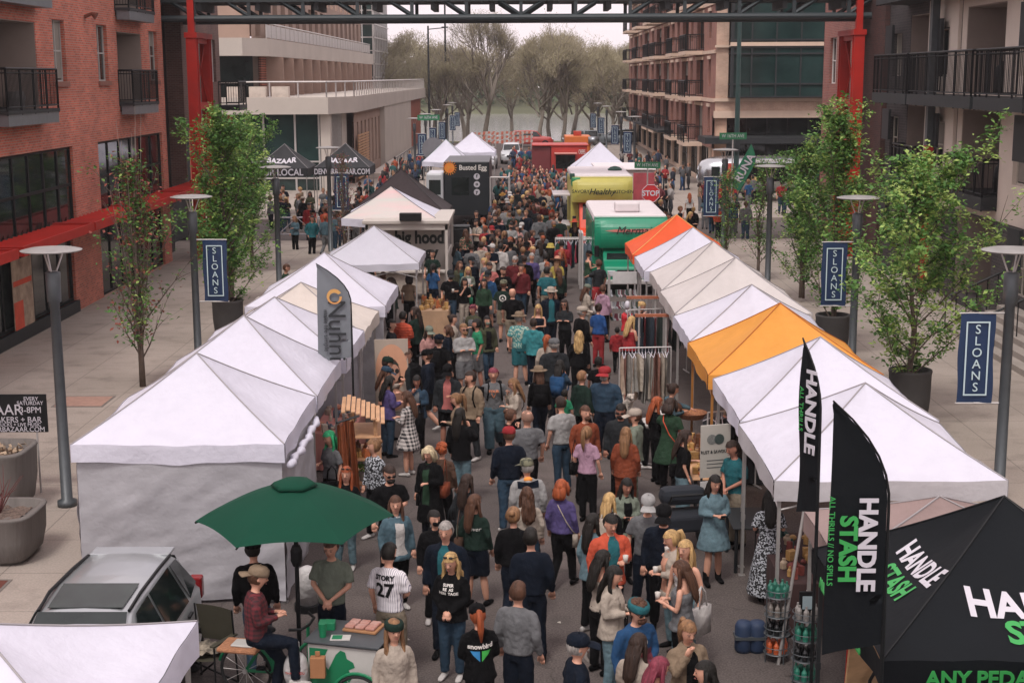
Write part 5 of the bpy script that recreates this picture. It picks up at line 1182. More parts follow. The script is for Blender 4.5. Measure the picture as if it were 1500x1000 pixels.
def person(x, y, spec, label, group=None, z0=0.0, world=None):
    tk = spec.split(); h = float(tk[0][1:])/100*.99; g = 'f' if tk[0][0] == 'f' else 'm'; a = float(tk[1]); pose = tk[2]
    topk = tk[3].split(':'); botk = tk[4].split(':'); hk = tk[5].split(':'); ex = [e.split(':') for e in tk[6:]]
    k = h/1.75; loc = world if world else at(x, y, h+z0); loc = Vector((loc[0], loc[1], z0))
    al, ar, lg_ = pose[0], pose[1], pose[2]; yawi = int(pose[3:] or 0); hsh = sum(ord(c_) for c_ in label)
    if pose == 'DDS': lg_ = 'SXWX'[hsh % 4]; yawi = (0, 1, -1)[hsh % 3] if lg_ == 'X' else 0
    yaw = R(yawi*22); pitch = R(-14) if 'H' in pose[:2] or 'F' in pose[:2] else R(-4)
    lean = 0; skin = 'a'; fat = 1.0; tex = None
    for e in ex:
        if e[0] == 'lean': lean = R(-float(e[1]))
        if e[0] == 'sk': skin = e[1]
        if e[0] == 'fat': fat = float(e[1])
    p = thing('person', label, 'person', loc, -R(a), group); p.scale = (k*fat*(.96+.02*(hsh % 5)), k*fat, k); p.rotation_euler = (R((hsh % 7-3)*.6), R((hsh % 5-2)*.7), -R(a+(hsh % 11-5)*4))
    link('body', body(g, al+ar, lg_, yaw, pitch, lean), p, mats=[smat(skin)])
    tm = cmat(topk[1])
    nm = dict(ts='tshirt', ls='sweater', hd='hoodie', tk='tank_top', jk='jacket', cd='cardigan', dr='dress', ld='long_dress', sw='shirt_dress', pf='puffer_jacket', vs='vest')[topk[0]]
    to = link(nm, top(g, al+ar, topk[0], lean), p, mats=[tm])
    if topk[0] == 'vs': pass
    if topk[0] in ('jk', 'cd') and len(topk) > 2: link('undershirt', front_panel(g, topk[0], lean), p, mats=[cmat(topk[2])])
    if botk[0] == 'sk': link('skirt', skirt(g), p, mats=[cmat(botk[1])])
    elif botk[0] != 'no': link({'sh': 'shorts', 'jn': 'trousers', 'lg': 'leggings', 'wd': 'trousers'}[botk[0]], bottom(g, lg_, botk[0]), p, mats=[cmat(botk[1])])
    sh = [e for e in ex if e[0] in ('boot', 'shoe')]
    link('shoes', shoes(lg_, 'b' if sh and sh[0][0] == 'boot' else 's'), p, mats=[cmat(sh[0][1] if sh else ('w' if int(loc.x*50) % 3 == 0 else 'k'))])
    LT = lean_T(lean); HT = LT @ head_T(yaw, pitch)
    def onhead(name, me, mt):
        o = link(name, me, p, mats=[mt]); o.matrix_local = HT @ Matrix.Translation(HP); return o
    hat = [e for e in ex if e[0] in ('cap', 'capb', 'hat', 'sun', 'bkt', 'bnd')]
    if not (hk[0] == 'bd'): onhead('hair', hair_mesh(hk[0]), hmat(hk[1]))
    elif len(hk) > 1: onhead('hair', hair_mesh('bd'), M('stubble', '7d5f50', .8, .1, 20))
    for e in hat: onhead({'hat': 'hat', 'sun': 'sun_hat', 'bkt': 'bucket_hat', 'bnd': 'headband'}.get(e[0], 'cap'), hat_mesh(e[0]), cmat(e[1]))
    for e in ex:
        if e[0] == 'sg': onhead('sunglasses', acc('sg'), m_black)
        elif e[0] == 'sgt': onhead('sunglasses', acc('sgt'), m_black)
        elif e[0] == 'beard': onhead('beard', acc('beard'), hmat(e[1]))
        elif e[0] == 'mask': onhead('face_mask', acc('mask'), cmat(e[1]))
        elif e[0] in ACC_N:
            M0 = Matrix.Translation(loc) @ Matrix.Rotation(-R(a), 4, 'Z') @ Matrix.Diagonal((k*fat, k*fat, k, 1))
            o = bpy.data.objects.new(ACC_N[e[0]], acc(e[0])); COL.objects.link(o)
            hr_ = LT @ arm_pts(g, al if (len(e) > 2 and e[2] == 'l') else ar, 1 if (len(e) > 2 and e[2] == 'l') else -1)[-1]
            if e[0] in ('tote',): Lm = Matrix.Translation((hr_.x*1.05, hr_.y, max(.95, hr_.z-.05) if hr_.z < 1.1 else .98)) @ Matrix.Rotation(R(80), 4, 'Z')
            elif e[0] == 'bag': Lm = Matrix.Translation((math.copysign(.25, hr_.x), -.02, 1.0)) @ Matrix.Rotation(R(85), 4, 'Z')
            elif e[0] in ('cup', 'phone'): Lm = Matrix.Translation((hr_.x*.5, hr_.y+.08, hr_.z+.0)) @ (Matrix.Rotation(R(-50), 4, 'X') if e[0] == 'phone' else Matrix())
            else: Lm = LT
            o.matrix_world = M0 @ Lm; o.material_slots[0].link = 'OBJECT'
            cn = e[1] if len(e) > 1 else 'k'; o.material_slots[0].material = cmat(cn) if e[0] not in ('cup', 'phone') else (M('paper_cup', 'b9b4ad', .5, .05, 5) if e[0] == 'cup' else m_black)
            CN = dict(k='black', n='navy', t='tan', br='brown', cr='cream', bl='blue', te='teal', pk='pink', ol='olive', gr='green', ru='rust', w='white', g='grey', eg='bright green', rb='bright blue')
            short = ' '.join(label.split()[:11])
            tag(o, ('%s %s with the ' % (CN.get(cn, 'dark'), ACC_N[e[0]].replace('_', ' '))+short)[:400], ACC_N[e[0]].replace('_', ' '))
            if len(e) > 3 or (e[0] == 'tote' and cn == 'k' and p.location.y < 26): 
                text('BAZAAR', .11, m_cream, o, (0, -.055, -.24), (1, 0, 0), (0, 0, 1), ext=.002); text('Denver', .07, m_cream, o, (.03, -.055, -.14), (1, 0, 0), (0, 0, 1), ext=.002, shear=.3)
    PEOPLE.append(p); return p, to
# patterned cloth
TEX = {'plr': ('5f1a22', '2a1418'), 'plk': ('c4bdb8', '1b1c20'), 'plb': ('2f5a6e', '18252f'), 'flo': ('151618', 'a9adb3'), 'fls': ('3f7f80', 'a5b5a5'), 'flg': ('25402e', '9c6a5a'), 'jer': ('d5d1d3', '5d5a72'), 'cam': ('6b6a55', '3b3d30')}
def tex_top(k):
    key = ('tex', k)
    if key in MC: return MC[key]
    m = bpy.data.materials.new('patterned_fabric'); MC[key] = m; m.use_nodes = True; N = m.node_tree.nodes; L = m.node_tree.links; p = N['Principled BSDF']; p.inputs['Roughness'].default_value = .85
    a, b = TEX[k]; tc = N.new('ShaderNodeTexCoord'); mx = N.new('ShaderNodeMix'); mx.data_type = 'RGBA'; mx.inputs[6].default_value = lin(a)+[1]; mx.inputs[7].default_value = lin(b)+[1]
    sp = N.new('ShaderNodeSeparateXYZ'); L.new(tc.outputs['Object'], sp.inputs[0])
    def stripe(out, per, duty):
        d = N.new('ShaderNodeMath'); d.operation = 'MULTIPLY'; d.inputs[1].default_value = 1/per; L.new(out, d.inputs[0]); f = N.new('ShaderNodeMath'); f.operation = 'FRACT'; L.new(d.outputs[0], f.inputs[0])
        c = N.new('ShaderNodeMath'); c.operation = 'LESS_THAN'; c.inputs[1].default_value = duty; L.new(f.outputs[0], c.inputs[0]); return c.outputs[0]
    if k.startswith('pl'):
        pr = .055 if k != 'plk' else .075; s1, s2 = stripe(sp.outputs[0], pr, .5), stripe(sp.outputs[2], pr, .5); ad = N.new('ShaderNodeMath'); L.new(s1, ad.inputs[0]); L.new(s2, ad.inputs[1]); hf = N.new('ShaderNodeMath'); hf.operation = 'MULTIPLY'; hf.inputs[1].default_value = .5; L.new(ad.outputs[0], hf.inputs[0]); L.new(hf.outputs[0], mx.inputs[0])
    elif k == 'jer': L.new(stripe(sp.outputs[0], .024, .2), mx.inputs[0])
    else:
        nz = N.new('ShaderNodeTexNoise'); nz.inputs['Scale'].default_value = {'flo': 34, 'fls': 22, 'flg': 16, 'cam': 14}[k]; L.new(tc.outputs['Object'], nz.inputs['Vector']); rp = N.new('ShaderNodeMapRange'); rp.inputs[1].default_value = .5; rp.inputs[2].default_value = .56; L.new(nz.outputs[0], rp.inputs[0]); L.new(rp.outputs[0], mx.inputs[0])
    L.new(mx.outputs[2], p.inputs['Base Color']); return m
def print_on(to, body_s, size, mat, z, back=True, x=0, **kw):   # lettering printed on a garment
    me = text_mesh(body_s, size, ext=0, **kw).copy(); me.materials.clear(); me.materials.append(mat); s = 1 if back else -1
    for v in me.vertices: u, w_ = v.co.x, v.co.y; v.co = Vector((x+u*s, -.3 if back else .3, z+w_))
    bm = bmesh.new(); bm.from_mesh(me)
    for _ in range(3):
        bmesh.ops.triangulate(bm, faces=bm.faces[:]); e = [q for q in bm.edges if q.calc_length() > .018]
        if e: bmesh.ops.subdivide_edges(bm, edges=e, cuts=1)
    bmesh.ops.triangulate(bm, faces=bm.faces[:]); bm.to_mesh(me); bm.free(); decal(me, to.data, .009); link('lettering', me, to)
D = '''
659 398 m183 170 DHW ts:k jn:dn sh:d cap:c beard:d sg cup|bearded man in black tee and dark cap walking with a drink, blue jeans
635 388 f168 20 HDS ts:bl jn:n pt:k|woman in blue tee with long black ponytail beside the thin white tent pole
679 408 f160 150 UHS ts:k jn:cr lg:k bag:eg|woman in black tee lifting a cup, green bag on her hip
672 384 f165 150 DDS jk:ol:te jn:k wv:b|wavy haired woman in olive jacket left of the blonde woman
684 392 f166 150 HHS jk:gg:w jn:k lg:y|blonde woman in pale patterned jacket behind the woman with the green bag
691 378 m182 160 DDX ls:n jn:k sh:d cap:c beard:d|man in navy pullover and dark cap right of the blonde woman
718 385 m178 165 DHS ts:sa jn:c sh:d beard:d|man in coral tee near the middle of the crowd
738 392 m178 165 HFS ls:k jn:k sh:d beard:b|man in black sweatshirt with tiny chest mark, beside the coral tee
714 398 m180 180 UDX ls:bl sh:lg sh:b cap:c|man in blue long sleeve with a gold print, hand to his mouth, grey shorts
738 412 m180 8 DDS ts:dg sh:kh sh:b cap:cam|man seen from behind in dark teal tee with round white print, camo cap
753 424 m178 0 DDW ts:k sh:kh bd fat:1.15|bald man from behind in black tee and khaki shorts
694 448 f168 190 DHS jk:ol:g jn:c bn:m sgt|woman in olive shirt with sunglasses on magenta tinted hair
664 463 f166 120 DDS ls:cr jn:k bn:d|woman with dark bun in cream top turning right
699 469 m176 -125 DDS ts:eg sh:g sh:k beard:k sk:b|man in bright green tee facing left, grey shorts
679 477 m182 170 CCS ls:lg sh:g sh:l beard:l sg|bearded man with folded arms in pale grey long sleeve and grey shorts
714 465 f166 178 DDS jk:ol:k jn:dn lg:k mask:gg|masked woman with long black hair behind the green tee man
592 458 m176 45 HDS pf:or_ jn:k sh:k|man in bright orange quilted puffer jacket beside the portrait poster
607 452 m180 -80 DDS hd:dg jn:k wv:d|long haired person in dark green hoodie facing the orange puffer jacket
626 480 f165 178 FFS ls:pk jn:k lg:d cap:gg sg|woman in pink sweater with sage cap and sunglasses
644 492 m178 35 DDS ts:k jn:c sh:d cap:n bp:k|man in black tee with navy cap seen from behind next to the pink sweater
654 478 f165 -70 DDS ls:n jn:k bb:b|brown haired woman in navy looking left behind the cap man
626 515 m178 -70 DDS hd:n sh:k sh:b cap:k|young man in navy hoodie and black cap facing left, black shorts
601 513 m178 172 HDS jk:k:c jn:k sh:b cup|young man in black jacket over dark tee looking up and holding a drink
588 503 f163 -130 DDS ls:c jn:k lg:b cap:k|long haired woman in black cap below the portrait poster
567 526 m176 60 HDS ls:cr jn:k sh:d cap:dg|person in cream top and green cap at the stall below the poster
561 540 f165 80 HHS ts:pe jn:dn lg:b cap:dn|woman in peach tee and blue trucker cap shopping at the wooden stall
566 553 f166 75 HHS hd:pu jn:dn lg:k|black haired woman in purple and yellow jacket at the wooden stall
610 551 f162 178 UHS jk:dn:g jn:k lg:k tote:k sk:b|woman in denim jacket covering her mouth with her hand
655 536 m178 -155 DHS jk:c:sa sh:k sh:k cap:k sg sk:b|man in salmon tee and grey open shirt with black cap and sunglasses
689 547 m180 -155 DDS hd:t jn:c sh:d beard:b bp:k|bearded man in tan hooded jacket with backpack straps
724 541 f172 175 DDS ts:g wd:ld sh:m bp:k fat:1.15|person in grey printed tee and ripped light jeans, short magenta hair
757 556 f164 -100 UHS ls:cr jn:k lg:l sg cross:k|woman in cream sweater and sunglasses sipping, black strap bag
596 575 f166 -50 HHS sw:plk no:k lg:b shoe:w|woman in black and white checked overshirt and shorts holding a pink bag
668 578 f163 -115 DHS ls:t jn:c pt:l|blonde woman in tan top facing left in the middle
677 601 m176 12 UDS hd:k jn:ldn lg:k|dark haired person in black hoodie and light jeans, hand at the ear
630 654 f168 190 DHS cd:k:gr jn:n bb:w cross:k bag:ru|woman with blonde streaked short hair in long black cardigan over green top
647 650 f160 10 DDS ls:br jn:k cr:r|curly auburn haired person tucked behind the black cardigan woman
571 683 m180 172 DHS ts:k jn:k sh:d beard:k sg cup|bearded man in dark v-neck tee and sunglasses holding a green cup
744 629 m180 5 DDS ls:n jn:dn sh:b cap:rd|man from behind in black long sleeve, red baseball cap and blue jeans
771 603 m180 2 DDS ts:g jn:k bd:s fat:1.12|bald man from behind in grey tee and black trousers
745 601 f165 100 UHS ls:k jn:k bn:b|woman in black with hair up eating, right of the tan jacket man
824 584 m180 -25 HDS ts:lg jn:dn sh:d shoe:br|man from behind in light grey tee and blue jeans, turning left
792 540 f168 0 DDS ls:k jn:n lg:b hat:t bp:k|woman from behind in brown felt hat and black patterned backpack
822 530 f165 25 UHS ls:dn jn:n lg:k bp:bl|black haired woman in denim shirt with blue backpack
826 572 m120 5 DDS ts:eg jn:k sh:k|child in neon green shirt behind the light grey tee man
855 546 m172 50 DDS hd:dg jn:k sh:l|person with fair hair in dark green sweatshirt, seen from behind right of the blue backpack
887 541 m183 178 DDS ls:dn jn:n sh:g cap:rd beard:g fat:1.12|big man in blue sweater and red cap facing the camera
857 598 m178 150 DDS ls:ru jn:k sh:b beard:b|bearded man in rust henley looking down
862 627 f168 30 DDS ts:lil jn:k pt:l bag:k|woman in pink tee with blonde ponytail and small black bag, black trousers
910 593 m178 170 DHS hd:c jn:k sh:k sg beard:k cup sk:b|man in charcoal hoodie and sunglasses holding a cup
928 602 m176 -95 DDS hd:gg jn:gg sh:b cap:cr beard:b|man in grey green hoodie and cream cap facing left
917 628 f160 -5 DDS jk:ru:ru wd:ru lg:l|girl from behind in rust orange jacket with grey hood and orange trousers
776 676 m178 -15 DDS hd:lg jn:n sh:g cap:cam|man from behind in white and navy jacket with orange hood lining and camo cap
774 717 f165 0 DDS ls:cr jn:dn wv:b|woman from behind with very long wavy brown hair over a cream top
825 705 f168 12 DDS ls:pu jn:k bb:r shoe:k cross:cr|woman from behind in purple fleece with a thin white strap
697 726 f168 12 DDS ls:dg sh:n lg:b bag:br shoe:k|woman in dark green jacket and tiny navy shorts seen from behind
681 697 f164 20 DDS ls:c jn:gg lg:d tote:c|woman with long straight dark hair in charcoal top, bag strap on shoulder
581 731 f168 165 DDS jk:ld:w jn:k lg:b|woman in light denim jacket walking toward the camera by the green umbrella
640 752 f160 -170 DDS hd:k jn:k bn:k mask:k|small black haired person in black behind the grey haired man
654 766 m180 190 DDS jk:n:te jn:n sh:g|grey haired man in navy jacket over teal tee looking down
661 812 f168 180 FFS hd:k jn:dn wv:y sgt|curly blonde woman in black lettered hoodie, hands clasped, looking down
573 799 m180 12 FDS ts:jer wd:kh sh:k|man in pinstriped white baseball jersey number 27 seen from behind
755 748 f170 5 DDS ls:k jn:n bn:l fat:1.1|woman from behind with low blonde bun in black sweater
782 776 m183 8 DDS ls:n jn:n sh:k|man from behind in navy long sleeve with short black hair
758 857 m178 22 DDS ls:g jn:n sh:b|man from behind in heather grey fleece with brown hair
704 889 f166 0 FFS hd:k jn:k pt:r cap:k|woman from behind in black hoodie with snowbird print and black cap
576 914 f168 180 DDS ls:cr jn:k lg:l bnd:dg|woman in cream fleece with dark green headband, bottom of the picture
482 787 m182 172 FFS ts:gg jn:n sh:b|man in sage short sleeve shirt standing under the green umbrella
375 794 m180 12 DDS ls:k jn:dn sh:k cap:k|man in black sweater and black cap behind the plaid shirt man
503 687 f165 -165 DDS ls:k jn:ldn lg:r sgt|red haired woman in black behind the tip of the green umbrella
551 646 f170 -140 DDS ls:flo jn:k bn:l|woman with hair up in black and white speckled coat
483 634 f168 -115 HDS ts:g jn:k wv:e tote:k|woman with bright green hair and glasses under the left tents
914 703 f163 180 HHS jk:gg:k jn:k wv:k phone sk:b|woman with dark wavy hair in sage shirt looking at her phone
893 727 f164 20 DDS ls:k jn:k lg:y bp:cr|blonde woman from behind with cream backpack
870 757 f168 50 DDS jk:ldn:ldn jn:k lg:k|woman with long black hair in light blue denim jacket
895 755 m178 155 DHS jk:or_:te jn:n sh:k cup|smiling young man in red orange jacket over teal shirt
880 808 f165 60 HHS tk:cr jn:k lg:k tote:k|black haired woman in sleeveless top carrying a black tote
897 833 f165 110 HHS jk:cr:cr jn:ldn lg:k cup tote:k|woman in cream shirt jacket looking into her cup
945 727 m178 180 DHX ts:g jn:n sh:d cap:lg|man in grey tee and light grey cap with sunglasses on the brim
973 741 m180 185 DHS ls:n jn:k sh:b cap:k beard:b cup|bearded man in navy pullover and black cap holding a cup
990 779 f166 -110 HHS jk:cr:pe jn:ldn pt:y cup|blonde woman with braided hair in cream cardigan
1005 797 f168 -150 DDS tk:w jn:ldn lg:y tote:w|blonde woman in white tank with big cream bag on her arm
1000 823 f168 -60 HHS vs:g jn:k lg:b cup|woman from behind in grey vest with red wristband holding a cup
932 881 m180 160 DFS ls:bl jn:k cr:b bnd:te sg beard:b|curly haired man in blue and maroon hockey jersey with visor
1011 911 f168 150 UHS jk:t:k jn:k pt:l|blonde woman in tan shirt jacket touching her neck
842 932 m178 70 DDS ts:n jn:k sh:g cap:n|man in navy polo with red stripe and navy cap, bottom edge
932 934 f166 25 HHS jk:cr:cr jn:k lg:d|dark haired woman in cream overalls bending over her bag, bottom edge
958 968 f165 80 HHS ls:ma jn:k lg:m|woman with dark red hair, only her head above the bottom edge
1030 975 f165 -90 DDS ls:k jn:k lg:k|person with shiny black hair cut off by the bottom edge
1048 699 f168 172 HHX sw:ldn no:k wv:k boot:k phone sk:a|woman in light denim shirt dress and black boots typing on her phone
1002 633 f168 75 DHS ts:k wd:ldn lg:d bag:k|woman in black tee and light wide jeans with black waist bag
982 587 f172 35 HRS dr:gr jn:k bb:d cross:or_ fat:1.15|woman in green sleeveless dress with red and blue bag, seen from behind
965 584 f165 60 HDS ls:k jn:k lg:r|auburn haired woman in black beside the green dress
985 564 f165 95 HRS hd:ld jn:k bn:d|woman in grey blue hoodie leaning over the stall table
946 566 f165 75 RRS ts:w jn:k sh:b lean:62|person in white tee bending far forward over the clothes rack
1082 648 m178 -140 FFS ts:te wd:kh sh:d sk:b|stallholder in teal tee and khaki trousers under the near right tent
1128 720 f168 20 HHS ld:flo no:k lg:k boot:k|woman in long black dress with white leaf print under the near right tent
801 393 m180 4 DDS ts:te jn:kh sh:k|man from behind in teal tee right of centre
820 394 f166 8 DDS ls:dg jn:k lg:b|woman with long dark hair from behind right of the teal tee man
797 372 m178 -8 DDS ts:lg jn:k sh:k|man from behind in oatmeal tee above the teal tee man
806 424 m180 178 DDS jk:n:te jn:n sh:k hat:cr sg|man in straw fedora and sunglasses, navy jacket over teal shirt
829 440 f166 178 CCS ls:c jn:k lg:d sg|woman with folded arms and sunglasses in grey and navy sweatshirt
787 447 f165 190 HHS vs:n jn:k lg:y|blonde woman facing the camera in navy vest and white sleeves
783 468 m172 12 DDS hd:cy jn:n sh:d|person from behind in bright teal hooded jacket
762 460 m182 -2 DDS ts:fls sh:te sh:g hat:t|man from behind in teal leaf print shirt, shorts and brown fedora
855 451 m180 50 DDS ls:k jn:k sh:g cap:cr fat:1.15|stout man in black sweater and cream cap
877 447 f168 35 DHS ls:rb jn:rd bn:d bag:t|woman in royal blue sweater and crimson trousers carrying a tan bag
885 419 f166 35 DDS hd:lil jn:k sh:b bag:w|person from behind in mauve grey hoodie with white bag
856 418 f160 85 HHS jk:cr:cr jn:lg lg:b cap:gg|woman in sage cap and cream jacket looking down
876 382 m180 -25 DRS ts:c sh:rd sh:b|man in charcoal tee and red shorts reaching toward the sock stand
800 493 f165 10 DDS ls:cr jn:k pt:r|red haired woman with ponytail in pale blouse
811 498 m180 4 DDS hd:c jn:k sh:g cap:g fat:1.15|broad man from behind in dark grey jacket and grey cap
847 487 f164 2 DDS hd:k jn:k wv:y|blonde woman from behind in black hoodie with white print
878 526 m150 20 DDS ts:k jn:k cr:k sk:c|child with short black curly hair between the denim woman and the red cap man
938 443 f168 120 UHS ls:k jn:ld bn:y|blonde woman in sheer black top by the clothes rails
921 465 f165 30 HHS vs:rd jn:k lg:y|person with red vest and grey hood at the clothes rack
905 480 m120 0 DDS hd:rd jn:k sh:k|small child in red hooded coat at the clothes rack
753 376 m184 175 DHS ls:ma jn:k sh:g beard:g fat:1.12|big man in maroon long sleeve facing the camera
703 356 m180 8 PDS hd:cr jn:k sh:d|man from behind in cream hoodie in the centre left crowd
719 359 m178 178 HHS ls:n jn:k sh:b capb:w|man in navy sweater and white backwards cap
733 358 m178 4 DDS hd:w jn:k sh:k|person from behind in off white hoodie with red lining
682 337 f168 10 DDS ls:flg jn:n lg:b|woman in green floral kimono with long brown hair
668 357 f165 35 HUS ls:ld jn:dn lg:k|black haired woman in pale denim jacket by the trailer side
700 323 m180 -120 HCS ts:cr jn:k sh:d beard:d bp:g|man in beige tee with backpack looking right
683 323 f168 170 DHS ls:w jn:k lg:l cap:k|person in white jacket with cap beside the floral kimono
699 310 m178 175 DDS ls:k jn:k sh:d|man in black looking down behind the beige tee man
748 327 m182 178 DHS ls:lg jn:k sh:k mask:k|man in pale grey shirt wearing a black face mask
733 324 f166 -170 DHS ls:kh jn:k lg:b cap:pk|woman in khaki top and pink cap
724 316 m180 170 DDS ts:k jn:dn sh:d beard:d|man in black tee and jeans near the masked man
741 303 m180 0 DDS ls:lg jn:k sh:d|man from behind in light grey pullover
730 307 f164 -10 DDS ts:cr jn:k lg:l|woman with light brown hair from behind, beside the light grey pullover
724 293 m178 -6 DDS ts:rb jn:dn sh:d|man from behind in royal blue tee
745 281 m180 15 HDS ls:plb jn:k sh:k|man from behind in blue checked flannel shirt
709 283 f168 140 DDS ts:k jn:n lg:d bag:or_|woman in black tee and jeans with a small orange bag
735 284 f165 175 DHS ls:kh jn:k lg:b hat:mu|woman in mustard beanie and camouflage jacket
631 351 f166 0 DDS ls:br jn:k lg:d sun:pk|person in dusty pink cowboy hat and brown plaid shirt
774 341 f168 15 DUS tk:or_ jn:n lg:d|woman from behind in coral top with long dark hair and jeans
762 347 f164 178 DDS ls:k jn:k wv:d|curly haired woman in black looking at the camera
747 356 m176 -60 DDS ls:g jn:k sh:k cap:k|man in black cap and grey patterned shirt in profile
759 331 f165 178 DDS ls:pk jn:k wv:d|woman with dark wavy hair in pale pink
766 327 m174 -160 DHS ls:g jn:k sh:b cap:w|man in white cap right of the pink top woman
794 339 m182 -10 HDS ts:g jn:k sh:b cap:c|tall man from behind in grey tee and cap
806 358 f164 10 DDS ls:k jn:k lg:k bkt:ye|person in pale yellow bucket hat
816 378 f166 5 HHS ls:ye jn:k lg:l sun:pe|woman in wide pink straw sun hat
824 354 m178 8 HHS hd:rd jn:k sh:k|person from behind in bright red hoodie at the clothes rails
796 297 m182 0 DDS ts:ma jn:n sh:k|man from behind in dark red tee
807 295 m180 15 DDS ls:te jn:k sh:b|man in teal plaid shirt beside the red tee man
773 299 m180 35 DDS ls:c jn:k sh:k|man in dark grey sweater facing right near the red tee
781 300 f166 -160 DHS ls:ma jn:k lg:b|woman in burgundy top facing the dark grey sweater man
822 318 m178 10 DDS ts:dg jn:k sh:k|man from behind in dark green shirt near the yellow truck
811 324 m178 175 DHS ls:k jn:k bd:s mask:mu sk:c|bald man in black beside the yellow truck
843 323 f168 15 DDS ts:k jn:k lg:b sun:or_|person in big orange straw hat below the yellow truck
862 369 f165 80 HRS vs:gr jn:ld sh:b cap:k|woman in black cap and grey sleeves browsing the rails
752 347 f164 -150 DHS ls:t jn:k bb:d|woman with dark bob just behind the black cap man
777 372 m180 185 DDS ls:pu jn:k sh:g|grey haired man in pale lilac shirt behind the maroon sleeve
708 410 f165 170 DDS ls:gr jn:k lg:k|dark haired woman behind the blue long sleeve man
575 408 m178 -80 HDS hd:dg jn:k wv:d|vendor in dark green hoodie under the bluish tent
598 404 f164 10 DDS ts:t jn:k bb:k|shopper in tan top under the bluish tent
560 400 m178 15 DDS hd:or_ jn:k sh:b|person in bright orange jacket under the bluish tent
573 470 m178 80 DDS ls:c jn:k sh:k|dark figure behind the portrait poster
'''
plist = []
for ln in D.strip().split('\n'):
    a, lab = ln.split('|'); tk = a.split(); 
    plist.append((float(tk[0]), float(tk[1]), ' '.join(tk[2:]), lab))
done = {}
for x, y, s, lab in plist:
    p, to = person(x, y, s, lab); done[lab] = (p, to)
def find(k): return [v for l, v in done.items() if k in l][0]
p, to = find('number 27'); print_on(to, 'STORY', .085, m_black, 1.385, bold=.004); print_on(to, '27', .25, m_black, 1.22, bold=.008)
p, to = find('snowbird print'); print_on(to, 'snowbird', .085, m_cream, 1.315, bold=.003)
for sgn, h in ((-1, '2f7fb5'), (1, '3fae4a')):
    g = MB(); g.add([(sgn*.012, -.3, 1.26), (sgn*.13, -.3, 1.26), (sgn*.1, -.3, 1.21), (sgn*.012, -.3, 1.12)], [(0, 1, 2, 3)]); bm = bmesh.new(); me = g.mesh('chevron'); bm.from_mesh(me); bmesh.ops.subdivide_edges(bm, edges=bm.edges[:], cuts=9, use_grid_fill=True); bm.to_mesh(me); bm.free(); me.materials.append(M('print_colour', h, .7, 0)); decal(me, to.data, .012); link('chevron', me, to)
p, to = find('black lettered hoodie'); 
for s, z in (('SUPER', 1.37), ('RE  AS', 1.315), ('HERI  TAGE', 1.26)): print_on(to, s, .052, m_cream, z, back=False, bold=.002)
p, to = find('round white print')
print_on(to, 'O', .28, m_cream, 1.28); print_on(to, 'A', .09, m_cream, 1.28, bold=.004)
p, to = find('black hoodie with white print'); print_on(to, 'Good', .09, m_cream, 1.34, shear=.3); print_on(to, 'VIBES', .09, m_cream, 1.26, bold=.004)
p, to = find('gold print'); print_on(to, 'Y', .1, M('gold_print', 'b59a4a', .7, 0), 1.3, back=False, bold=.01)
p, to = find('grey printed tee'); print_on(to, 'TOUR', .07, M('peach_print', 'b5704f', .7, 0), 1.32, back=False, bold=.004); print_on(to, 'V', .16, M('peach_print', 'b5704f', .7, 0), 1.22, back=False)
p, to = find('dark green jacket and tiny'); print_on(to, 'Denver', .09, m_cream, 1.28, shear=.3)
p, to = find('hockey jersey'); print_on(to, '29', .12, m_cream, 1.3, back=False, bold=.006)
g = MB(); g.k = 0
def band(z0, z1, x0=-.19, x1=.19, front=True, n=10):
    s = 1 if front else -1; b = MB(); b.grid(lambda a, c: (x0+(x1-x0)*a, .3*s, z0+(z1-z0)*c), n, 4); return b
for nm_, lb, z0, z1, hx in (('jersey_band', 'hockey jersey', .98, 1.24, '5a1f2c'), ('stripe', 'navy polo', 1.08, 1.2, 'b01f3c')):
    p, to = find(lb)
    for fr in (True, False):
        me = band(z0, z1, -.13, .13, fr).mesh(nm_); me.materials.append(M('band_red', hx, .8, .1, 6)); decal(me, to.data, .005); link(nm_, me, to)
p, to = find('orange hood lining'); g = MB(); g.ell((0, -.09, 1.49), .075, .05, .045, 14, 8); g.obj('hood_lining', M('hood_orange', 'd98a3a', .8, .1, 9), to, True); me = band(1.36, 1.46, -.17, .17, False).mesh('yoke'); me.materials.append(cmat('n')); decal(me, to.data, .006); link('yoke', me, to)
p, to = find('rust orange jacket'); g = MB(); g.ell((0, -.1, 1.47), .1, .06, .06, 14, 8); g.obj('hood', cmat('gg'), to, True)
# plaid man sitting on the cargo bicycle
person(369, 836, 'm178 75 HHT ls:plr jn:n sh:b capb:t', 'man in red checked shirt and tan cap sitting on the cargo bicycle', z0=.12)
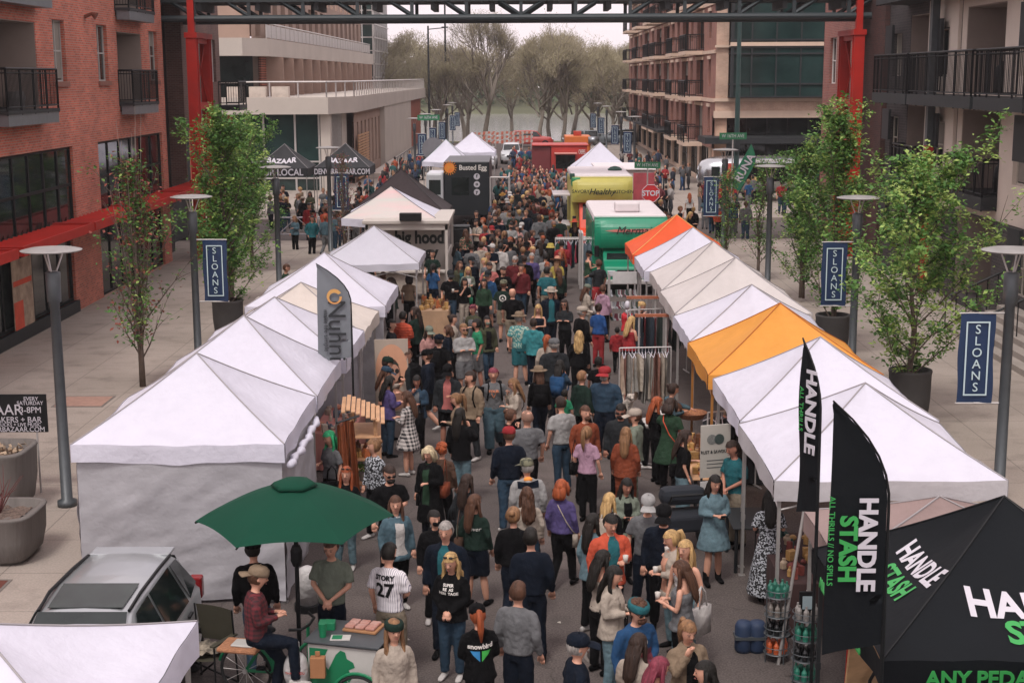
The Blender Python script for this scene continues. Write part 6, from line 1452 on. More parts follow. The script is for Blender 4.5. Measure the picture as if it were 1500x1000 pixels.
# ---- the far crowd: every person with clothes of their own ----
rnd = random.Random(77)
TN = [('k', 'black'), ('n', 'navy'), ('w', 'white'), ('g', 'grey'), ('ma', 'maroon'), ('rd', 'red'), ('bl', 'blue'), ('cr', 'cream'), ('ol', 'olive'), ('te', 'teal'), ('pk', 'pink'), ('c', 'charcoal'), ('or_', 'orange'), ('dg', 'dark green'), ('t', 'tan'), ('ld', 'pale blue')]
BN = [('k', 'black trousers'), ('dn', 'blue jeans'), ('n', 'navy trousers'), ('g', 'grey trousers')]
HN = [('k', 'black'), ('d', 'dark'), ('b', 'brown'), ('l', 'light brown'), ('y', 'blonde'), ('r', 'red')]
used = [q.location.copy() for q in PEOPLE]; seen = {}
blocks = [(-5.4, -2.0, 48, 54.5), (-4.4, -1.2, 70.5, 79), (1.7, 6.2, 49.5, 58), (1.7, 5.5, 60, 72), (2.9, 6.5, 84, 88.2), (-7, -2.8, 55.4, 59.8), (.5, 5.5, 95, 100), (-5.7, -1.5, 80, 92)]
def crowd(n, x0, x1, y0, y1, where, base=0, sep=.5, seed=0):
    r = random.Random(seed); k = 0; tries = 0
    while k < n and tries < 4000:
        tries += 1; x, y = r.uniform(x0, x1), r.uniform(y0, y1)
        if any(a < x < b and c < y < d for a, b, c, d in blocks) or any((x-u.x)**2+(y-u.y)**2 < sep**2 for u in used): continue
        used.append(Vector((x, y, 0))); t, b, hc = r.choice(TN if r.random() < .6 else TN[:2]+TN[11:12]+TN[3:4]), r.choice(BN), r.choice(HN); f = r.random() < .5; a = r.choice((0, 10, -15, 170, 180, 195, 90, -90, 40))
        tp = r.choice(('ts', 'ls', 'hd', 'ts')); hh = r.choice(('lg', 'lg', 'bb', 'pt', 'bn')) if f else 'sh'; ps = r.choice(('DDS', 'DDW', 'HHS', 'DHS', 'DDS', 'UDS', 'BDS', 'PPS'))
        hat = ''; hn = ''
        if r.random() < .16: hk_ = r.choice((('k', 'black'), ('w', 'white'), ('rd', 'red'), ('cr', 'cream'))); hat = ' cap:'+hk_[0]; hn = ' and %s cap' % hk_[1]
        spec = '%s%d %g %s %s:%s jn:%s %s:%s sk:%s%s' % ('f' if f else 'm', r.randint(158, 172) if f else r.randint(170, 186), a, ps, tp, t[0], b[0], hh, hc[0], r.choice('aaabbc'), hat)
        dirn = 'seen from behind' if abs(a) < 50 else ('in profile' if abs(a) == 90 else 'facing the camera')
        lab = '%s haired person in %s %s%s %s %s' % (hc[1], t[1], {'ts': 'tee', 'ls': 'sweater', 'hd': 'hoodie'}[tp], hn, dirn, where)
        while lab in seen: lab = lab.replace(' in ', ' with %s, in ' % b[1], 1) if b[1] not in lab else lab+', '+r.choice(('nearer', 'farther back', 'left', 'right', 'middle'))
        lab = ' '.join(lab.split()[:16]); seen[lab] = 1; person(0, 0, spec, lab, 'people in the distant crowd', base, (x, y)); k += 1
crowd(16, -1.9, 1.6, 44, 52, 'by the lettered trailer', seed=1)
crowd(22, -1.6, 1.9, 52, 62, 'in front of the yellow truck', seed=2)
crowd(36, -1.3, 2.0, 62, 76, 'near the black food truck', .0, .45, seed=3)
crowd(16, -10.5, -7.2, 60, 69, 'left pavement by the crossing', .0, .6, seed=6)
crowd(26, -13, -6.6, 70, 77.3, 'queueing by the bazaar tents', .0, .5, seed=7)
crowd(18, 5.8, 10.5, 60, 76, 'crossing near the stop sign', 0, .6, seed=9)
crowd(12, 9.5, 15, 76, 84, 'in front of the silver trailer', .13, .6, seed=10)
# the farthest part of the crowd, too small to tell apart, is one mass
cols = ['0d0e10', '141b28', '8f8b88', '4f5052', '551c22', '8a2226', '1f3f63', '8d8072', '20504f', '22252a', '9c4a30', '27344a']
fm = [M('far_cloth_'+c, c, .9, 0) for c in cols]+[smat('a'), smat('b'), M('far_hair_d', '1c1512', .7, 0), M('far_hair_l', '6b4c33', .7, 0)]
g = MB(); r = random.Random(12)
def lowfig(x, y, z0, h, a, r):
    T = Matrix.Translation((x, y, z0)) @ Matrix.Rotation(a, 4, 'Z') @ Matrix.Diagonal((h/1.75, h/1.75, h/1.75, 1)); P = lambda *p: T @ Vector(p)
    tc, bc, sk, hr_ = r.randrange(12), r.choice((0, 1, 6, 9, 11, 9)), 12+(r.random() < .3), 14+(r.random() < .4); k = h/1.75
    ar = r.choice('DDHF'); e = {'D': ((.25, 0, 1.16), (.26, .05, .9)), 'H': ((.23, .02, 1.16), (.09, .25, 1.2)), 'F': ((.23, .03, 1.16), (.04, .2, 1.0))}[ar]; st = r.uniform(0, .15)
    g.k = tc; g.tube([P(0, 0, .88), P(0, 0, 1.1), P(0, 0, 1.33), P(0, 0, 1.43), P(0, 0, 1.49)], [(.18*k, .13*k), (.155*k, .115*k), (.185*k, .13*k), (.16*k, .1*k), (.06*k, .06*k)], 8)
    for s in (-1, 1):
        g.tube([P(s*.16, 0, 1.4), P(s*e[0][0], e[0][1], e[0][2]), P(s*(e[0][0]*.4+e[1][0]*.6), e[0][1]*.4+e[1][1]*.6, e[0][2]*.4+e[1][2]*.6)], [.062*k, .052*k, .042*k], 6)
    g.k = sk
    for s in (-1, 1): g.tube([P(s*(e[0][0]*.4+e[1][0]*.6), e[0][1]*.4+e[1][1]*.6, e[0][2]*.4+e[1][2]*.6), P(s*e[1][0], e[1][1], e[1][2]), P(s*e[1][0]*.9, e[1][1]+.06, e[1][2]-.06)], [.034*k, .03*k, .02*k], 6)
    g.tube([P(0, 0, 1.46), P(0, 0, 1.58)], .05*k, 6); g.ell(P(0, .01, 1.64), .075*k, .095*k, .11*k, 8, 6, Matrix.Rotation(a, 3, 'Z'))
    g.k = hr_; g.ell(P(0, -.025, 1.67), .085*k, .1*k, .105*k, 8, 6, Matrix.Rotation(a, 3, 'Z'))
    if r.random() < .45: g.tube([P(0, -.08, 1.68), P(0, -.11, 1.5), P(0, -.12, 1.3)], [(.08*k, .04*k), (.09*k, .045*k), (.05*k, .02*k)], 7)
    g.k = bc
    for s in (-1, 1): g.tube([P(s*.08, 0, .92), P(s*.09, s*st, .48), P(s*.1, -s*st*.6, .06)], [.095*k, .065*k, .05*k], 6); g.box(s*.1-.045, s*.1+.045, -.08-s*st*.6, .17-s*st*.6, 0, .07, T)
for n, x0, x1, y0, y1, z0 in ((120, -1.4, 4.2, 76, 96, 0), (34, -1, 5, 96, 125, 0), (26, -9.4, -6.8, 80, 104, .13), (22, 8.0, 11.2, 90, 118, .13), (22, 6.6, 8.5, 76, 95, .13), (14, -9, -7, 104, 130, .13)):
    k = t_ = 0
    while k < n and t_ < 3000:
        t_ += 1; x, y = r.uniform(x0, x1), r.uniform(y0, y1)
        if any(a < x < b and c < y < d for a, b, c, d in blocks) or any((x-u.x)**2+(y-u.y)**2 < .2 for u in used): continue
        used.append(Vector((x, y, 0))); k += 1; lowfig(x, y, z0, r.uniform(1.58, 1.86), r.choice((0, 3.1, 3.3, 1.5, -1.4, .4)), r)
tag(g.obj('distant_crowd', fm, None, True), 'far end of the crowd, shrinking to dots between the trucks and the lake', 'crowd', kind='stuff')
# ================= VEHICLES =================
m_rub = M('tyre_rubber', '18191a', .9, .1, 8); m_rim = M('wheel_rim', '8d9194', .35, .05, 3, metal=.8); m_lens = M('lamp_lens', 'b9bdc0', .15, .05, 3); m_tail = M('tail_lens', '7d1418', .2, .05, 3)
def wheel(parent, x, y, r, w_=.2):
    g = MB(); pr = [(r*.62, -w_/2), (r*.93, -w_/2), (r, -w_*.35), (r, w_*.35), (r*.93, w_/2), (r*.62, w_/2)]
    n = 24; vs = []
    for q, z in pr:
        for k in range(n): t = 2*math.pi*k/n; vs.append((x+z, y+q*math.cos(t), r+q*math.sin(t)))
    g.add(vs, [(i*n+k, i*n+(k+1) % n, ((i+1) % 6)*n+(k+1) % n, ((i+1) % 6)*n+k) for i in range(6) for k in range(n)]); o = g.obj('wheel', m_rub, parent, True)
    g = MB(); g.tube([(x-w_*.3, y, r), (x+w_*.3, y, r)], r*.3, 12)
    for k in range(5): t = k*1.2566; g.bar((x+math.copysign(w_*.38, x), y, r), (x+math.copysign(w_*.38, x), y+r*.62*math.cos(t), r+r*.62*math.sin(t)), r*.16)
    g.obj('rim', m_rim, o); return o
def car(name, loc, rz, paint, lab, st_, L_=4.3, roofx=False, group=None, plate=True):
    t = thing(name, lab, name.split('_')[-1] if name != 'parked_car' else 'car', loc, rz, group)
    def ring(s):
        y, w_, zb, belt, rw, zr = s; h = []
        for x, z in ((w_*.93, zb), (w_, zb+.12), (w_*1.01, (zb+belt)/2+.05), (w_*.985, belt), (w_*.95, belt+.02)): h.append((x, z))
        for k in (.33, .66): h.append((w_*.95+(rw-w_*.95)*k, belt+.02+(zr-.04-belt-.02)*k))
        h += [(rw, zr-.04), (rw*.93, zr-.005), (rw*.5, zr+.02), (0, zr+.03)]
        return [(x, y, z) for x, z in h]+[(-x, y, z) for x, z in h[-2::-1]]
    S = []
    for a, b in zip(st_, st_[1:]):
        for k in range(3): S.append([a[i]+(b[i]-a[i])*k/3 for i in range(6)])
    S.append(list(st_[-1])); rg = [ring(s) for s in S]; n = len(rg[0]); g = MB()
    for i in range(len(rg)-1): g.add(rg[i]+rg[i+1], [(k, k+1, n+k+1, n+k) for k in range(n-1)])
    g.add(rg[0], [tuple(range(n))]); g.add(rg[-1], [tuple(range(n-1, -1, -1))]); me = g.mesh('body', [paint]); bm = bmesh.new(); bm.from_mesh(me); bmesh.ops.remove_doubles(bm, verts=bm.verts, dist=.0005); bmesh.ops.recalc_face_normals(bm, faces=bm.faces); bm.to_mesh(me); bm.free(); me.shade_smooth(); link('body', me, t)
    return t, S, ring
SILVER = M('silver_paint', '9b9fa1', .32, .05, 2, metal=.45, coat=.4)
hatch = [(-2.1, .62, .35, .62, .5, .72), (-2.04, .78, .28, .88, .6, 1.0), (-1.75, .85, .24, .96, .58, 1.38), (-1.5, .87, .22, .97, .57, 1.5), (-.3, .88, .22, .96, .59, 1.54), (.45, .88, .22, .95, .57, 1.48), (1.15, .87, .22, .93, .66, 1.02), (1.7, .84, .24, .86, .6, .9), (2.05, .74, .3, .68, .5, .72), (2.12, .6, .36, .58, .45, .6)]
t, S, ring = car('parked_car', (-5.12, 16.15, 0), math.pi, SILVER, 'silver hatchback with dark sunroof parked between the white tents, lower left', hatch)
def pane(t, pts, name='window', m=m_glass, th=.012):
    g = MB(); P = [Vector(p) for p in pts]; nn = (P[1]-P[0]).cross(P[2]-P[0]).normalized(); c = sum(P, Vector())/len(P); out = Vector((c.x, 0, c.z-.8)) if abs(nn.x) > .3 else Vector((0, c.y, 1))
    if nn.dot(out) < 0: nn = -nn
    n = len(P); g.add([p+nn*.004 for p in P]+[p+nn*th for p in P], [tuple(range(n-1, -1, -1)), tuple(range(n, 2*n))]+[(i, (i+1) % n, n+(i+1) % n, n+i) for i in range(n)]); return g.obj(name, m, t)
for s in (-1, 1):
    for a in ([(.832, -.15, 1.01), (.60, -.15, 1.49), (.6, -1.05, 1.49), (.83, -1.15, 1.0)], [(.832, -.07, 1.01), (.6, -.07, 1.49), (.59, .4, 1.45), (.77, .98, 1.0)], [(.828, -1.25, 1.01), (.6, -1.15, 1.48), (.59, -1.5, 1.45), (.79, -1.72, 1.06)]):
        pane(t, [(s*x, y, z) for x, y, z in a])
    g = MB(); g.tube([(s*.53, -1.5, 1.5), (s*.54, -.9, 1.54), (s*.55, 0, 1.56), (s*.53, .45, 1.5)], .022, 6); g.obj('roof_rail', m_black, t)
    g = MB(); g.box(s*.9-.09, s*.9+.09, .72, .84, .98, 1.12); g.obj('wing_mirror', SILVER, t, bevel=.03)
    for y in (-.28, -1.1): g = MB(); g.box(s*.885-.018, s*.885+.018, y, y+.18, .86, .89); g.obj('door_handle', m_black, t)
    g = MB(); g.ell((s*.66, 1.98, .66), .16, .14, .1, 12, 8); g.obj('headlight', m_lens, t, True)
    g = MB(); g.box(s*.74-.09, s*.74+.09, -2.06, -1.9, .75, 1.05); g.obj('tail_light', m_tail, t, bevel=.03)
    wheel(t, s*.8, 1.32, .32); wheel(t, s*.8, -1.3, .32)
pane(t, [(-.6, 1.1, 1.07), (.6, 1.1, 1.07), (.52, .5, 1.5), (-.52, .5, 1.5)], 'windscreen'); pane(t, [(-.52, -1.78, 1.4), (.52, -1.78, 1.4), (.58, -2.02, 1.05), (-.58, -2.02, 1.05)], 'rear_window')
pane(t, [(-.44, .4, 1.51), (.44, .4, 1.51), (.46, -.28, 1.558), (-.46, -.28, 1.558)], 'sunroof', M('sunroof_glass', '0d1514', .12, .5, 2, spec=.25, second='25302c'))
g = MB(); g.box(-.52, .52, -1.8, -1.5, 1.475, 1.52); g.obj('spoiler', SILVER, t, bevel=.012)
suv = [(-2.3, .7, .4, .7, .6, .85), (-2.25, .9, .35, 1.05, .75, 1.6), (-2.0, .93, .32, 1.08, .7, 1.72), (-.2, .94, .32, 1.07, .7, 1.76), (.5, .93, .32, 1.06, .68, 1.68), (1.05, .93, .32, 1.04, .74, 1.15), (2.0, .9, .34, .98, .7, 1.02), (2.3, .75, .4, .7, .6, .75)]
WP = M('car_white', 'b9bcbf', .3, .05, 2, coat=.4); RP = M('car_red', 'a8322a', .35, .08, 2, coat=.4); GP = M('car_grey', '5d666b', .35, .08, 2, coat=.4)
for loc, rz, pm, lab in (((-.9, 128, 0), math.pi, WP, 'white sport utility car parked facing the crowd far down the street'), ((-3.0, 121, 0), math.pi, WP, 'silver white car left of the distant white sport utility car'), ((1.2, 157.5, 0), -math.pi/2, RP, 'red pickup like car crossing at the end of the street'), ((10.5, 160, 0), math.pi/2, GP, 'dark grey car beyond the right banners'), ((6.8, 157.5, 0), math.pi/2, GP, 'dark van behind the red pickup at the street end'), ((-4.6, 135, 0), math.pi, GP, 'dark grey car partly behind the distant white tents')):
    t, S, ring = car('parked_car', loc, rz, pm, lab, suv, group='cars parked at the lake end of the street')
    for s in (-1, 1):
        for a in ([(.9, -1.9, 1.14), (.73, -1.9, 1.66), (.73, -.1, 1.7), (.9, -.1, 1.14)], [(.9, 0, 1.14), (.73, 0, 1.7), (.71, .45, 1.64), (.86, .9, 1.14)]): pane(t, [(s*x, y, z) for x, y, z in a])
        wheel(t, s*.85, 1.4, .38); wheel(t, s*.85, -1.4, .38)
        g = MB(); g.ell((s*.7, 2.22, .85), .14, .1, .08, 10, 6); g.obj('headlight', m_lens, t, True)
    pane(t, [(-.7, 1.03, 1.18), (.7, 1.03, 1.18), (.64, .55, 1.66), (-.64, .55, 1.66)], 'windscreen'); g = MB(); g.box(-.4, .4, 2.28, 2.32, .6, .8); g.obj('grille', m_black, t)
    wheel(t, .85, 0, .001, .001) if False else None
def bbox_part(t, name, mt, b, bev=.03):
    g = MB(); g.box(*b); return g.obj(name, mt, t, bevel=bev)
def rv(loc, lab, body_m, roof_m, nose_m, cab_m, words, Hh=3.0, Ln=6.5):
    t = thing('food_truck', lab, 'food truck', loc); z = Hh
    bbox_part(t, 'body', body_m, (-1.32, 1.32, 1.2, Ln, .45, z-.28)); bbox_part(t, 'roof', roof_m, (-1.33, 1.33, .42, Ln+.05, z-.27, z+.03), .12)
    g = MB(); n = 10; vs = []
    for i in range(n+1):
        a = i/n; hz = z-1.12+1.08*a; bul = .34*max(0, math.sin(math.pi*(a*.86+.12)))**.6-.35*max(0, a-.75)
        for k in range(13): x = -1.3+2.6*k/12; vs.append((x, .1-bul*(1-abs(k/6-1)**5*.6), hz))
    g.add(vs, [(i*13+k, i*13+k+1, (i+1)*13+k+1, (i+1)*13+k) for i in range(n) for k in range(12)]); b0 = len(g.v)
    g.box(-1.3, 1.3, .08, 1.19, z-1.12, z-.04); g.obj('overcab', nose_m, t, True if False else False)
    g = MB(); pr = [(-.95, .42), (-1.0, .75), (-.92, 1.0), (-.35, 1.14), (.2, z-1.14), (1.18, z-1.14), (1.18, .42)]; n = len(pr)
    g.add([(-1.0, y, q) for y, q in pr]+[(1.0, y, q) for y, q in pr], [tuple(range(n)), tuple(range(2*n-1, n-1, -1))]+[(i, n+i, n+(i+1) % n, (i+1) % n) for i in range(n)]); g.obj('cab', cab_m, t, bevel=.05)
    pane(t, [(-.88, -.3, 1.19), (.88, -.3, 1.19), (.84, .16, z-1.2), (-.84, .16, z-1.2)], 'windscreen')
    for s in (-1, 1):
        pane(t, [(s*1.0, .1, 1.2), (s*1.0, .9, 1.2), (s*1.0, .9, z-1.25), (s*1.0, .35, z-1.25)]); bbox_part(t, 'headlight', m_lens, (s*.75-.14, s*.75+.14, -1.02, -.96, .68, .88), .02); bbox_part(t, 'wing_mirror', m_black, (s*1.22-.08, s*1.22+.08, -.1, 0, 1.25, 1.65), .02); wheel(t, s*.88, -.35, .36); wheel(t, s*1.1, Ln-1.8, .36)
    bbox_part(t, 'grille', m_black, (-.55, .55, -1.01, -.96, .66, .9), .01); bbox_part(t, 'bumper', m_lgrey, (-1.0, 1.0, -1.12, -.97, .4, .56), .03)
    for s, size, mt, x, zz, kw in words: text(s, size, mt, t, (x, -.29, zz), (1, 0, 0), (0, 0, 1), **kw)
    return t
m_truckg = M('truck_green', '0a7f5e', .4, .08, 1.5, coat=.3); m_roofw = M('truck_roof_white', 'cfc7c8', .6, .06, 1.5); m_yel = M('truck_yellow', 'b9b05a', .5, .08, 1.5); m_cabo = M('truck_orange', 'd9482a', .45, .08, 1.5)
m_script = M('dark_script', '17221f', .6, 0); m_coral = M('coral_stripe', 'c9786f', .6, .05, 3)
t = rv((3.9, 50.6, 0), 'green camper truck with a white roof and script lettering on its rounded front', m_truckg, m_roofw, m_truckg, m_truckg, [('Mermaid', .4, m_script, .15, 2.2, dict(shear=.35)), ('Wanderer', .15, m_cream, .35, 1.88, dict(shear=.3))], 2.68)
g = MB(); g.add([(-.95, -.272, 2.2), (-.6, -.272, 2.25), (1.1, -.272, 2.28), (1.2, -.272, 2.2), (1.1, -.272, 2.14), (-.6, -.272, 2.16)], [tuple(range(6))]); g.obj('stripe', m_coral, t)
bbox_part(t, 'air_conditioner', m_roofw, (-.5, .4, 1.2, 1.9, 2.72, 3.08), .08)
g = MB(); g.box(-1.75, -1.7, -.1, .9, .1, 2.1); [g.bar((-1.8, y, .1), (-1.8, y, 2.1), .05) for y in (-.1, .9)]; g.bar((-1.8, -.1, 2.1), (-1.8, .9, 2.1), .06); g.obj('screen_door', m_lgrey, t)
t = rv((3.5, 61.6, 0), 'yellow camper truck with orange cab and hand lettered front', m_yel, m_roofw, m_yel, m_cabo, [('SAVORY', .2, m_script, -.95, 2.72, dict(bold=.003)), ('Healthy', .36, m_script, -.05, 2.7, dict(shear=.35, bold=.004)), ('KITCHEN', .2, m_script, .9, 2.7, dict(bold=.003))], 3.35)
g = MB(); g.box(-1.4, -1.2, .2, .5, 3.2, 3.45); g.lathe([(.3, 0), (.34, .06), (.2, .16), (.05, .2)], 14, (.75, 3.5, 3.37)); g.obj('roof_vent', M('vent_green', '2d4f44'), t)
bbox_part(t, 'serving_shelf', m_roofw, (-2.1, -1.33, 2.0, 4.4, 2.35, 2.42), .01); bbox_part(t, 'counter', m_lgrey, (-1.75, -1.33, 1.6, 3.8, 1.05, 1.1), .01)
bbox_part(t, 'corner_wrap', M('wrap_green', '2f8a58', .5, .2, 2), (-1.34, -.95, .02, 1.1, 2.9, 3.3), .05)
t = thing('food_truck', 'white food truck with a pink panelled side behind the yellow truck', 'food truck', (5.1, 69, 0)); bbox_part(t, 'body', m_roofw, (-1.4, 1.3, 0, 5, .5, 3.1), .08); bbox_part(t, 'side_panel', M('panel_pink', 'b5505a', .5, .3, 1.2), (.3, 1.32, -.03, .2, 1.6, 3.0), .01); bbox_part(t, 'roof', m_roofw, (-1.5, 1.4, -.1, 5.1, 3.11, 3.2), .04)
for s in (-1, 1): wheel(t, s*1.15, 1.2, .4); wheel(t, s*1.15, 4, .4)
# black food truck
t = thing('food_truck', 'black food truck with an egg sun emblem and white cab', 'food truck', (-2.85, 73.4, 0)); m_ftb = M('truck_black', '141c20', .4, .1, 2)
bbox_part(t, 'body', m_ftb, (-1.15, 1.2, 0, 6, .55, 3.3), .04); bbox_part(t, 'cab', WP, (-2.05, -1.16, -.2, 2.2, .45, 2.75), .12); bbox_part(t, 'cab_window', m_glass, (-1.9, -1.3, -.22, -.19, 1.65, 2.4), .0); bbox_part(t, 'side_window', m_glass, (-.75, .15, -.03, .01, 1.6, 2.5), 0); bbox_part(t, 'mirror', m_black, (-2.3, -2.1, -.3, -.15, 1.6, 2.1), .02)
for x in (-1.6, .8): wheel(t, x, .8, .42); wheel(t, x, 4.8, .42)
text('Busted Egg', .36, m_cream, t, (.35, -.03, 3.0), (1, 0, 0), (0, 0, 1), bold=.006, sx=.9)
g = MB(); n = 18; g.tube([(-.85, -.035, 3.0), (-.85, -.01, 3.0)], .27, n)
for k in range(n): a = 2*math.pi*k/n; g.add([(-.85+.3*math.cos(a-.1), -.03, 3+.3*math.sin(a-.1)), (-.85+.3*math.cos(a+.1), -.03, 3+.3*math.sin(a+.1)), (-.85+.4*math.cos(a), -.03, 3+.4*math.sin(a))], [(0, 1, 2)])
g.obj('sun_emblem', M('egg_orange', 'e0642a', .5, .4, 4, second='d8a03a'), t)
for z, ch in ((2.55, 'f'), (2.15, 'o'), (1.75, 'y')):
    g = MB(); g.tube([(.55, -.035, z), (.55, -.01, z)], .16, 16); g.obj('badge', m_lw, t); text(ch, .24, m_ftb, t, (.55, -.042, z+.02), (1, 0, 0), (0, 0, 1), bold=.01)
g = MB(); g.bar((1.25, 0, 0), (1.25, 0, 2.5), .06); g.bar((2.2, 0, 0), (2.2, 0, 2.5), .06); g.bar((1.25, 0, 2.5), (2.2, 0, 2.5), .06); g.bar((2.2, 0, 2.5), (2.2, 3.5, 2.5), .06); g.bar((2.2, 3.5, 0), (2.2, 3.5, 2.5), .06); g.obj('awning_frame', m_lgrey, t)
# red food truck
t = thing('food_truck', 'long red food truck with a raised white serving hatch far down the street', 'food truck', (2.9, 96, 0)); m_ftr = M('truck_red', 'a83028', .5, .1, 1.5); m_ftm = M('truck_maroon', '6a2a2c', .5, .1, 1.5)
bbox_part(t, 'body', m_ftr, (-.9, 1.5, 0, 3, .6, 3.0), .04); bbox_part(t, 'front', m_ftm, (-2.2, -.91, .1, 2.8, .6, 3.0), .08); bbox_part(t, 'serving_window', m_glass, (-.6, .7, -.03, .01, 1.5, 2.4), 0); bbox_part(t, 'hatch', M('hatch_pink', 'c98a80', .6, .05, 2), (-.7, .8, -.75, -.05, 2.5, 2.58), .01); bbox_part(t, 'roof', m_ftr, (-2.2, 1.6, -.1, 3.1, 3.01, 3.1), .03)
text('CREPES', .4, m_cream, t, (1.15, -.03, 2.6), (1, 0, 0), (0, 0, 1), sx=.35)
for x in (-1.6, 1.0): wheel(t, x, .6, .4); wheel(t, x, 2.4, .4)
t = thing('food_trailer', 'small orange food trailer with a steel chimney behind the red truck', 'food trailer', (4.4, 112, 0)); bbox_part(t, 'body', M('trailer_orange', 'c96a2a', .5, .1, 2), (-1.0, 1.0, 0, 3, .6, 3.0), .06); bbox_part(t, 'roof_box', M('box_red', 'a83a2a'), (-.3, .3, .5, 1.5, 3.01, 3.35), .03); g = MB(); g.tube([(.8, -.4, 2.7), (1.6, -.4, 2.7)], .28, 14); g.obj('steel_drum', m_rim, t, True)
for s in (-1, 1): wheel(t, s*.9, 1.5, .4)
# silver trailer
t = thing('travel_trailer', 'rounded polished silver travel trailer on the right beyond the crossing', 'trailer', (14.3, 87, .13)); g = MB(); n = 20; X = [-3.6, -3.55, -3.35, -3.0, -2.5, -1.8, 0, 1.8, 2.6, 3.0, 3.3, 3.45]; K = [.3, .5, .72, .87, .96, 1, 1, 1, .96, .86, .7, .45]
vs = []
for x, k in zip(X, K):
    for i in range(n):
        a = 2*math.pi*i/n; q = 1/((abs(math.cos(a))**3.2+abs(math.sin(a))**3.2)**(1/3.2)); vs.append((x, 1.2*k*q*math.cos(a), 1.55+1.12*k*q*math.sin(a)))
g.add(vs, [(i*n+k, i*n+(k+1) % n, (i+1)*n+(k+1) % n, (i+1)*n+k) for i in range(len(X)-1) for k in range(n)]+[tuple(range(n)), tuple(range(len(vs)-1, len(vs)-1-n, -1))])
g.obj('shell', M('polished_aluminium', 'b5b8ba', .22, .06, 1, metal=.9), t, True); bbox_part(t, 'serving_opening', m_black, (-.9, 2.3, -1.23, -1.18, 1.2, 2.2), .02); bbox_part(t, 'banner_panel', M('panel_coral', 'b8463c', .7, .3, 3), (-2.1, -1.5, -1.24, -1.2, .7, 2.3), 0); bbox_part(t, 'window', m_glass, (-2.9, -2.4, -1.2, -1.12, 1.5, 2.1), .02); bbox_part(t, 'awning', m_lgrey, (-1.2, 3.2, -2.6, -1.15, 2.45, 2.5), .01)
for y in (-1.0, 1.0):
    for x in (-.4, .5): g = MB(); g.tube([(x, y-.1, .33), (x, y+.1, .33)], .33, 16); g.obj('wheel', m_rub, t)
# barricades
for i in range(6):
    t = thing('barricade', 'orange and white striped road barricade, %s from the left at the street end' % ['first', 'second', 'third', 'fourth', 'fifth', 'sixth'][i], 'barricade', (-4.3+i*.95, 150+(i % 2)*3, 0), 0, 'striped barricades closing the street')
    for z in (.7, 1.15, 1.6):
        g = MB()
        for k in range(6): g.k = k % 2; x = -.75+k*.25; g.add([(x, 0, z), (x+.25, 0, z), (x+.3, 0, z+.25), (x+.05, 0, z+.25)], [(0, 1, 2, 3)])
        g.obj('board', [M('barricade_orange', 'b5604a', .7, .1, 4), M('barricade_white', 'b5aca6', .7, .1, 4)], t)
    g = MB(); [g.bar((x, .04, 0), (x, .04, 1.85), .07) for x in (-.6, .6)]; g.obj('post', m_lgrey, t)
# ================= STALLS =================
# lettered white trailer
t = thing('vending_trailer', 'white framed vending trailer with big black lettering behind its counter', 'trailer', (-3.98, 48.8, 0)); m_tw = M('trailer_white', 'b5aea6', .6, .06, 2)
g = MB()
for x in (-1.4, 1.34):
    for y in (0, 4.0): g.box(x, x+.09, y, y+.09, 0, 2.6)
g.box(-1.4, 1.43, .0, .09, 2.42, 2.62); g.box(1.34, 1.43, .09, 4.0, 2.42, 2.6); g.box(-1.4, -1.31, .09, 4.0, 2.42, 2.6); g.obj('frame', m_tw, t)
bbox_part(t, 'roof', m_tw, (-1.5, 1.5, -.1, 4.1, 2.63, 2.75), .02); bbox_part(t, 'back_wall', m_tw, (-1.3, 1.33, 1.5, 1.56, .6, 2.4), 0); bbox_part(t, 'counter', m_tw, (-1.3, 1.33, -.2, .25, .95, 1.02), .01); bbox_part(t, 'skirt_panel', M('sandwich_panel', 'a59a8e', .8, .25, 5), (-1.3, 1.33, .0, .06, .2, .94), 0); bbox_part(t, 'speaker', m_black, (-.2, .55, -.3, .0, 2.76, 3.02), .02)
bbox_part(t, 'side_wall', m_tw, (1.34, 1.4, .4, 3.7, .3, 1.5), 0); text('big hood', .62, m_script, t, (.35, 1.49, 1.98), (1, 0, 0), (0, 0, 1), bold=.025, sx=.8); text('energy', .6, m_script, t, (.3, 1.49, 1.45), (1, 0, 0), (0, 0, 1), bold=.025, sx=.85)
for x, s, l in ((-4.75, 'm178 175 DDS ts:dg jn:k sh:k beard:k sg', 'man in sunglasses and dark tee inside the lettered trailer'), (-3.1, 'm176 -160 DDS ts:dg jn:k sh:k', 'dark haired vendor in dark tee at the right of the lettered trailer'), (-5.2, 'f165 30 DDS ts:k jn:k lg:k', 'person in black at the left of the lettered trailer counter')): person(0, 0, s, l, world=(x, 49.5 if 'inside' in l else 48.3), z0=.35 if 'inside' in l else .0)
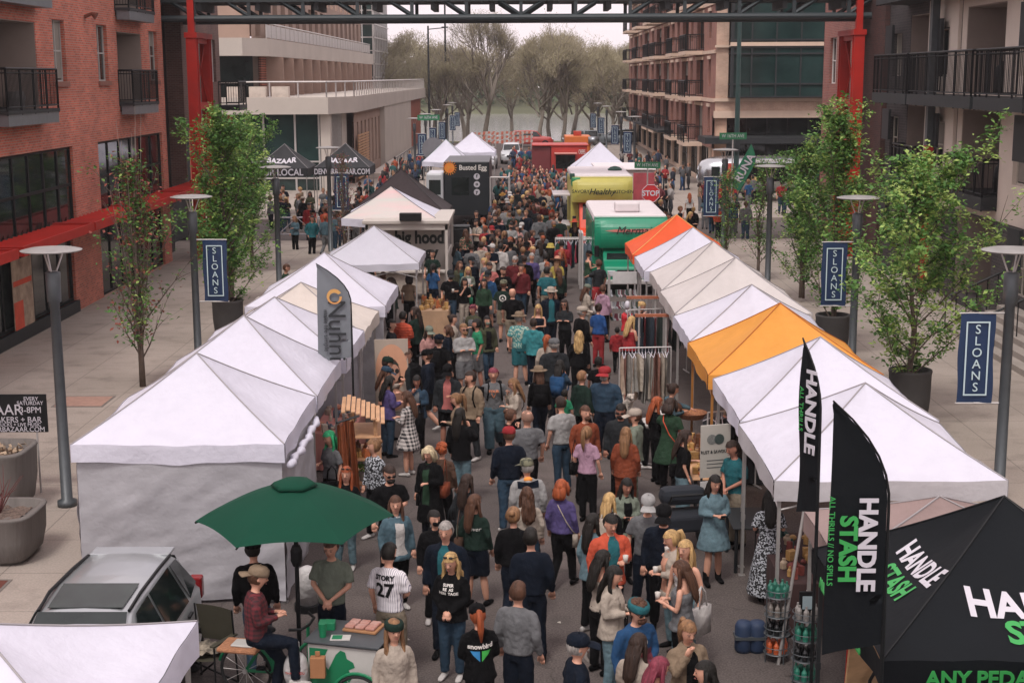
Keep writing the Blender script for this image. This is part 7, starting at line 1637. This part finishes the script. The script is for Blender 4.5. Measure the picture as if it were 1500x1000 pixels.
def table(loc, w_, d, h, lab, cloth=None, top_m=None, rz=0):
    t = thing('stall_table', lab, 'table', loc, rz); bbox_part(t, 'tabletop', cloth or top_m or m_wood, (-w_/2, w_/2, -d/2, d/2, h-.03, h), .01)
    if cloth:
        g = MB(); pts = [(-w_/2, -d/2), (w_/2, -d/2), (w_/2, d/2), (-w_/2, d/2)]; n = 20; vs = []
        for r_ in range(5):
            for e in range(4):
                a, b = Vector(pts[e]), Vector(pts[(e+1) % 4]); nn = Vector((b-a).yx); nn = Vector((nn.x, -nn.y)).normalized()
                for k in range(n): q = a.lerp(b, k/n)+nn*(.008+.03*r_/4*math.sin(k*1.9+e)); vs.append((q.x, q.y, h-.002-(h-.04)*r_/4))
        N_ = 4*n; g.add(vs, [(i*N_+k, i*N_+(k+1) % N_, (i+1)*N_+(k+1) % N_, (i+1)*N_+k) for i in range(4) for k in range(N_)]); g.obj('tablecloth_skirt', cloth, t, True)
    else:
        for sx in (-1, 1):
            for sy in (-1, 1): g = MB(); g.bar((sx*(w_/2-.06), sy*(d/2-.06), 0), (sx*(w_/2-.06), sy*(d/2-.06), h-.03), .04); g.obj('leg', m_dark, t)
    return t
def goods(loc, w_, d, n, lab, pal, seed, name='craft_goods', hmax=.22):
    t = thing(name, lab, 'goods', loc); r = random.Random(seed)
    for i in range(n):
        g = MB(); s = r.uniform(.03, .07); h = r.uniform(.04, hmax); k = r.random(); c = pal[i % len(pal)]
        if k < .4: g.lathe([(s, 0), (s, h*.6), (s*.5, h*.8), (s*.5, h)], 9); nm = 'jar'
        elif k < .8: g.box(-s, s, -s*.8, s*.8, 0, h*.8); nm = 'small_box'
        else: g.ell((0, 0, s*.8), s, s, s*.8, 9, 6); nm = 'bundle'
        o = g.obj(nm, M('goods_colour', c, .6, .25, 20), t); o.location = (r.uniform(-w_/2, w_/2), r.uniform(-d/2, d/2), .002); o.rotation_euler.z = r.uniform(0, 3)
    return t
m_bcl = M('brown_cloth', '3b2624', .85, .1, 4); m_kcl = M('black_cloth', '17191b', .85, .1, 4)
warm = ['8a6a3e', 'b08a52', '5d3b25', 'a85f35']; mix_ = ['7a3b33', 'a8967e', '35504a', 'b08a52']; pale = ['b8ab9a', '8f7f70', 'c98a70', '55606a']
table((4.2, 19.6, 0), 1.3, 2.2, .78, 'table with brown cloth under the near right white tent', m_bcl); goods((4.2, 19.6, .785), 1.1, 1.9, 60, 'jars, cups and small wooden goods on the brown cloth table', mix_, 1)
table((3.55, 21.6, 0), .6, 1.1, .74, 'dark folding table beside the woman in the denim shirt dress', None, m_dark); table((3.3, 24.6, 0), .8, 2.4, .85, 'wooden stall table with warm-tinted goods under the second right tent', None, m_wood); goods((3.3, 24.6, .855), .7, 2.2, 90, 'yellow and brown bottles and jewellery on the wooden stall table', warm, 2, hmax=.3)  # warm light is put into the yellowish colours of these goods
table((4.3, 27, 0), .9, 2.2, .8, 'long table under the apricot tent', m_kcl); goods((4.3, 27, .805), .8, 2, 50, 'wicker baskets and folded goods under the apricot tent', pale, 3)
t = thing('wicker_basket', 'shallow wicker basket on the table under the apricot tent', 'basket', (3.35, 27.4, .95)); g = MB(); g.lathe([(.22, 0), (.3, .1), (.31, .12), (.28, .1), (.2, .02)], 18); g.obj('bowl', M('wicker', 'a06f50', .9, .3, 30, .6, 60), t)
table((-2.62, 42.3, 0), .9, 1.6, .8, 'table draped in kraft paper under the bluish tent', M('kraft_paper', 'a08266', .8, .15, 3)); goods((-2.62, 42.3, .805), .8, 1.4, 70, 'wooden crates and dried flower bundles on the kraft paper table', warm, 4, hmax=.28)
table((-4.6, 24.5, 0), 1.4, 2.0, .78, 'table under the second left tent', m_kcl); goods((-4.6, 24.5, .785), 1.3, 1.8, 40, 'small goods on the table inside the second left tent', pale, 5)
table((-3.7, 28, 0), .8, 2.2, .78, 'pink clothed table beside the slatted wooden shelf', M('pink_cloth', 'b57a70', .85, .1, 4)); goods((-3.7, 28, .785), .7, 2, 40, 'pastel goods laid out on the pink table', pale, 6)
# wooden shelf and leather aprons
t = thing('display_shelf', 'pale wooden display shelf with a slanted slatted top beside the left tents', 'shelf', (-2.82, 24.6, 0), .1)
for sx in (-1, 1):
    for y in (-.5, .5): g = MB(); g.bar((sx*.28, y, 0), (sx*.2, y, 1.75), .05); g.obj('post', m_wood, t)
for z in (.55, 1.0, 1.4): bbox_part(t, 'shelf_board', m_wood, (-.3, .3, -.55, .55, z, z+.03), .005)
g = MB()
for i in range(9): g.box(-.38+i*.085, -.31+i*.085, -.6, .6, 1.92-.035*abs(i-1), 1.94-.035*abs(i-1))
g.obj('slatted_top', m_wood, t)
goods((-2.82, 24.6, 1.035), .45, .9, 24, 'candles and trinkets on the pale wooden shelf', warm, 7, hmax=.2)
t = thing('potted_plant', 'green potted plant with red fruit on the lower shelf', 'plant', (-2.8, 24.3, .585)); g = MB(); g.lathe([(.08, 0), (.11, .16)], 14); g.obj('pot', M('pot_grey', '8a8784'), t); g = MB(); rnd = random.Random(2)
for i in range(160): o = Vector((rnd.gauss(0, .1), rnd.gauss(0, .1), .25+rnd.gauss(0, .07))); u = Vector((rnd.gauss(0, 1), rnd.gauss(0, 1), rnd.gauss(0, 1))).normalized()*.035; v = u.cross(Vector((rnd.random(), 1, rnd.random()))).normalized()*.02; g.add([o-u, o+v, o+u, o-v], [(0, 1, 2, 3)])
g.obj('leaves', m_leafB, t)
t = thing('leather_apron', 'rust orange leather aprons hanging in front of the second left tent', 'apron', (-3.02, 23.4, 0)); 
g = MB()
for j, (x, y) in enumerate(((0, 0), (.12, .3), (.02, .5))): g.grid(lambda a, b, x=x, y=y, j=j: (x-.12+.22*a*(.6+.4*(1-b)), y+.06*math.sin(a*9+j)+.02*b, .55+1.25*b), 14, 10)
g.obj('leather', M('rust_leather', '7f4426', .55, .2, 4, .3, 20), t, True); g = MB(); g.bar((-.12, 0, 1.85), (.2, .5, 1.85), .03); g.obj('rail', m_dark, t)
# portrait poster
P_ = at(567, 548, .0); t = thing('portrait_poster', 'tall poster of a woman in a peach hat and sunglasses by the left tents', 'poster', (-2.82, 30.1, 0), .15)
bbox_part(t, 'board', M('poster_ground', 'a89a8c', .6, .08, 2), (-.36, .36, 0, .03, .45, 2.05), 0)
def disc(t, nm, cx, cz, rx, rz_, h, y): g = MB(); n = 28; g.add([(cx+rx*math.cos(2*math.pi*k/n), y, cz+rz_*math.sin(2*math.pi*k/n)) for k in range(n)], [tuple(range(n))]); g.obj(nm, M('poster_ink', h, .6, .05, 4), t)
disc(t, 'hat_shape', 0, 1.42, .34, .52, 'c99678', -.004); disc(t, 'hair_shape', .02, 1.2, .17, .42, '4a2f25', -.008); disc(t, 'face_shape', .05, 1.3, .12, .2, 'b98a74', -.012); disc(t, 'lens_shape', 0, 1.36, .05, .055, '1d1a19', -.016); disc(t, 'lens_shape', .115, 1.35, .045, .055, '1d1a19', -.016); disc(t, 'shoulder_shape', .04, .72, .26, .24, 'b58770', -.0105)
# clothes rails
def rail(loc, w_, h, lab, pal, n, rz=0, rows=1, ln=1.05, seed=0):
    t = thing('clothes_rail', lab, 'clothes rail', loc, rz)
    for ry in range(rows):
        g = MB(); y = ry*.5
        for x in (-w_/2, w_/2): g.tube([(x, y, 0), (x, y, h)], .016, 6); g.bar((x, y-.25, .03), (x, y+.25, .03), .03)
        g.tube([(-w_/2, y, h), (w_/2, y, h)], .016, 6); g.obj('rail_frame', m_lgrey, t)
    r = random.Random(seed)
    for i in range(n):
        x = -w_/2+.06+(w_-.12)*i/(n-1); y = (i % rows)*.5; L_ = ln*r.uniform(.75, 1.1); c = r.choice(pal); ph = r.uniform(0, 6); T = Matrix.Translation((x, y, h-.1)) @ Matrix.Rotation(r.uniform(-.5, .5), 4, 'Z')
        ga = thing('garment', 'garment number', 'garment', loc) if False else None
        g = MB()
        def F(a, b, ph=ph, L_=L_, T=T): hw = .2+.05*b; q = -1+2*a; return T @ Vector((.02*math.sin(a*14+ph)*(.3+b)+.012*math.cos(a*6+b*5+ph), q*hw, -.03-.07*abs(q)*(1-b)-L_*b))
        g.grid(F, 14, 8); g.obj('garment', M('garment_cloth', c, .85, .2, 6, .3, 14), t, True)
        g = MB(); g.tube([T @ Vector((0, -.19, -.1)), T @ Vector((0, 0, 0)), T @ Vector((0, .19, -.1))], .008, 5); g.tube([T @ Vector((0, 0, 0)), T @ Vector((0, 0, .1))], .005, 4); g.obj('hanger', m_lw, t)
    return t
rail((2.72, 30.8, 0), 1.15, 1.72, 'clothes rail of cream and blush garments on white hangers', ['b5a08c', 'a5907c', 'b98a7a', '8f8c86', 'b0a596', '9a6f60'], 15, .1, seed=1, ln=1.1)
rail((2.2, 52.2, 0), 1.9, 1.7, 'double clothes rail of dark and bright garments beside the green truck', ['1d2a33', '2f5a66', 'a8304a', '6a7a85', '22262a', 'a85a3a', '3a6a55'], 22, 0, 2, .95, 2)
rail((3.9, 25.7, 0), 1.0, 1.5, 'rail of dark jackets under the apricot tent', ['1d1c1b', '33291f', '24282c'], 9, .3, 1, .7, 3)
rail((3.5, 36.2, 0), 1.6, 1.7, 'rail of dark clothes under the white tents of the right row', ['26303a', '7a2a30', '2c3a36', '4a3a33'], 12, .2, 1, 1, 4)
t = thing('sock_stand', 'stand of hanging socks and hats under printed cards beside the green truck', 'display stand', (3.0, 41.2, 0)); bbox_part(t, 'card_board', M('card_white', 'b9b7b5', .6, .1, 5), (-.35, .35, -.1, -.07, 1.65, 2.0), 0); g = MB(); [g.bar((x, y, 0), (x, y, 1.95), .03) for x in (-.45, .45) for y in (-.3, .3)]; g.obj('frame', m_lgrey, t); rnd = random.Random(6)
for z in (1.5, 1.15, .8):
    for h in ('8a8c90', '5a2230', '2f4038', 'a09c9c'):
        for k in range(6): g = MB(); x = rnd.uniform(-.42, .42); g.tube([(x, -.3, z), (x+.01, -.31, z-.14), (x+.05, -.34, z-.2)], [(.035, .012), (.035, .012), (.03, .015)], 6); g.obj('sock', M('sock_cloth', h, .9, .2, 20), t)
t = thing('mannequin', 'white headed display mannequin in a red dress at the sock stand', 'mannequin', (2.8, 37.3, 0)); link('torso', top('f', 'DD', 'tk'), t, mats=[M('mannequin_red', 'b3202a', .7, .05, 3)]); g = MB(); g.tube([(0, 0, 1.4), (0, 0, 1.5)], .05, 8); g.ell((0, 0, 1.62), .08, .1, .12, 14, 10); g.obj('head', m_lw, t, True); g = MB(); g.tube([(0, 0, 0), (0, 0, .95)], .02, 6); g.lathe([(.2, 0), (.18, .03)], 14); g.obj('stand', m_dark, t)
# timber stall frame in the right row
t = thing('garment_rack', 'slim garment rack with wooden cross rails at the right row', 'rack', (3.15, 33.5, 0)); [(lambda g_, x=x, y=y: (g_.bar((x, y, 0), (x, y, 2.2), .035), g_.obj('post', m_lgrey, t)))(MB()) for x in (-.35, .3) for y in (0, 2.8)]; boxpart(t, 'cross_rail', M('cherry_wood', '9a5a3e', .6, .15, 6), (-.45, .5, -.04, .04, 1.95, 2.02)); boxpart(t, 'cross_rail', M('cherry_wood', '9a5a3e'), (-.45, .5, 2.76, 2.84, 1.95, 2.02))
# sign board
t = thing('stall_sign', 'white upright stall sign with two round emblems beside the near right tents', 'sign', (3.16, 22.6, 0), .28); bbox_part(t, 'board', M('sign_offwhite', 'a9a59c', .6, .05, 3), (-.26, .26, -.015, .015, 1.12, 2.0), 0)
text('RUST & SAWDUST', .075, m_dark, t, (0, -.02, 1.55), (1, 0, 0), (0, 0, 1), sx=.85)
for x, h in ((-.07, '6f706c'), (.06, '33403c')): g = MB(); g.tube([(x, -.02-(x > 0)*.004, 1.76), (x, -.016, 1.76)], .085, 22); g.obj('emblem', M('sign_ink', h, .7, .4, 40), t)
for z in (1.4, 1.34, 1.28): bbox_part(t, 'small_print', m_grey, (-.15, .15, -.019, -.0155, z, z+.012), 0)
for x in (-.18, .2): bbox_part(t, 'price_card', M('card_white', 'b9b7b5'), (x-.08, x+.08, -.03, -.01, .78, 1.06), 0)
g = MB(); g.bar((-.22, .03, 0), (-.22, .03, 2.0), .03); g.bar((.22, .03, 0), (.22, .03, 2.0), .03); g.obj('stake', m_dark, t)
# stroller
t = thing('stroller', 'black double stroller beside the woman in the green dress', 'stroller', (2.65, 22.3, 0), .2); bbox_part(t, 'seat', M('stroller_cloth', '161c24', .85, .1, 5), (-.38, .38, -.3, .3, .35, .62), .05); bbox_part(t, 'canopy', M('stroller_cloth', '161c24'), (-.38, .38, .0, .36, .7, 1.0), .12)
for x in (-.36, .36):
    for y in (-.42, .36): g = MB(); g.tube([(x-.02, y, .11), (x+.02, y, .11)], .11, 14); g.obj('wheel', m_rub, t)
g = MB(); [(g.bar((x, -.42, .12), (x, .36, .62), .03), g.bar((x, .36, .12), (x, -.5, 1.05), .03)) for x in (-.38, .38)]; g.bar((-.38, -.5, 1.05), (.38, -.5, 1.05), .03); g.obj('frame', m_black, t)
# sandbag weight, jar racks, plywood board
t = thing('weight_bag', 'navy weight bag around the leg of the near right tent', 'weight bag', (3.05, 18.05, 0)); g = MB(); [g.lathe([(.1, 0), (.12, .05), (.12, .36), (.09, .42)], 14, (x, 0, 0)) for x in (-.09, .09)]; g.obj('bag', M('bag_navy', '1d2f4a', .7, .1, 5), t, True); g = MB(); g.box(-.215, .215, -.125, .125, .2, .24); g.obj('strap', m_grey, t)
def rack(x, y, h, lab, hues):
    t = thing('wire_rack', lab, 'display rack', (x, y, 0), 0, 'round wire racks of bottles'); g = MB(); lv = [.12, .12+h*.33, .12+h*.66, .12+h]
    for z in lv:
        n = 20
        for zz in (z, z+.09): g.tube([(.17*math.cos(2*math.pi*k/n), .17*math.sin(2*math.pi*k/n), zz) for k in range(n+1)], .006, 4, False)
        g.lathe([(.17, z), (.165, z+.008)], 18)
    for k in range(4): a = k*1.57+.4; g.bar((.17*math.cos(a), .17*math.sin(a), 0), (.17*math.cos(a), .17*math.sin(a), lv[-1]+.1), .012)
    g.obj('wire_frame', m_grey, t); r = random.Random(int(x*100))
    for j, z in enumerate(lv):
        for k in range(7): a = k*.9; g = MB(); g.lathe([(.035, 0), (.035, .11), (.014, .15), (.014, .18)], 8, (.11*math.cos(a), .11*math.sin(a), z+.01)); g.obj('bottle', M('bottle_colour', hues[j % len(hues)], .35, .1, 9), t)
rack(3.35, 17.75, .78, 'wire rack of dark and green bottles nearest the navy weight bag', ['b5562f', '1a1c1e', '77706a', '2f6a5a']); rack(3.55, 16.9, .8, 'wire rack of green bottles with a price tablet on top', ['2f7a66', '1b1d1f', '2f7a66', '8a8682'])
t = thing('price_tablet', 'tablet showing a pale list propped on the green bottle rack', 'tablet', (3.55, 16.88, 1.0)); bbox_part(t, 'case', m_black, (-.1, .1, -.01, .02, 0, .28), .01); bbox_part(t, 'screen', M('screen_pale', '8fa0a5', .3, .1, 9), (-.06, .06, -.014, -.011, .05, .22), 0)
t = thing('plywood_display', 'plywood board with a bent black pipe leaning by the black logo tent', 'display board', (3.85, 14.9, 0), .5); g = MB(); T = Matrix.Translation((0, 0, .1)) @ Matrix.Rotation(-.3, 4, 'X') @ Matrix.Rotation(.35, 4, 'Y'); g.box(-.38, .38, 0, .03, 0, 1.35, T); g.obj('board', M('plywood', 'a88660', .7, .2, 3, stretch=(1, 1, 4)), t); g = MB(); g.tube([T @ Vector((-.1, -.06, 0)), T @ Vector((-.1, -.06, .8)), T @ Vector((-.02, -.06, .95)), T @ Vector((.15, -.06, .95))], .02, 8); g.ell(T @ Vector((.17, -.06, .95)), .06, .04, .06, 12, 8); g.obj('pipe', m_black, t)
goods((3.55, 15.6, .02), .8, .8, 40, 'small electronics and red gadgets on the ground by the plywood board', ['17181a', '7a2226', '1f2c3f', '2a2d2f'], 9, 'gadgets', .3)
t = thing('leaning_pole', 'grey pole leaning in front of the brown cloth table', 'pole', (3.35, 17.6, 0)); g = MB(); g.tube([(0, 0, 0), (.3, .15, 2.05)], .022, 8); g.obj('shaft', m_pole, t)
t = thing('red_pole', 'pair of red and silver poles beside the plywood board', 'pole', (3.75, 15.6, 0)); g = MB(); g.tube([(0, 0, 0), (.05, 0, 1.9)], .02, 8); g.obj('red_shaft', m_red, t); g = MB(); g.tube([(.06, 0, 0), (.12, 0, 1.85)], .02, 8); g.obj('silver_shaft', m_pole, t)
# ---- cargo bicycle, cart, chair under the umbrella ----
m_cartg = M('cart_green', '12714a', .45, .06, 3); m_cartw = M('cart_white', 'b5b3ae', .5, .06, 3)
t = thing('cargo_bicycle', 'cargo bicycle with a black box cart and a green squirrel shaped print under the umbrella', 'cargo bicycle', (-2.15, 16.35, 0), -.25)
bbox_part(t, 'box', m_black, (-.4, .5, -.28, .35, .35, .92), .02); bbox_part(t, 'front_panel', m_cartw, (-.38, .5, -.3, -.283, .37, .9), 0); bbox_part(t, 'counter', m_grey, (-.42, .54, -.34, .4, .925, .95), .005)
g = MB(); sq = [(-.36, .4), (-.36, .86), (-.12, .86), (-.2, .7), (-.12, .6), (-.02, .8), (.04, .86), (.1, .84), (.12, .76), (.2, .72), (.22, .66), (.14, .62), (.18, .52), (.1, .4)]; g.add([(x, -.305, z) for x, z in sq], [tuple(range(len(sq)))]); g.obj('green_print', m_cartg, t)
def bwheel(t, x, y, r): 
    g = MB(); n = 28; g.tube([(x+r*math.cos(2*math.pi*k/n), y, r+r*math.sin(2*math.pi*k/n)) for k in range(n+1)], .022, 6, False); o = g.obj('wheel', m_rub, t, True); g = MB()
    for k in range(12): a = k*math.pi/6; g.bar((x, y, r), (x+r*math.cos(a), y, r+r*math.sin(a)), .006)
    g.tube([(x, y-.05, r), (x, y+.05, r)], .03, 8); g.obj('spokes', m_lgrey, o); g = MB(); g.tube([(x+(r+.04)*math.cos(a), y, r+(r+.04)*math.sin(a)) for a in [k*.22 for k in range(0, 14)]], .02, 6); g.obj('mudguard', m_cartg, t)
bwheel(t, -1.35, 0, .33); bwheel(t, .3, -.42, .3); bwheel(t, .3, .5, .3)
g = MB()
for a, b in (((-1.35, 0, .33), (-.95, 0, .35)), ((-.95, 0, .35), (-1.05, 0, .85)), ((-1.35, 0, .33), (-1.05, 0, .8)), ((-.95, 0, .35), (-.45, 0, .5)), ((-.5, 0, .5), (-.5, 0, 1.02)), ((-.95, 0, .35), (-.5, 0, .8))): g.tube([a, b], .022, 8)
g.obj('frame', m_cartg, t); g = MB(); g.tube([(-.62, -.3, 1.05), (-.5, -.2, 1.03), (-.48, 0, 1.02), (-.5, .2, 1.03), (-.62, .3, 1.05)], .018, 8); g.obj('handlebar', m_black, t); g = MB(); g.ell((-1.07, 0, .9), .14, .09, .05, 14, 8); g.obj('saddle', m_black, t, True); g = MB(); g.tube([(-.95, .12, .35), (-.95, -.12, .35)], .03, 8); g.bar((-.95, .12, .35), (-.83, .12, .25), .02); g.bar((-.95, -.12, .35), (-1.07, -.12, .45), .02); g.box(-.88, -.78, .12, .2, .23, .26); g.box(-1.12, -1.02, -.2, -.12, .44, .47); g.obj('pedals', m_black, t)
def lay(name, lab, cat, loc, mt, *b, rz=0, bev=.01):
    t = thing(name, lab, cat, loc, rz)
    for i, (nm, m_, q) in enumerate(b): bbox_part(t, nm, m_, q, bev)
    return t
t = lay('serving_tray', 'brown cardboard tray of pink wrapped pastries on the cart', 'tray', (-1.95, 16.5, .952), None, ('tray', M('cardboard', '9a6f4c', .8, .1, 5), (-.22, .22, -.16, .16, 0, .035)), rz=-.3)
for i in range(3):
    for j in range(2): bbox_part(t, 'wrapped_pastry', M('pastry_paper', 'b5938a', .7, .25, 9, second='a06a5a'), (-.2+i*.135, -.08+i*.135, -.14+j*.14, -.02+j*.14, .036, .075), .015)
lay('leaflets', 'green and white leaflets spread on the cart counter', 'leaflets', (-2.2, 16.2, .952), None, ('stack', m_cartw, (-.12, .12, -.08, .08, 0, .012)), ('print', m_cartg, (-.1, .02, -.06, .06, .013, .016)), bev=0)
t = thing('tumbler', 'bright green plastic tumbler on the cart', 'tumbler', (-2.42, 16.25, .952)); g = MB(); g.lathe([(.04, 0), (.05, .17)], 14); g.obj('cup', m_cartg, t)
lay('paper_bag', 'brown paper bag hanging from the cart handle', 'paper bag', (-2.45, 15.98, .55), None, ('bag', M('kraft_bag', '9a6b47', .8, .1, 5), (-.09, .09, -.05, .05, 0, .26)), ('handle', M('kraft_bag', '9a6b47'), (-.03, .03, -.008, .008, .261, .33)))
t = thing('plastic_bag', 'white plastic bag with red print tied to the cart handlebar', 'plastic bag', (-2.72, 16.05, .35)); g = MB(); g.ell((0, 0, .25), .16, .12, .25, 14, 10); g.tube([(0, 0, .45), (.03, 0, .62)], [.05, .015], 8); g.obj('film', M('bag_film', 'aaa8a6', .4, .06, 5, .5, 14), t, True); text('THANK YOU', .04, m_red, t, (0, -.125, .27), (1, 0, 0), (0, 0, 1))
lay('wicker_tray', 'round orange wicker tray on the bicycle rear rack', 'tray', (-3.45, 16.45, .72), None, ('bowl', M('wicker', 'a06f50'), (-.26, .26, -.2, .2, 0, .06)), ('papers', m_cartw, (-.1, .18, -.12, .1, .061, .085)), rz=-.2, bev=.03)
t = thing('camp_chair', 'empty olive folding camp chair holding a crumpled blanket beside the silver car', 'chair', (-4.0, 17.0, 0), 2.7); m_olv = M('olive_canvas', '3b382b', .85, .15, 5)
g = MB(); g.grid(lambda a, b: (-.27+.54*a, -.24+.1*(b)*1-.03*math.sin(math.pi*a), .5+.5*b), 8, 6); g.obj('backrest', m_olv, t, True); g = MB(); g.grid(lambda a, b: (-.27+.54*a, -.22+.46*b, .46-.05*math.sin(math.pi*a)), 8, 6); g.obj('seat', m_olv, t, True)
for s in (-1, 1): g = MB(); g.bar((s*.29, -.22, 0), (s*.29, -.14, 1.0), .022); g.bar((s*.29, .24, 0), (s*.29, .24, .66), .022); g.bar((s*.29, -.2, .02), (-s*.29, .24, .45), .02); g.obj('leg', m_black, t); bbox_part(t, 'armrest', m_olv, (s*.29-.035, s*.29+.035, -.2, .28, .65, .67), 0)
t = thing('blanket', 'crumpled cream and black blanket on the camp chair seat', 'blanket', (-4.0, 17.0, .45)); g = MB(); g.grid(lambda a, b: (-.22+.44*a, -.2+.4*b, .05+.07*noise.noise(Vector((a*6, b*6, 2)))), 16, 16); g.obj('cloth', M('blanket_cloth', 'a89c8a', .9, .5, 9, second='332f2b'), t, True)
t = thing('weight_barrel', 'white wrapped tent weight on a black base by the left walled tent', 'tent weight', (-3.12, 19.6, 0)); g = MB(); g.lathe([(.2, 0), (.2, .1)], 18); g.obj('base', m_black, t); g = MB(); g.lathe([(.14, .1), (.15, .5), (.12, .62), (.04, .66)], 16); g.obj('drum', M('drum_white', 'a9a7a5', .6, .1, 5, .6, 9), t, True)
# white dog on the black cart
t = thing('dog', 'small fluffy white dog standing up on a black pet cart', 'dog', (2.15, 28.4, .75), .3); g = MB(); g.tube([(0, .16, .2), (0, .05, .24), (0, -.1, .3), (0, -.17, .38)], [.06, .085, .085, .06], 10); g.ell((0, -.2, .45), .065, .075, .065, 12, 8); g.tube([(0, -.25, .44), (0, -.31, .42)], [.035, .022], 8)
for s in (-1, 1):
    g.tube([(s*.05, .12, .2), (s*.055, .17, .1), (s*.05, .13, .0)], [.04, .025, .02], 7); g.tube([(s*.05, -.12, .28), (s*.05, -.14, .14), (s*.05, -.15, 0)], [.035, .025, .02], 7); g.tube([(s*.05, -.19, .5), (s*.075, -.18, .44)], [.025, .02], 6)
g.tube([(0, .2, .25), (0, .28, .34), (0, .25, .42)], [.02, .03, .02], 6); me = remesh(g, .012, 1, .008, 30); me.name = 'body'; me.materials.append(M('white_fur', 'b5aba0', .95, .2, 30, .8, 60)); link('body', me, t); g = MB(); g.ell((0, -.33, .425), .012, .01, .01, 8, 5); [g.ell((s*.028, -.262, .465), .009, .008, .009, 8, 5) for s in (-1, 1)]; g.obj('nose_and_eyes', m_eye, t)
lay('pet_cart', 'black pet cart carrying the white dog', 'cart', (2.15, 28.4, 0), None, ('basket', m_black, (-.25, .25, -.38, .38, .35, .74)), ('base', m_black, (-.2, .2, -.3, .3, .1, .14)), bev=.03)
# crowd barrier and pavement furniture on the left
for i in range(2):
    t = thing('crowd_barrier', 'white metal crowd barrier on the left pavement, %s section' % ['left', 'right'][i], 'barrier', (-10.7+i*1.9, 67.5, .0), 0, 'white crowd barriers'); g = MB(); g.bar((-.9, 0, 1.05), (.9, 0, 1.05), .05); g.bar((-.9, 0, .25), (.9, 0, .25), .04); [g.bar((x, 0, .0), (x, 0, 1.05), .045) for x in (-.9, 0, .9)]; g.bar((-.9, 0, .25), (0, 0, 1.05), .03); g.bar((0, 0, 1.05), (.9, 0, .25), .03); g.obj('frame', m_lw, t)
lay('litter_bin', 'tall black litter bin in front of the black food truck', 'litter bin', (-2.5, 58.4, 0), None, ('body', m_black, (-.35, .35, -.3, .3, 0, 1.5)), ('lid', m_dark, (-.38, .38, -.33, .33, 1.51, 1.6)), bev=.05)
lay('litter_bin', 'dark green litter bin at the serving side of the yellow truck', 'litter bin', (.9, 66, 0), None, ('body', M('bin_green', '1b3f33', .6, .1, 4), (-.35, .35, -.35, .35, 0, 1.1)), ('lid', M('bin_green', '1b3f33'), (-.38, .38, -.38, .38, 1.11, 1.22)), bev=.06)
t = lay('notice_banner', 'pale printed banner panel on the left pavement beside the thin lamp post', 'banner', (-6.9, 54.5, .13), None, ('panel', M('banner_pale', 'a39d95', .7, .15, 4), (-.75, .75, 0, .03, 0, .85)), bev=0)
lay('bench', 'low pale concrete bench behind the bluish tent', 'bench', (-7.7, 45.5, .13), None, ('seat', m_band, (-.9, .9, -.25, .25, .35, .47)), ('support', m_band, (-.7, -.5, -.2, .2, 0, .345)), ('support', m_band, (.5, .7, -.2, .2, 0, .345)), bev=.02)
person(357, 455, 'm176 90 FFT ts:gr sh:pk sh:b', 'man in green tee sitting on the low bench behind the left tents', z0=0.0, world=(-7.5, 44.8)) 

for x, y, z, lab in ((15.2, 45.5, 7.0, 'covered grill on the large right balcony'), (15.4, 52.8, 7.0, 'dark covered chair on the right balcony beside the red tower'), (15.2, 45.0, 3.92, 'folded chair on the lower right balcony')):
    t = thing('patio_furniture', lab, 'furniture', (x, y, z)); g = MB(); g.lathe([(.3, 0), (.34, .4), (.3, .8), (.12, 1.0), (0, 1.02)], 14, (0, 0, 0), 1.1, .7); g.obj('cover', m_black, t, True); g = MB(); g.box(-.35, .35, -.3, .3, .0, .03); g.obj('base', m_dark, t)
t = thing('flower_pot', 'barrel pot on the nearest left brick balcony', 'pot', (-15.1, 43.0, 6.72)); g = MB(); g.lathe([(.22, 0), (.28, .3), (.25, .5)], 16); g.obj('barrel', M('barrel_grey', '6b6866'), t); 
# rolled wall cloth tied along the eave of the walled tent
t = thing('rolled_cloth', 'twisted roll of white cloth tied along the street side eave of the walled tent', 'cloth roll', (-3.36, 19.85, 2.1)); g = MB(); g.tube([(.02*math.sin(i*1.3), .16*i, -.05*math.sin(math.pi*i/18)) for i in range(19)], [.05+.022*math.sin(i*2.4) for i in range(19)], 10); g.obj('roll', m_white, t, True)

# ---- air: very light haze over street and lake ----
g = MB(); g.box(-420, 420, -70, 480, -2, 30); hz = g.obj('haze', bpy.data.materials.new('haze_air')); hm = hz.data.materials[0]; hm.use_nodes = True; hn = hm.node_tree; hn.nodes.clear(); pv = hn.nodes.new('ShaderNodeVolumePrincipled'); pv.inputs['Color'].default_value = (.92, .88, .9, 1); pv.inputs['Density'].default_value = .0003; ho = hn.nodes.new('ShaderNodeOutputMaterial'); hn.links.new(pv.outputs[0], ho.inputs['Volume']); tag(hz, kind='stuff')
lay('receipt_box', 'small green cash box beside the tumbler on the cart', 'box', (-2.4, 16.5, .952), None, ('box', m_cartg, (-.1, .1, -.07, .07, 0, .1)))
bpy.data.scenes.remove(WS)
